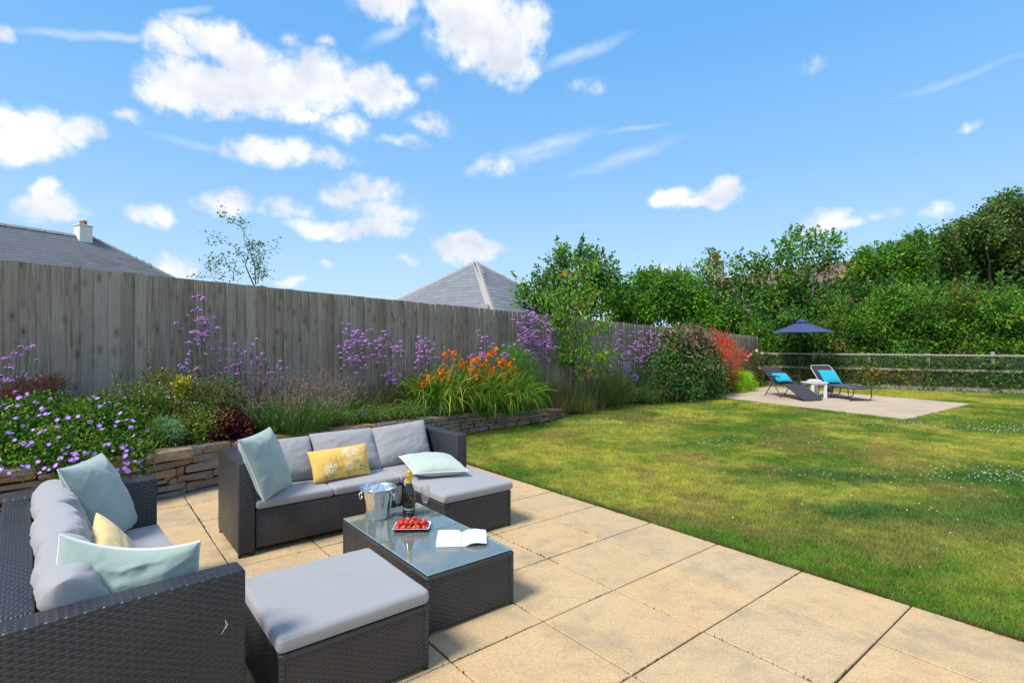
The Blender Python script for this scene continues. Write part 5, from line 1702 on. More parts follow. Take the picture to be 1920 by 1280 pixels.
G_MID = [(.055, .155, .016), (.075, .20, .020), (.034, .105, .016), (.11, .24, .022)]
G_BRIGHT = [(.075, .22, .014), (.050, .17, .018), (.13, .27, .018), (.025, .09, .014), (.045, .15, .012), (.10, .16, .03)]
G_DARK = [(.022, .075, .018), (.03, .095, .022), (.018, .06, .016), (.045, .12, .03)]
G_OLIVE = [(.050, .115, .028), (.075, .15, .035), (.035, .085, .025), (.10, .18, .045), (.085, .11, .04)]
G_YEL = [(.16, .26, .02), (.11, .24, .02), (.20, .26, .03)]
BARK = (.16, .13, .095)


def tree(label, base, top, lumps_px, Y, leaf=(.14, .075), ncl=220, per=22, spread=.17, cols=G_MID, seed=0, trunk_r=.10, limbs=5, name='leafy_tree', group='trees beyond the garden', depth=.8, twig=.012, fork=.35, stems=None, barkc=BARK, shell=.45, cat='tree', bias=0, sprigs=60, shoot=.55):
    g = np.random.default_rng(seed); rr = random.Random(seed)
    b = Vector(base); t = thing(name, label, cat, tuple(b), 0, group)
    L = []
    for q in lumps_px:
        px, py, r = q[:3]; ry = q[3] if len(q) > 3 else r
        yy = Y + (rr.uniform(-.5, .5) * depth * 2) + bias; c = at(px, py, yy)
        L.append((np.array([c.x - b.x, c.y - b.y, c.z - b.z]), (r / 1000 * Y, (r + ry) / 2 / 1000 * Y * 1.05, ry / 1000 * Y)))
    (V, F, C_), CL = crown(L, ncl, per, spread, leaf[0], leaf[1], cols, g, .35, shell)
    spv, spt = shoots(L, sprigs, g, leaf, cols, shoot)
    obj('crown', vine_mesh('crown', [(V, F, C_), spv], M_LEAF), t, kind='stuff')
    obj('twigs', spt, t, kind='stuff')
    trunks = stems or [(0, 0)]
    tops = []
    for k, (sx, sy) in enumerate(trunks):
        tp = Vector(top) - b
        if len(trunks) > 1:
            q = L[k % len(L)][0]; tp = Vector(q) * .8
        pts, rad = limb((sx, sy, -.1), tp, trunk_r, trunk_r * .35, seed + k, .05, 9)
        m = MB().tube(pts, rad, 8, barkc); obj('trunk', m.mesh('trunk', M_BARK, True, True), t); tops.append(pts)
    lim = []
    for k, (c, r) in enumerate(L[:max(limbs, 0)]):
        tr = tops[k % len(tops)]; st = tr[min(len(tr) - 1, int(len(tr) * (fork + .5 * rr.random())))]
        pts, rad = limb(st, c, trunk_r * .38, trunk_r * .12, seed + 50 + k, .10, 6)
        obj('limb', MB().tube(pts, rad, 6, barkc).mesh('limb', M_BARK, True, True), t); lim += pts[2:]
    allp = np.array([list(p) for tr in tops for p in tr[4:]] + [list(p) for p in lim] + [list(c) for c, r in L])
    sel = g.permutation(len(CL))[:min(len(CL), 160)]
    st = [allp[np.argmin(((allp - CL[i]) ** 2).sum(1))] for i in sel]
    obj('twigs', twigs_mesh(st, [CL[i] for i in sel], twig, barkc, g), t, kind='stuff')
    return t


def shoots(L, n, g, leaf, cols, sc_=1.0):
    "leafy shoots that break out of the crown upwards and sideways"
    mb = MB(); P, D, C_ = [], [], []
    wt = np.array([max(c[2], .1) ** 1.5 for c, r in L]); wt /= wt.sum()
    for k in range(n):
        c, r = L[g.choice(len(L), p=wt)]; d = nrm_(g.normal(size=(1, 3)))[0]; d[2] = abs(d[2]) * .9 + .15; d /= np.linalg.norm(d)
        s0 = c + d * np.array(r) * .7; ln = g.uniform(.35, 1.0) * (.5 + np.mean(r)) * sc_; u = d * .6 + np.array([g.normal() * .25, g.normal() * .25, .75]); u /= np.linalg.norm(u)
        e = s0 + u * ln; m = (s0 + e) / 2 + g.normal(size=3) * .04; mb.tube([tuple(s0), tuple(m), tuple(e)], [.010, .007, .003], 3, (.16, .13, .09), False)
        col = cols[g.integers(len(cols))]
        for j in range(int(9 + ln * 18)):
            f = g.uniform(.2, 1.02); q = (s0 * (1 - f) + m * f) if f < .5 else (m * (2 - 2 * f) + e * (2 * f - 1)) if f <= 1 else e
            P.append(q + g.normal(size=3) * .05 * (1.3 - f)); D.append(u * .5 + g.normal(size=3) * .8); C_.append(np.array(col) * g.uniform(.75, 1.35))
    k = len(P)
    return leaves(np.array(P), np.array(D), leaf[0] * g.uniform(.55, 1.0, k), leaf[1] * g.uniform(.6, 1.0, k), g, np.clip(np.array(C_), 0, 1), .2, .3), mb.mesh('twigs', M_BARK, False, True)


def gb(px, Y): return ((px - 960) / 1000 * Y, Y, -.1)


def tb(px, py, Y): return tuple(at(px, py, Y))


# trees behind the board fence
tree('multi-stemmed green tree standing behind the fence right of the pyramid roof', gb(1075, 20), tb(1075, 500, 20),
     [(1000, 548, 26, 22), (1040, 522, 24, 26), (1052, 492, 15, 26), (1100, 490, 20, 26), (1118, 515, 26, 24), (1146, 535, 26, 26), (1085, 545, 36, 26), (1125, 560, 32, 24), (1030, 560, 30, 22), (1150, 565, 24, 20), (1070, 575, 50, 22)], 20,
     (.17, .10), 330, 17, .20, G_MID + G_DARK[:1], 1, .10, 9, stems=[(-.3, 0), (.1, 0), (.4, .2)], shoot=.8, sprigs=70)
tree('bushy green tree behind the fence between the multi-stemmed tree and the slender one', gb(1210, 21), tb(1210, 540, 21),
     [(1180, 560, 26, 26), (1215, 540, 20, 30), (1250, 545, 24, 26), (1235, 570, 40, 26), (1200, 590, 40, 20), (1160, 590, 22, 18), (1228, 525, 10, 16), (1195, 530, 9, 14)], 21, (.15, .085), 420, 20, .18, G_MID + [G_BRIGHT[1]], 2, .11, 6)
tree('bright green bushy tree behind the fence, left of the slender tree', gb(1290, 21.5), tb(1290, 560, 21.5),
     [(1285, 555, 28, 30), (1300, 585, 36, 24), (1265, 580, 30, 26), (1282, 530, 16, 18), (1310, 560, 18, 28), (1330, 600, 30, 22)], 21.5, (.15, .085), 400, 20, .18, G_BRIGHT[:3] + G_MID[:1], 3, .11, 5)
tree('slender birch-like tree reaching up in front of the stone chimney', gb(1333, 23), tb(1330, 480, 23),
     [(1332, 482, 9, 12), (1318, 505, 14, 14), (1342, 500, 8, 16), (1325, 525, 13, 12), (1336, 548, 12, 14), (1318, 560, 10, 14), (1345, 575, 16, 16), (1330, 600, 20, 18)], 23, (.15, .09), 80, 15, .17, G_MID, 4, .06, 8, depth=.3, barkc=(.34, .31, .26), sprigs=16)
tree('loose pale-stemmed tree before the brown roof, left of the tall one', gb(1425, 20.5), tb(1410, 500, 20.5),
     [(1385, 492, 12, 13), (1398, 510, 16, 14), (1425, 488, 12, 14), (1432, 508, 18, 16), (1380, 530, 10, 14), (1410, 545, 34, 22), (1395, 580, 36, 26), (1440, 560, 28, 30), (1370, 600, 26, 24), (1430, 600, 36, 24)], 20.5, (.16, .09), 250, 13, .18, G_MID + [G_BRIGHT[3]], 5, .075, 10, stems=[(-.3, 0), (.1, .1), (.5, 0)], depth=.5, barkc=(.36, .32, .26), sprigs=24)
tree('tall open-branched tree rising highest above the parasol', gb(1490, 20.5), tb(1505, 470, 20.5),
     [(1500, 442, 8, 10), (1488, 452, 9, 10), (1512, 452, 12, 14), (1530, 455, 17, 14), (1562, 462, 12, 18), (1475, 470, 16, 18), (1505, 480, 18, 14), (1545, 480, 16, 14), (1570, 487, 16, 10), (1465, 500, 18, 20), (1490, 520, 24, 20), (1535, 510, 20, 14), (1470, 555, 30, 26), (1515, 560, 34, 26), (1560, 545, 30, 22), (1500, 600, 46, 26)], 20.5, (.17, .095), 290, 13, .18, G_MID + [G_BRIGHT[1]], 6, .075, 14, stems=[(-.3, 0), (.0, .1), (.3, 0), (.6, 0)], depth=.5, barkc=(.36, .32, .26), sprigs=36, shoot=.7)
tree('dense tree with bright green tuft top right of the orange gable', gb(1645, 23), tb(1645, 500, 23),
     [(1640, 482, 26, 20), (1618, 495, 16, 14), (1665, 480, 18, 18), (1650, 510, 40, 24), (1620, 530, 36, 24), (1690, 520, 30, 26), (1600, 560, 40, 26)], 23, (.17, .09), 420, 20, .19, G_BRIGHT + [(.12, .27, .02)], 7, .12, 6)
tree('green tree with a leaning feathery top left of the big dark tree', gb(1705, 22.5), tb(1712, 470, 22.5),
     [(1722, 452, 22, 14), (1700, 465, 18, 16), (1712, 482, 26, 18), (1690, 500, 26, 22), (1722, 510, 22, 24), (1680, 540, 34, 26), (1735, 550, 30, 24)], 22.5, (.15, .07), 420, 20, .17, G_MID + G_BRIGHT[1:2], 8, .11, 7)
tree('big dark olive green tree filling the right edge above the hedge', gb(1860, 24), tb(1860, 450, 24),
     [(1885, 392, 26, 20), (1860, 412, 24, 18), (1905, 408, 30, 24), (1895, 372, 14, 8), (1835, 432, 30, 24), (1880, 440, 40, 30), (1795, 440, 28, 20), (1770, 462, 22, 18), (1815, 470, 40, 30), (1870, 490, 44, 34), (1920, 470, 44, 50), (1780, 505, 30, 26), (1830, 525, 50, 30), (1895, 540, 44, 34), (1765, 540, 24, 24), (1950, 420, 36, 40), (1960, 530, 50, 60), (1812, 432, 14, 12)], 24, (.17, .10), 1700, 22, .21, G_OLIVE + G_DARK[:1], 9, .22, 14, depth=1.4)

# birch sapling over the fence
def birch():
    Y = 9.4; t = thing('birch_sapling', 'thin birch sapling with sparse leaves showing above the fence at the left', 'tree', gb(475, Y))
    b = Vector(gb(475, Y)); g = np.random.default_rng(31); mb = MB(); LP, LD = [], []
    def P(x, y): 
        v = at(360 + x / 7.53, 370 + y / 7.53, Y) - b; return v + Vector((0, rs.uniform(-.15, .15), 0))
    br = [([(830, 1230), (800, 980), (760, 760), (700, 560), (690, 420)], .012), ([(920, 1230), (880, 960), (820, 780), (770, 600), (700, 440)], .013), ([(970, 1230), (940, 1020), (900, 880), (850, 780)], .009),
          ([(790, 920), (680, 830), (590, 720), (500, 640), (400, 570), (330, 560)], .006), ([(700, 430), (620, 370), (540, 310), (460, 260), (410, 190), (390, 80)], .005), ([(700, 420), (720, 350), (700, 240)], .004),
          ([(590, 1180), (540, 1060), (520, 960), (470, 860), (440, 770)], .007), ([(520, 960), (420, 930), (300, 830), (260, 800)], .004), ([(960, 960), (1020, 850), (1090, 770), (1170, 720), (1220, 640), (1240, 560)], .005),
          ([(900, 880), (930, 760), (960, 640), (980, 600)], .004), ([(850, 760), (870, 640), (880, 610)], .003), ([(590, 1180), (620, 980), (610, 840), (570, 720)], .004), ([(960, 1180), (1030, 1060), (1100, 1150)], .003), ([(520, 1060), (380, 1090), (260, 1010), (200, 960)], .004),
          ([(480, 1170), (300, 1130), (100, 1110), (0, 1090)], .004), ([(330, 560), (250, 530), (210, 500)], .003), ([(780, 660), (740, 720), (660, 700)], .003), ([(960, 1000), (900, 900), (860, 900)], .003)]
    for pts, r in br:
        pp = [P(*q) for q in pts]; mb.tube(pp, [r * (1 - .7 * i / (len(pp) - 1)) for i in range(len(pp))], 5, (.10, .08, .075), cap=False)
        dens = 7 if r < .008 else 3
        for i in range(len(pp) - 1):
            if r > .008 and i < 1: continue
            for k in range(int(dens * (.7 if i else .4) * 1.6)):
                q = pp[i].lerp(pp[i + 1], rs.random()) + Vector((rs.gauss(0, .04), rs.gauss(0, .06), rs.gauss(0, .04))); LP.append(tuple(q)); LD.append((rs.gauss(0, 1), rs.gauss(0, 1), -.3))
    for cx, cy, sx, sy, n in ((340, 600, 50, 40, 16), (560, 310, 60, 25, 14), (730, 350, 30, 30, 12), (280, 960, 70, 80, 46), (450, 880, 60, 60, 24), (860, 720, 60, 60, 44), (940, 930, 60, 80, 60), (1000, 1050, 50, 50, 30), (640, 1060, 40, 50, 16), (900, 1130, 60, 30, 14), (680, 770, 40, 40, 10), (430, 240, 30, 40, 10), (950, 620, 40, 30, 12), (60, 1100, 50, 20, 9)):
        for k in range(int(n * 1.7)): q = P(rs.gauss(cx, sx), rs.gauss(cy, sy)); LP.append(tuple(q)); LD.append((rs.gauss(0, 1), rs.gauss(0, 1), -.3))
    # lower part hidden by the fence
    mb.tube([(0, 0, 0), tuple(P(830, 1230))], [.02, .012], 6, (.10, .08, .075)).tube([(.02, 0, 0), tuple(P(920, 1230))], [.02, .013], 6, (.10, .08, .075)).tube([(-.05, 0, 0), tuple(P(590, 1180))], [.012, .007], 6, (.10, .08, .075)).tube([(.06, 0, 0), tuple(P(970, 1230))], [.012, .009], 6, (.10, .08, .075))
    obj('stems', mb.mesh('stems', M_BARK, True, True), t)
    n = len(LP); V, F, C_ = leaves(np.array(LP), np.array(LD), g.uniform(.03, .06, n), g.uniform(.022, .040, n), g, jit((.05, .13, .03), n, g), .15)
    obj('foliage', mesh_np('foliage', V, F, C_, False, [M_LEAF]), t, kind='stuff')


birch()

# the hedge of tall shrubs behind the rail fence
hx = [1428, 1500, 1575, 1650, 1728, 1805, 1880, 1960, 2050]
hlab = ['bright green shrub at the corner where the board fence ends', 'dark green shrub behind the parasol canopy', 'green shrub with tan twigs right of the parasol', 'dense bright green shrub behind the flat lounger',
        'dense green shrub behind the second visible rail post from the left', 'bright green shrub with brown twigs left of the tall rail post', 'dense green shrub behind the right-hand rail post', 'green shrub at the right edge behind the rail fence', 'green shrub just beyond the right edge of the rail fence']
htop = [618, 600, 575, 560, 556, 560, 572, 575, 580]
hcol = [G_BRIGHT, G_DARK + G_MID[:2], G_MID + [(.12, .11, .04)], G_BRIGHT + G_MID[:1], G_BRIGHT + G_DARK[:1], G_BRIGHT + [(.14, .12, .03)], G_BRIGHT + G_DARK[:1], G_BRIGHT, G_BRIGHT]
for k, (x, lab, tp) in enumerate(zip(hx, hlab, htop)):
    u = (x - 960) / 1000
    # just behind the rail line
    tt = (RAIL0.x - u * RAIL0.y) / (u * RD.y - RD.x); Yr = RAIL0.y + RD.y * tt
    Y = Yr + 1.25
    rr = random.Random(90 + k); w = 44
    L = []
    for j in range(13):
        py = tp + 10 + (722 - tp) * (j / 12) ** 1.05; ww = w * (1.0 if 2 < j else .75)
        L.append((x + rr.uniform(-26, 26), py, ww * rr.uniform(.6, .85), 26 * rr.uniform(.8, 1.25)))
    L.append((x + rr.uniform(-20, 20), tp, 16, 18))
    tree(lab, (u * Y, Y, -.1), tb(x, tp + 40, Y), L, Y, (.115, .058), 620, 22, .15, hcol[k], 200 + k, .05, 6, 'hedge_shrub', 'tall shrubs behind the rail fence', .55, .008, stems=[(-.3, 0), (.25, .1)], shell=.5, cat='shrub')
for k, (x, lab) in enumerate(((1395, 'dark tree deep behind the loose pale-stemmed tree'), (1500, 'dark tree low behind the tall open-branched tree'), (1590, 'dark tree below the orange gable of the brown roofed house'),
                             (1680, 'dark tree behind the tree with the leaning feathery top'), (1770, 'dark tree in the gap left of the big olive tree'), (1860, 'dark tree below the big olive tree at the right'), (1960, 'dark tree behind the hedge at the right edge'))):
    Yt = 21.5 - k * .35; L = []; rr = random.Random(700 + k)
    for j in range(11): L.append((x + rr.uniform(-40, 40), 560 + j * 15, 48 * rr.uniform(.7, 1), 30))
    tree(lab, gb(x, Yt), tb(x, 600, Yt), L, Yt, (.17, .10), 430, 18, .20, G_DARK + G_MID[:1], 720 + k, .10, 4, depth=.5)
# low beech and ivy hedge growing through the rails
for k in range(0, 6):
    g = np.random.default_rng(300 + k)
    p0 = RAIL0 + RD * (k - 1.0); c0 = p0 + RD * .5 + Vector((.08, .20, 0))
    lab = ['low leafy growth under the parasol between the rails', 'low ivy and beech growth between the first two rail posts right of the parasol', 'low beech growth with yellow leaves between the middle rail posts', 'low yellow-brown beech growth left of the tall right-hand rail post', 'low dark green growth right of the tall right-hand rail post', 'low growth at the rail fence outside the right edge'][k]
    t = thing('low_hedge', lab, 'hedge', tuple(c0), 0, 'low hedge growth along the rails')
    n = 12000; a = g.uniform(-.62, .62, n) * RD.length; z = g.uniform(.02, 1.02, n); d = g.normal(0, .15, n)
    top = .82 + .22 * fbm((a + k * 3) * 2, a * 0, 0, 4, 3); keep = z < top; a, z, d = a[keep], z[keep], d[keep]; n = len(a)
    ru = np.array([RD.x, RD.y]) / RD.length
    P = np.stack([a * ru[0] - d * ru[1], a * ru[1] + d * ru[0], z], 1)
    warm = np.clip((fbm(a * 1.6 + k * 5, z * 2, 0, 7, 3) - .46) * 5, 0, 1)[:, None] * (z < .75)[:, None] * (.9 if k in (2, 3) else .45)
    col = palette(G_DARK + G_MID, n, g) * (1 - warm) + palette([(.30, .25, .04), (.22, .12, .03), (.16, .22, .03)], n, g) * warm
    D = g.normal(size=(n, 3)) + np.array([0, -.8, .1])
    V, F, C_ = leaves(P, D, g.uniform(.05, .10, n), g.uniform(.03, .06, n), g, jit(col, n, g, .4), .2, .2)
    obj('foliage', mesh_np('foliage', V, F, C_, False, [M_LEAF]), t, kind='stuff')
    mb = MB()
    for i in range(26):
        aa = g.uniform(-.6, .6) * RD.length; mb.tube([(aa * ru[0], aa * ru[1], 0), (aa * ru[0] + g.normal(0, .08), aa * ru[1] + g.normal(0, .08), .5), (aa * ru[0] + g.normal(0, .15), aa * ru[1] + g.normal(0, .15), .95)], [.008, .006, .003], 3, BARK, False)
    obj('stems', mb.mesh('stems', M_BARK, False, True), t, kind='stuff')

# ------------------------------------------------------------------ border plants
def spot(px, d, dz=0.0):
    x, y, s = bed(px, d); return np.array([x, y, soil_h(s) + dz])


def zat(py, Y): return 1.5 - (py - 640) / 1000 * Y


def mound(name, label, cat, lumps_px, leaf, ncl, per, spread, cols, seed, droop=.3, group=None, shell=.35, stems=14, depthf=.9, sprigs=0):
    "bushy plant made of lumps given as (px, py, rx, ry, d)"
    g = np.random.default_rng(seed); L = []; cs = []
    for px, py, rx, ry, d in lumps_px:
        x, y, s = bed(px, d); cs.append((x, y, s)); L.append([np.array([x, y, zat(py, y)]), (rx / 1000 * y, rx / 1000 * y * depthf, ry / 1000 * y)])
    bx_, by_ = np.mean([c[0] for c in cs]), np.mean([c[1] for c in cs]); b = np.array([bx_, by_, soil_h(np.mean([c[2] for c in cs])) - .02])
    t = thing(name, label, cat, tuple(b), 0, group)
    L = [(c - b, r) for c, r in L]
    (V, F, C_), CL = crown(L, ncl, per, spread, leaf[0], leaf[1], cols, g, droop, shell)
    pcs = [(V, F, C_)]
    if sprigs:
        spv, spt = shoots(L, sprigs, g, leaf, cols, .5); pcs.append(spv); obj('twigs', spt, t, kind='stuff')
    obj('foliage', vine_mesh('foliage', pcs, M_LEAF), t, kind='stuff')
    st = []; en = []
    for i in g.permutation(len(CL))[:stems * 3]:
        c = CL[i]; st.append(np.array([c[0] * .55, c[1] * .55, min(0, c[2]) if c[2] < 0 else 0])); en.append(c)
    obj('stems', twigs_mesh(st, en, .004, (.12, .13, .05), g), t, kind='stuff')
    return t, L, b, CL


M_VERB = simple('lilac_floret', (.40, .17, .50), .6)


def petal_mesh(name, n, r, w, cup, col, ccol, droopy=0):
    mb = MB()
    for k in range(n):
        a = 2 * math.pi * k / n; ca, sa = math.cos(a), math.sin(a)
        pts = [(0, 0, 0), (r * .55, w / 2, cup * .6), (r * .95, w * .38, cup * .9), (r, 0, cup), (r * .95, -w * .38, cup * .9), (r * .55, -w / 2, cup * .6)]
        mb.add([(x * ca - y * sa, x * sa + y * ca, z) for x, y, z in pts], np.array([(0, 1, 2, 3), (0, 3, 4, 5)]), None)
        mb.C[-1] = np.array([ccol] + [col] * 5)
    return mb.mesh(name, M_PETAL, False, True)


def place_dir(o, P, D, s=1.0, spin=0.0):
    q = Vector(D).to_track_quat('Z', 'Y')
    o.rotation_euler = (q @ Euler((0, 0, spin)).to_quaternion()).to_euler(); o.location = P; o.scale = (s, s, s)


# purple cranesbill spilling over the wall
rs = random.Random(5)
CR = [(20, 800, 60, 40, .75), (70, 780, 60, 40, .7), (120, 800, 70, 50, .9), (60, 840, 80, 40, 1.2), (150, 840, 80, 40, 1.2), (210, 810, 60, 50, 1.0), (240, 780, 50, 36, .7), (180, 780, 60, 36, .6), (200, 860, 60, 30, 1.42), (120, 865, 60, 26, 1.45), (30, 870, 60, 22, 1.35), (245, 850, 30, 34, 1.45), (255, 880, 14, 30, 1.50), (150, 890, 28, 18, 1.62), (-40, 830, 60, 50, 1.1)]
cr, crL, crb, _ = mound('cranesbill', 'purple flowering cranesbill spilling over the stone wall at the left', 'flowering plant', CR, (.034, .026), 1500, 22, .045, [(.055, .16, .02), (.04, .12, .02), (.09, .20, .025), (.13, .20, .03), (.03, .09, .015)], 401, .1)
g = np.random.default_rng(77)
gf = [petal_mesh('flower', 5, .0215, .0235, .003, c, (.70, .60, .78)) for c in ((.30, .085, .60), (.38, .13, .66), (.23, .06, .54))]
cand = []
for c, r in crL:
    for k in range(80):
        d = nrm_(g.normal(size=(1, 3)))[0]
        if d[1] > .0: continue
        cand.append((c + d * np.array(r) * g.uniform(1.0, 1.12), d))
def inside(p): return any((((p - c) / (np.array(r) * .97)) ** 2).sum() < 1 for c, r in crL)
cand = [(p, d) for p, d in cand if not inside(p)]
wts = []
for p, d in cand:
    wp = p + crb; px = 960 + wp[0] / wp[1] * 1000; py = 640 + (1.5 - wp[2]) / wp[1] * 1000
    wts.append(1.6 if (60 < px < 180 and py > 775) else (.55 if px > 190 else 1.0))
wts = np.array(wts) * (fbm(np.array([p[0] for p, d in cand]) * 5, np.array([p[2] for p, d in cand]) * 5, 0, 3, 2) ** 2)
ii = g.choice(len(cand), min(298, len(cand)), False, wts / wts.sum())
for i in ii:
    p, d = cand[i]; o = obj('flower', gf[g.integers(3)], cr)
    place_dir(o, tuple(p), (d[0] * .5 + g.normal() * .3, d[1] * .5 - .45 + g.normal() * .3, .8), g.uniform(.7, 1.15), g.random() * 6)

# verbena: tall wiry stems with lilac heads
VH = []
for k in range(3):
    g = np.random.default_rng(500 + k); mb = MB(); n = 34
    for i in range(n):
        d = nrm_(g.normal(size=(1, 3)))[0]; d[2] = abs(d[2]) * .9 - .1; d = d / np.linalg.norm(d)
        c = d * np.array([.023, .023, .015]); s = g.uniform(.005, .007); t1 = np.cross(d, [0, 0, 1.01]); t1 /= np.linalg.norm(t1) + 1e-6; t2 = np.cross(d, t1)
        co = np.array((.60, .30, .72)) * g.uniform(.7, 1.35) if g.random() > .08 else np.array((.22, .08, .20))
        mb.add([c + t1 * s, c + t2 * s, c - t1 * s, c - t2 * s], np.array([(0, 1, 2, 3)]), co)
    mb.lathe([(.002, -.010), (.011, -.002), (.012, .003), (.006, .008), (0, .009)], 6, (.13, .05, .14))
    VH.append(mb.mesh('flower_head', M_PETAL, False, True))


def verbena(label, cx, d, px_sd, tops, seed, individual=True, hs=1.0, nlo=3, branch=6):
    "tops: list of (px, py) of the stem clusters"
    g = np.random.default_rng(seed); x, y, s = bed(cx, d); b = Vector((x, y, soil_h(s)))
    t = thing('verbena', label, 'flowering plant', tuple(b), 0, 'tall lilac verbenas')
    mb = MB(); heads = []
    SC = (.055, .085, .03)
    for (px, py) in tops:
        dd = d + g.normal(0, .10); u = (px - 960) / 1000; X, Y, _s = bed(px, max(.12, dd)); top = np.array([X - b.x, Y - b.y, zat(py, Y) - b.z])
        base = np.array([(top[0]) * .35 + g.normal(0, .03), top[1] * .35 + g.normal(0, .03), 0])
        mid = base * .5 + top * .5 + g.normal(0, .015, 3)
        mb.tube([tuple(base), tuple(mid), tuple(top)], [.0032, .0026, .0018], 4, SC, False)
        heads.append((top, hs))
        for j in range(branch):
            t0 = g.uniform(.62, .95); st = mid * (1 - (t0 - .5) * 2) + top * ((t0 - .5) * 2) if t0 > .5 else mid
            a = g.random() * 6.28; e = st + np.array([math.cos(a) * g.uniform(.03, .10), math.sin(a) * g.uniform(.02, .07), g.uniform(.05, .15)])
            e[2] = min(e[2], top[2] + .01)
            mb.tube([tuple(st), tuple(st * .5 + e * .5 + np.array([0, 0, -.01])), tuple(e)], [.0018, .0014, .0011], 3, SC, False)
            heads.append((e, hs * g.uniform(.55, 1.0)))
            if g.random() < .5:
                e2 = e + np.array([g.normal() * .03, g.normal() * .02, g.uniform(-.02, .035)]); mb.tube([tuple(st * .3 + e * .7), tuple(e2)], [.0012, .001], 3, SC, False); heads.append((e2, hs * g.uniform(.5, .85)))
    obj('stems', mb.mesh('stems', M_BARK, False, True), t, kind='stuff')
    # few slim leaves low on the stems
    n = 60; P = np.stack([g.normal(0, .12, n), g.normal(0, .08, n), g.uniform(.02, .35, n)], 1)
    V, F, C_ = leaves(P, g.normal(size=(n, 3)) + np.array([0, 0, .4]), g.uniform(.04, .09, n), .012, g, jit((.06, .12, .03), n, g), .1); obj('leaves', mesh_np('leaves', V, F, C_, False, [M_LEAF]), t, kind='stuff')
    if individual:
        for p, s in heads:
            o = obj('flower_head', VH[g.integers(3)], t); place_dir(o, tuple(p), (g.normal() * .3, g.normal() * .3, 1), s, g.random() * 6)
    else:
        m = MB()
        for p, s in heads:
            me = VH[g.integers(3)]
            for pl in (): pass
            vv = np.empty(len(me.vertices) * 3, np.float32); me.vertices.foreach_get('co', vv); vv = vv.reshape(-1, 3)
            cc = np.empty(len(me.vertices) * 4, np.float32); me.color_attributes['Col'].data.foreach_get('color', cc); cc = cc.reshape(-1, 4)[:, :3]
            a = g.random() * 6.28; ca, sa = math.cos(a), math.sin(a); vv = vv @ np.array([[ca, sa, 0], [-sa, ca, 0], [0, 0, 1]]) * s + p
            F4 = np.array([p_.vertices[:] for p_ in me.polygons if len(p_.vertices) == 4]); m.add(vv, F4, None); m.C[-1] = cc
        obj('flower_heads', m.mesh('flower_heads', M_PETAL, False, True), t, kind='stuff')


def scat(n, x0, x1, y0, y1, seed):
    r_ = random.Random(seed); return [(r_.uniform(x0, x1), r_.uniform(y0, y1)) for _ in range(n)]


verbena('lilac verbena on thin stems at the far left of the fence', 25, .45, 10, [(8, 672), (40, 650), (55, 652), (32, 664), (62, 648), (70, 676), (20, 690), (45, 700), (12, 715), (55, 710), (2, 705), (30, 735)], 601, True, 1.05, branch=2)
verbena('tallest lilac verbena, its top heads highest against the left part of the fence', 395, .45, 12, [(374, 555), (366, 558), (381, 562), (361, 583), (376, 582), (390, 596), (378, 597), (402, 594), (392, 608), (409, 615), (384, 628), (357, 642), (392, 650), (372, 690), (365, 622), (330, 606), (347, 690), (337, 685), (418, 640)], 602, True, 1.15, branch=3)
verbena('spreading lilac verbena right of the tallest one', 470, .40, 20, [(442, 645), (462, 660), (474, 646), (482, 636), (455, 665), (448, 676), (470, 700), (432, 657), (492, 663), (505, 690), (504, 700), (425, 690), (412, 700), (526, 677), (540, 690), (440, 702), (486, 700)], 603, True, 1.15, branch=2)
verbena('lilac verbena with a cluster of heads in front of the middle of the fence', 668, .35, 20, [(655, 608), (648, 618), (664, 622), (672, 620), (690, 620), (682, 632), (650, 640), (662, 630), (655, 648), (676, 640), (686, 640), (672, 676), (680, 690), (645, 655), (636, 650)], 604, False, 1.45, branch=5)
verbena('lilac verbena right of the middle one, sparser and lower', 722, .35, 14, [(718, 622), (712, 635), (724, 628), (705, 640), (714, 650), (745, 650), (752, 640), (750, 655), (752, 668), (735, 700), (742, 690), (725, 705), (740, 710), (730, 715)], 605, False, 1.4, branch=4)
verbena('lilac verbena left of the orange flowers, bunched at the top', 795, .35, 14, [(785, 632), (792, 640), (800, 635), (805, 640), (782, 645), (790, 652), (812, 655), (798, 648), (785, 668)], 606, False, 1.35, branch=5)
verbena('dense cloud of lilac verbena left of the young cherry tree', 1005, .30, 30, scat(34, 972, 1042, 590, 660, 1) + scat(10, 985, 1010, 582, 600, 2) + [(965, 600), (970, 612), (1010, 670), (1025, 680), (1000, 672)], 607, False, 1.45, branch=5)
verbena('lilac verbena low behind the orange flowers', 915, .30, 14, [(898, 620), (912, 632), (905, 640), (925, 645), (945, 648), (955, 650), (880, 670), (890, 675), (900, 662), (885, 665)], 608, False, 1.5, branch=4)
verbena('lilac verbena right of the young cherry tree against the fence', 1150, .30, 30, scat(22, 1100, 1200, 615, 690, 3), 609, False, 1.5, branch=4)
verbena('thin lilac verbena just left of the big dark shrub', 1215, .35, 24, scat(26, 1190, 1250, 615, 680, 4) + [(1245, 618), (1250, 620), (1255, 645)], 610, False, 1.5, branch=4)

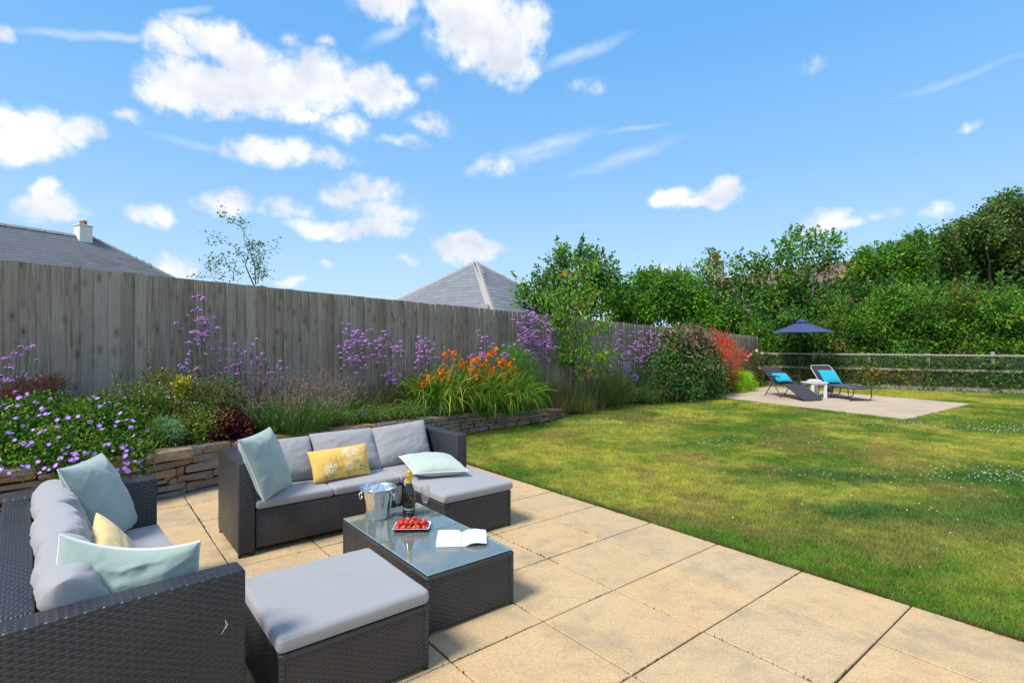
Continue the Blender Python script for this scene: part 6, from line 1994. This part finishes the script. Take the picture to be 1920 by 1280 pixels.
# other border plants
mound('red_salvia', 'dark red spiky salvia behind the cranesbill at the far left', 'flowering plant', [(60, 735, 45, 26, .42), (100, 725, 24, 28, .45), (20, 745, 30, 24, .45)], (.022, .008), 420, 14, .03, [(.13, .035, .05), (.16, .05, .07), (.05, .09, .03), (.09, .04, .04)], 410, -.8)
mound('red_salvia', 'dark red spiky salvia behind the cranesbill, right of the bare fence boards', 'flowering plant', [(190, 755, 34, 16, .40), (175, 765, 24, 12, .45)], (.022, .008), 240, 14, .028, [(.14, .03, .06), (.16, .05, .08), (.05, .09, .03)], 411, -.8)
bs, bsL, bsb, _ = mound('mixed_perennial', 'yellow-green leafy perennials with small mauve flowers between cranesbill and lavender', 'plant', [(270, 760, 50, 40, .75), (310, 780, 46, 44, .85), (345, 790, 44, 40, .8), (385, 765, 40, 46, .7), (300, 730, 30, 40, .5), (350, 745, 30, 40, .55), (295, 815, 50, 26, 1.15), (365, 800, 50, 30, 1.1), (420, 740, 26, 36, .5)], (.040, .014), 1300, 18, .05, [(.10, .19, .03), (.07, .15, .025), (.17, .20, .04), (.05, .12, .03), (.20, .16, .05)], 412, -.3, sprigs=60)
pf = petal_mesh('flower', 5, .009, .009, .003, (.33, .20, .48), (.6, .55, .5)); g = np.random.default_rng(91)
for k in range(70):
    c, r = bsL[g.integers(6)]; d = nrm_(g.normal(size=(1, 3)))[0]; d[1] = -abs(d[1]); d[2] = abs(d[2]); o = obj('flower', pf, bs); place_dir(o, tuple(c + d * np.array(r) * 1.15), tuple(d + np.array([0, -.3, .4])), g.uniform(.7, 1.3), 0)
mound('golden_leaf_plant', 'small plant with golden yellow leaves in front of the fence', 'plant', [(332, 728, 18, 18, .62), (342, 742, 16, 14, .62), (322, 742, 12, 12, .62)], (.040, .030), 80, 14, .03, [(.55, .42, .03), (.42, .38, .04), (.30, .33, .05)], 413, .2)
mound('heuchera', 'dark burgundy leafed plant just above the wall, left of the lavender', 'plant', [(425, 795, 36, 20, 1.05), (405, 805, 26, 14, 1.15), (445, 805, 22, 14, 1.15)], (.05, .045), 260, 12, .035, [(.05, .012, .016), (.08, .016, .02), (.035, .012, .014), (.10, .02, .025)], 414, .1)
mound('silver_herb', 'small blue-green herb with pale flower above the wall beside the cranesbill', 'plant', [(312, 802, 20, 16, 1.25), (325, 812, 18, 14, 1.3)], (.028, .012), 110, 14, .03, [(.13, .26, .15), (.10, .22, .12), (.16, .28, .18)], 415, 0)


def lavender(label, cx, d, rx, n, seed, h=.34, w=1.0, dep=.45, green=((.05, .14, .03), (.035, .11, .025), (.08, .17, .045)), spikec=((.26, .19, .155), (.33, .25, .20), (.22, .14, .16)), spikes=.5, name='lavender', cat='shrub'):
    g = np.random.default_rng(seed); x, y, s = bed(cx, d); b = np.array([x, y, soil_h(s)]); W = rx / 1000 * y
    t = thing(name, label, cat, tuple(b), 0)
    ang = g.random(n) * 6.28; rad = g.random(n) ** .5
    ax = np.cos(ang) * rad; ay = np.sin(ang) * rad
    # local x along the fence
    fx, fy = FD; nx, ny = FN
    P = np.stack([ax * W * .55 * fx + ay * dep * .5 * nx, ax * W * .55 * fy + ay * dep * .5 * ny, g.uniform(-.02, .08, n)], 1)
    D = np.stack([ax * .75 * fx + ay * .75 * nx, ax * .75 * fy + ay * .75 * ny, np.ones(n) * .95], 1) + g.normal(size=(n, 3)) * .14
    Lh = h * g.uniform(.42, 1.15, n)
    V, F, C_, tip = strips(P, D, Lh, .0045, g, jit(palette(green, n, g), n, g, .3), .12, 2)
    # lower leaves
    m = n * 10; idx = g.integers(0, n, m); q = P[idx] + nrm_(D[idx]) * (Lh[idx] * g.uniform(.15, .85, m))[:, None]
    lv_ = leaves(q, D[idx] + g.normal(size=(m, 3)) * .5, g.uniform(.03, .06, m), .006, g, jit(palette(green, m, g), m, g, .35), .1)
    obj('foliage', vine_mesh('foliage', [(V, F, C_), lv_], M_LEAF), t, kind='stuff')
    k = int(n * spikes); sel = g.permutation(n)[:k]; per = 12
    base = np.repeat(tip[sel] - nrm_(D[sel]) * .012, per, 0); dd = np.repeat(nrm_(D[sel]), per, 0)
    tt = np.tile(np.linspace(0, 1, per), k)[:, None]; q = base + dd * tt * .062
    sp_ = leaves(q, dd * .8 + g.normal(size=(k * per, 3)) * .8, .014, .010, g, jit(palette(spikec, k * per, g), k * per, g, .3), .1)
    obj('flower_spikes', vine_mesh('flower_spikes', [sp_], M_PETAL), t, kind='stuff')
    return t


lavender('big faded lavender bush leaning over the wall behind the far sofa', 545, .92, 105, 1700, 701, .44, dep=.75)
lavender('faded lavender at the left of the big bush, taller and darker', 478, .75, 52, 650, 702, .42, dep=.5, spikes=.35)
lavender('faded lavender tips against the fence behind the big bush', 580, .50, 80, 520, 703, .44, dep=.35)


def strappy(name, label, lumps, n, L, W, seed, cols, droop=1.1, cat='plant', lift=0.0):
    g = np.random.default_rng(seed); x, y, s = bed(lumps[0][0], lumps[0][1]); b = np.array([x, y, soil_h(s)])
    t = thing(name, label, cat, tuple(b), 0); pcs = []; tips = []
    for px, d, rr_, wt in lumps:
        X, Y, _s = bed(px, d); k = int(n * wt); c = np.array([X, Y, soil_h(_s)]) - b
        P = c + np.stack([g.normal(0, rr_, k), g.normal(0, rr_, k), np.zeros(k)], 1); a = g.random(k) * 6.28
        sp_ = g.uniform(.15, .75, k); D = np.stack([np.cos(a) * sp_, np.sin(a) * sp_, np.ones(k)], 1)
        V, F, C_, tip = strips(P, D, L * g.uniform(.6, 1.15, k), W * g.uniform(.7, 1.2, k), g, jit(palette(cols, k, g), k, g, .3), droop * g.uniform(.5, 1.4, k), 5)
        pcs.append((V, F, C_)); tips.append(tip)
    obj('leaves', vine_mesh('leaves', pcs, M_LEAF), t, kind='stuff')
    return t, b


strappy('day_lily', 'bright green strappy clump right of the lavender', [(645, .55, .04, 1.0)], 130, .42, .016, 720, [(.08, .30, .02), (.05, .22, .02), (.12, .34, .03)], 1.0)
strappy('grassy_clump', 'low green grassy clump under the verbenas behind the mulch strip', [(690, .45, .14, .5), (740, .45, .14, .5)], 800, .26, .005, 721, [(.06, .17, .02), (.09, .17, .03), (.04, .12, .02), (.15, .17, .05)], .8)
strappy('wispy_stems', 'tangle of olive stems and seed heads among the middle verbenas', [(640, .25, .16, .25), (700, .25, .2, .35), (770, .25, .2, .4)], 1500, .62, .0045, 722, [(.08, .10, .04), (.10, .09, .05), (.05, .09, .03)], .25)
strappy('wispy_stems', 'tangle of olive stems under the cherry tree and cloud of verbena', [(1010, .25, .2, .3), (1060, .3, .25, .35), (1130, .3, .3, .35)], 2000, .75, .005, 723, [(.06, .11, .03), (.09, .10, .04), (.04, .09, .03)], .3)
strappy('dry_grass', 'brownish dry grass and stems at the foot of the young cherry tree', [(1045, .45, .12, .5), (1085, .45, .16, .5)], 700, .34, .005, 724, [(.16, .12, .06), (.10, .12, .04), (.20, .15, .08)], .6)
strappy('wispy_stems', 'grey-green stems filling the fence foot behind the lavender', [(430, .25, .16, .3), (500, .22, .16, .3), (590, .22, .18, .4)], 1300, .62, .0045, 727, [(.07, .12, .04), (.10, .12, .05), (.05, .10, .03)], .3)
strappy('trailing_grass', 'green strap leaves trailing over the low stone wall below the orange flowers', [(950, .70, .08, .4), (985, .66, .08, .35), (905, .76, .08, .25)], 520, .62, .013, 728, [(.08, .22, .02), (.05, .15, .015), (.15, .26, .04)], 2.0)
mound('ground_cover', 'low mixed green ground cover between the wall top and the verbenas', 'plant', [(700, 775, 40, 9, .75), (760, 768, 40, 10, .72), (820, 762, 34, 10, .70), (640, 785, 26, 9, .85)], (.04, .014), 420, 16, .05, [(.06, .15, .03), (.09, .17, .03), (.10, .13, .05)], 729, .1)
strappy('dry_grass', 'wild grass and thin stems left of the dark burgundy plant', [(385, .9, .14, .5), (420, .7, .18, .5)], 900, .38, .005, 725, [(.09, .16, .03), (.13, .16, .04), (.05, .12, .02)], .5)
strappy('wispy_stems', 'thin blue-green stems just left of the big dark shrub', [(1215, .4, .22, .5), (1240, .45, .2, .5)], 1100, .95, .006, 726, [(.05, .13, .06), (.07, .15, .05)], .25)

# crocosmia: arching straps with orange sprays
CC = [(.07, .19, .015), (.14, .26, .02), (.04, .13, .015), (.20, .26, .04), (.03, .10, .012), (.06, .17, .015), (.28, .26, .06)]
cx_, cb = strappy('crocosmia', 'large clump of arching green leaves with orange flowers, middle of the border', [(880, .42, .12, .18), (835, .50, .12, .2), (920, .52, .13, .22), (960, .48, .12, .2), (800, .42, .10, .12), (900, .62, .10, .08)], 1700, 1.08, .022, 730, CC, 1.75, 'flowering plant')
g = np.random.default_rng(731); of = petal_mesh('floret', 6, .024, .013, .010, (.88, .15, .006), (.90, .34, .02)); mb = MB(); fm = MB()
vv = np.empty(len(of.vertices) * 3, np.float32); of.vertices.foreach_get('co', vv); vv = vv.reshape(-1, 3); F4 = np.array([p.vertices[:] for p in of.polygons])
cc = np.empty(len(of.vertices) * 4, np.float32); of.color_attributes['Col'].data.foreach_get('color', cc); cc = cc.reshape(-1, 4)[:, :3]
sprays = [(x + g.normal() * 6, y + g.normal() * 5, .58) for x, y in ((905, 672), (925, 668), (890, 685), (940, 680), (915, 690), (880, 700), (900, 705), (925, 700), (870, 690), (935, 695), (950, 670), (895, 662), (860, 712), (905, 720), (845, 665), (852, 672), (838, 662), (830, 685), (800, 705), (795, 715), (975, 742), (970, 750), (915, 735), (890, 740), (880, 730), (825, 700), (960, 690), (930, 655), (1000, 735), (945, 712), (910, 680), (885, 676))]
for px, py, d in sprays:
    X, Y, _s = bed(px, d + g.normal() * .08); e = np.array([X, Y, zat(py, Y)]) - cb; s0 = np.array([e[0] * .6, e[1] * .6, 0.05])
    m = s0 * .4 + e * .6 + np.array([0, 0, .08]); mb.tube([tuple(s0), tuple(m), tuple(e)], [.003, .0025, .0015], 4, (.14, .16, .05), False)
    for k in range(24):
        q = m * (1 - k / 24) * .35 + e * (1 - (1 - k / 24) * .35) + g.normal(size=3) * .035
        a = g.random() * 6.28; R3 = np.array(Euler((g.normal() * .8, g.normal() * .8, a)).to_matrix()); s = g.uniform(.6, 1.25)
        fm.add(vv @ R3.T * s + q, F4, None); fm.C[-1] = cc * g.uniform(.7, 1.15)
obj('flower_stems', mb.mesh('flower_stems', M_BARK, False, True), cx_, kind='stuff'); obj('flowers', fm.mesh('flowers', M_PETAL, False, True), cx_, kind='stuff')
mound('fennel_fern', 'feathery fine-leaved green plant at the right of the orange flowers', 'plant', [(990, 735, 26, 34, .45), (1005, 750, 22, 26, .45), (960, 665, 30, 24, .30), (985, 690, 26, 26, .35)], (.05, .006), 560, 20, .06, [(.06, .24, .03), (.08, .26, .03), (.12, .24, .03)], 740, -.2)
mound('daisy_bush', 'rounded bush with tiny white flowers right of the cherry trunk', 'flowering plant', [(1150, 715, 30, 26, .40), (1165, 735, 26, 18, .45), (1135, 735, 20, 20, .45)], (.045, .012), 420, 18, .06, [(.09, .18, .04), (.12, .20, .05), (.16, .20, .07)], 741, -.4)
mound('daisy_bush', 'low sprawling plant with white flowers left of the big dark shrub', 'flowering plant', [(1205, 738, 32, 12, .50), (1225, 742, 22, 10, .52), (1190, 735, 20, 12, .45)], (.045, .014), 300, 18, .06, [(.07, .14, .03), (.10, .16, .05), (.05, .12, .03)], 742, -.2)
for lab, cx0, cx1, cy0, cy1, dd, n in (('sprinkle of tiny white blooms over the rounded bush', 1130, 1180, 695, 740, .28, 80), ('sprinkle of tiny white blooms over the low sprawling plant', 1185, 1245, 725, 752, .62, 90)):
    mb = MB(); g = np.random.default_rng(int(cx0))
    for i in range(n):
        px, py = g.uniform(cx0, cx1), g.uniform(cy0, cy1); X, Y, _s = bed(px, dd); P = np.array([X, Y, zat(py, Y)]); r = .011
        mb.add([P + (r, 0, 0), P + (0, -.004, r), P + (-r, 0, 0), P + (0, .004, -r)], np.array([(0, 1, 2, 3)]), (.70, .66, .62))
    host = [o for o in sc.objects if o.name.startswith('daisy_bush')][0 if cx0 < 1150 else -1]
    o = obj('blooms', mb.mesh('blooms', M_PETAL, False, True), host, kind='stuff'); o.location = -host.location


def agapanthus(label, px, py, d, r, seed, col=(.20, .25, .62)):
    g = np.random.default_rng(seed); x, y, s = bed(px, d); b = np.array([x, y, soil_h(s)]); top = np.array([0, 0, zat(py, y) - b[2]])
    t = thing('agapanthus', label, 'flower', tuple(b), 0, 'blue agapanthus')
    obj('stem', MB().tube([(.01, 0, 0), (0, .01, top[2] * .5), tuple(top)], .004, 5, (.07, .14, .04)).mesh('stem', M_BARK, True, True), t)
    n = 70; D = nrm_(g.normal(size=(n, 3))); P = top + D * r * .45
    V, F, C_ = leaves(P, D, r * .6, r * .22, g, jit(col, n, g, .3), .2); obj('flower_head', mesh_np('flower_head', V, F, C_, False, [M_PETAL]), t)
    mb = MB()
    for q in P[:30]: mb.tube([tuple(top), tuple(q)], [.001, .001], 3, (.2, .2, .4), False)
    obj('stalks', mb.mesh('stalks', M_BARK, False, True), t, kind='stuff')


agapanthus('round violet-blue agapanthus head above the mulch behind the far sofa', 683, 772, .72, .05, 1)
agapanthus('pale blue agapanthus left of the big dark shrub, upper head', 1177, 690, .42, .10, 2, (.30, .36, .66))
agapanthus('pale blue agapanthus left of the big dark shrub, lower right head', 1190, 708, .45, .10, 3, (.30, .36, .66))

# young cherry tree in the border
def cherry():
    d = .32; x, y, s = bed(1076, d); b = Vector((x, y, soil_h(s))); g = np.random.default_rng(800)
    t = thing('young_cherry_tree', 'young cherry tree with drooping leaves standing in the border before the fence', 'tree', tuple(b))
    def P(px, py, dy=0): v = at(px, py, y + dy) - b; return v
    trunk = [(1073, 760), (1075, 720), (1076, 680), (1078, 640), (1080, 600), (1083, 570), (1088, 545), (1092, 515), (1096, 490)]
    pts = [P(a, c) for a, c in trunk]; pts[0] = Vector((0, 0, 0))
    obj('trunk', MB().tube(pts, [.022, .020, .018, .016, .014, .011, .009, .006, .004], 8, (.11, .07, .055)).mesh('trunk', M_BARK, True, True), t)
    st = [(1072, 700), (1070, 650), (1078, 620)]
    arms = [((1078, 640), (1060, 610), (1040, 598)), ((1079, 625), (1100, 625), (1125, 610)), ((1080, 600), (1060, 575), (1030, 560)), ((1083, 575), (1105, 560), (1115, 545)), ((1085, 560), (1068, 530), (1060, 505)), ((1076, 665), (1052, 650), (1040, 625)),
            ((1077, 690), (1100, 680), (1135, 658)), ((1088, 545), (1105, 520), (1118, 490)), ((1076, 675), (1062, 668), (1050, 672)), ((1090, 520), (1085, 495), (1078, 480)), ((1079, 655), (1092, 650), (1100, 665)), ((1076, 710), (1098, 700), (1130, 690))]
    LP, LD, LC = [], [], []
    for k, ar in enumerate(arms):
        pp = [P(a, c, g.normal() * .25 * (i > 0)) for i, (a, c) in enumerate(ar)]
        obj('limb', MB().tube(pp, [.008, .006, .003], 5, (.13, .09, .07)).mesh('limb', M_BARK, True, True), t)
        for i in range(2):
            for j in range(40):
                q = pp[i].lerp(pp[i + 1], g.random() * (.7 if i else .9) + .3 * i) ; LP.append(np.array(q) + g.normal(size=3) * np.array([.07, .07, .05])); LD.append(g.normal(size=3) * .5 + np.array([0, 0, -.9]))
                warm = g.random() < (.10 if k not in (3, 6, 4) else .28); LC.append((.38, .24, .03) if warm else [(.07, .19, .02), (.05, .15, .02), (.10, .24, .03)][g.integers(3)])
    for px, py, sx, sy, n in ((1035, 600, 12, 14, 70), (1060, 595, 14, 14, 60), (1095, 590, 14, 20, 60), (1130, 605, 14, 12, 50), (1060, 640, 14, 18, 60), (1110, 560, 12, 14, 50), (1135, 660, 12, 10, 60), (1115, 680, 12, 10, 40), (1065, 670, 10, 10, 40), (1085, 520, 16, 20, 60), (1112, 500, 8, 14, 36), (1025, 555, 14, 10, 50), (1095, 640, 10, 14, 40), (1070, 550, 14, 10, 40)):
        for j in range(int(n * 2.1)):
            q = P(g.normal(px, sx), g.normal(py, sy), g.normal() * .25); LP.append(np.array(q)); LD.append(g.normal(size=3) * .5 + np.array([0, 0, -.9])); LC.append([(.07, .19, .02), (.05, .15, .02), (.11, .25, .03), (.16, .22, .03)][g.integers(4)])
    n = len(LP); V, F, C_ = leaves(np.array(LP), np.array(LD), g.uniform(.06, .115, n), g.uniform(.034, .054, n), g, jit(np.array(LC), n, g, .3), .25)
    obj('foliage', mesh_np('foliage', V, F, C_, False, [M_LEAF]), t, kind='stuff')
    n = 8; V, F, C_ = leaves(np.array([np.array(P(g.normal(1103, 4), g.normal(702, 4))) for _ in range(n)]), g.normal(size=(n, 3)), .08, .05, g, jit((.62, .17, .04), n, g, .2), .3)
    obj('autumn_leaves', mesh_np('autumn_leaves', V, F, C_, False, [M_LEAF]), t)


cherry()

# large shrubs at the far end of the border
wg, wgL, wgb, _ = mound('weigela', 'big dark green shrub with pink flowers at the top, far end of the border', 'shrub', [(1265, 650, 34, 34, .55), (1300, 655, 36, 34, .6), (1280, 690, 50, 36, .7), (1250, 690, 28, 34, .6), (1320, 700, 36, 36, .7), (1275, 722, 48, 24, .8), (1310, 728, 36, 20, .8), (1250, 720, 26, 26, .7), (1290, 635, 26, 20, .5)], (.085, .040), 1300, 20, .13, [(.03, .10, .022), (.045, .14, .028), (.065, .19, .035), (.02, .075, .018), (.10, .09, .04)], 820, .3, sprigs=90)
g = np.random.default_rng(821); P = []; 
for i in range(900):
    c, r = wgL[g.choice([0, 1, 8, 0, 8, 1, 2, 4])]; d = nrm_(g.normal(size=(1, 3)))[0]; d[2] = abs(d[2]) if g.random() < .9 else d[2]; d[1] = -abs(d[1]) * .8; P.append(c + d * np.array(r) * g.uniform(1.1, 1.35))
P = np.array(P); n = len(P)
obj('flowers', vine_mesh('flowers', [leaves(P, g.normal(size=(n, 3)) + np.array([0, 0, .3]), .085, .040, g, jit(palette([(.62, .24, .32), (.60, .33, .36), (.45, .12, .22), (.30, .10, .08)], n, g), n, g, .25), .2)], M_PETAL), wg, kind='stuff')
mound('red_barberry', 'shrub with orange-red leaves at its tips, right of the pink flowered shrub', 'shrub', [(1362, 690, 22, 26, .72), (1346, 672, 22, 26, .68), (1350, 665, 18, 30, .50), (1340, 640, 16, 16, .45), (1365, 650, 14, 16, .5), (1372, 675, 18, 12, .55), (1378, 700, 14, 10, .55), (1330, 638, 12, 12, .4), (1312, 632, 10, 12, .4), (1384, 664, 12, 8, .5), (1392, 672, 10, 7, .5), (1355, 640, 12, 12, .45)], (.04, .018), 560, 18, .07, [(.55, .07, .03), (.42, .05, .03), (.60, .13, .04), (.20, .07, .03), (.50, .05, .05)], 822, -.3, sprigs=70)
mound('red_barberry', 'brown-green lower part of a barberry at the edge of the far patio', 'shrub', [(1345, 705, 28, 28, .65), (1365, 720, 24, 20, .7), (1340, 728, 26, 16, .75)], (.04, .015), 560, 18, .07, [(.12, .05, .02), (.06, .08, .02), (.16, .06, .02), (.05, .06, .02)], 823, .1)
mound('lime_heather', 'lime green spiky shrub beside the far patio', 'shrub', [(1388, 712, 20, 18, .75), (1400, 725, 16, 12, .85), (1378, 725, 14, 14, .85), (1398, 708, 10, 10, .75)], (.07, .010), 420, 20, .07, [(.25, .45, .02), (.18, .38, .02), (.30, .50, .04)], 824, -.9)
rsb, rsL, rbb, _ = mound('climbing_rose', 'rose with a few pink and cream blooms against the end of the board fence', 'shrub', [(1408, 680, 12, 26, .25), (1418, 665, 14, 14, .25), (1412, 710, 14, 20, .3), (1400, 700, 10, 20, .3), (1430, 668, 8, 10, .25)], (.06, .035), 230, 14, .08, [(.05, .10, .03), (.08, .10, .04), (.12, .11, .05)], 825, .2)
rm = petal_mesh('bloom', 6, .05, .05, .02, (.60, .08, .18), (.6, .3, .3)); rm2 = petal_mesh('bloom', 6, .05, .05, .02, (.72, .58, .42), (.7, .5, .3))
for i, (px, py) in enumerate(((1402, 668), (1407, 664), (1418, 657), (1428, 662), (1398, 675), (1424, 690))):
    X, Y, _s = bed(px, .42); o = obj('bloom', rm if i in (0, 1, 4) else rm2, rsb); place_dir(o, tuple(np.array([X, Y, zat(py, Y)]) - rbb), (0, -1, .4), 1, i)
mound('corner_ivy', 'green climbing leaves at the corner beside the end of the board fence', 'plant', [(1445, 650, 14, 24, .15), (1450, 690, 16, 26, .15), (1440, 715, 14, 14, .2)], (.09, .06), 260, 16, .12, G_MID + G_BRIGHT[:1], 826, .1)

# weeds on the lawn edge
wd = thing('broadleaf_weed', 'small broad-leaved weed on the lawn edge near the middle of the patio', 'weed', tuple(AB(-3.05, 3.70, -.01)))
g = np.random.default_rng(9); n = 26; a = g.random(n) * 6.28
V, F, C_ = leaves(g.normal(size=(n, 3)) * .015 * np.array([1, 1, 0]), np.stack([np.cos(a), np.sin(a), g.uniform(.1, .8, n)], 1), .05, .028, g, jit((.03, .13, .05), n, g), .2)
obj('leaves', mesh_np('leaves', V, F, C_, False, [M_LEAF]), wd)
print('objects', len(sc.objects))
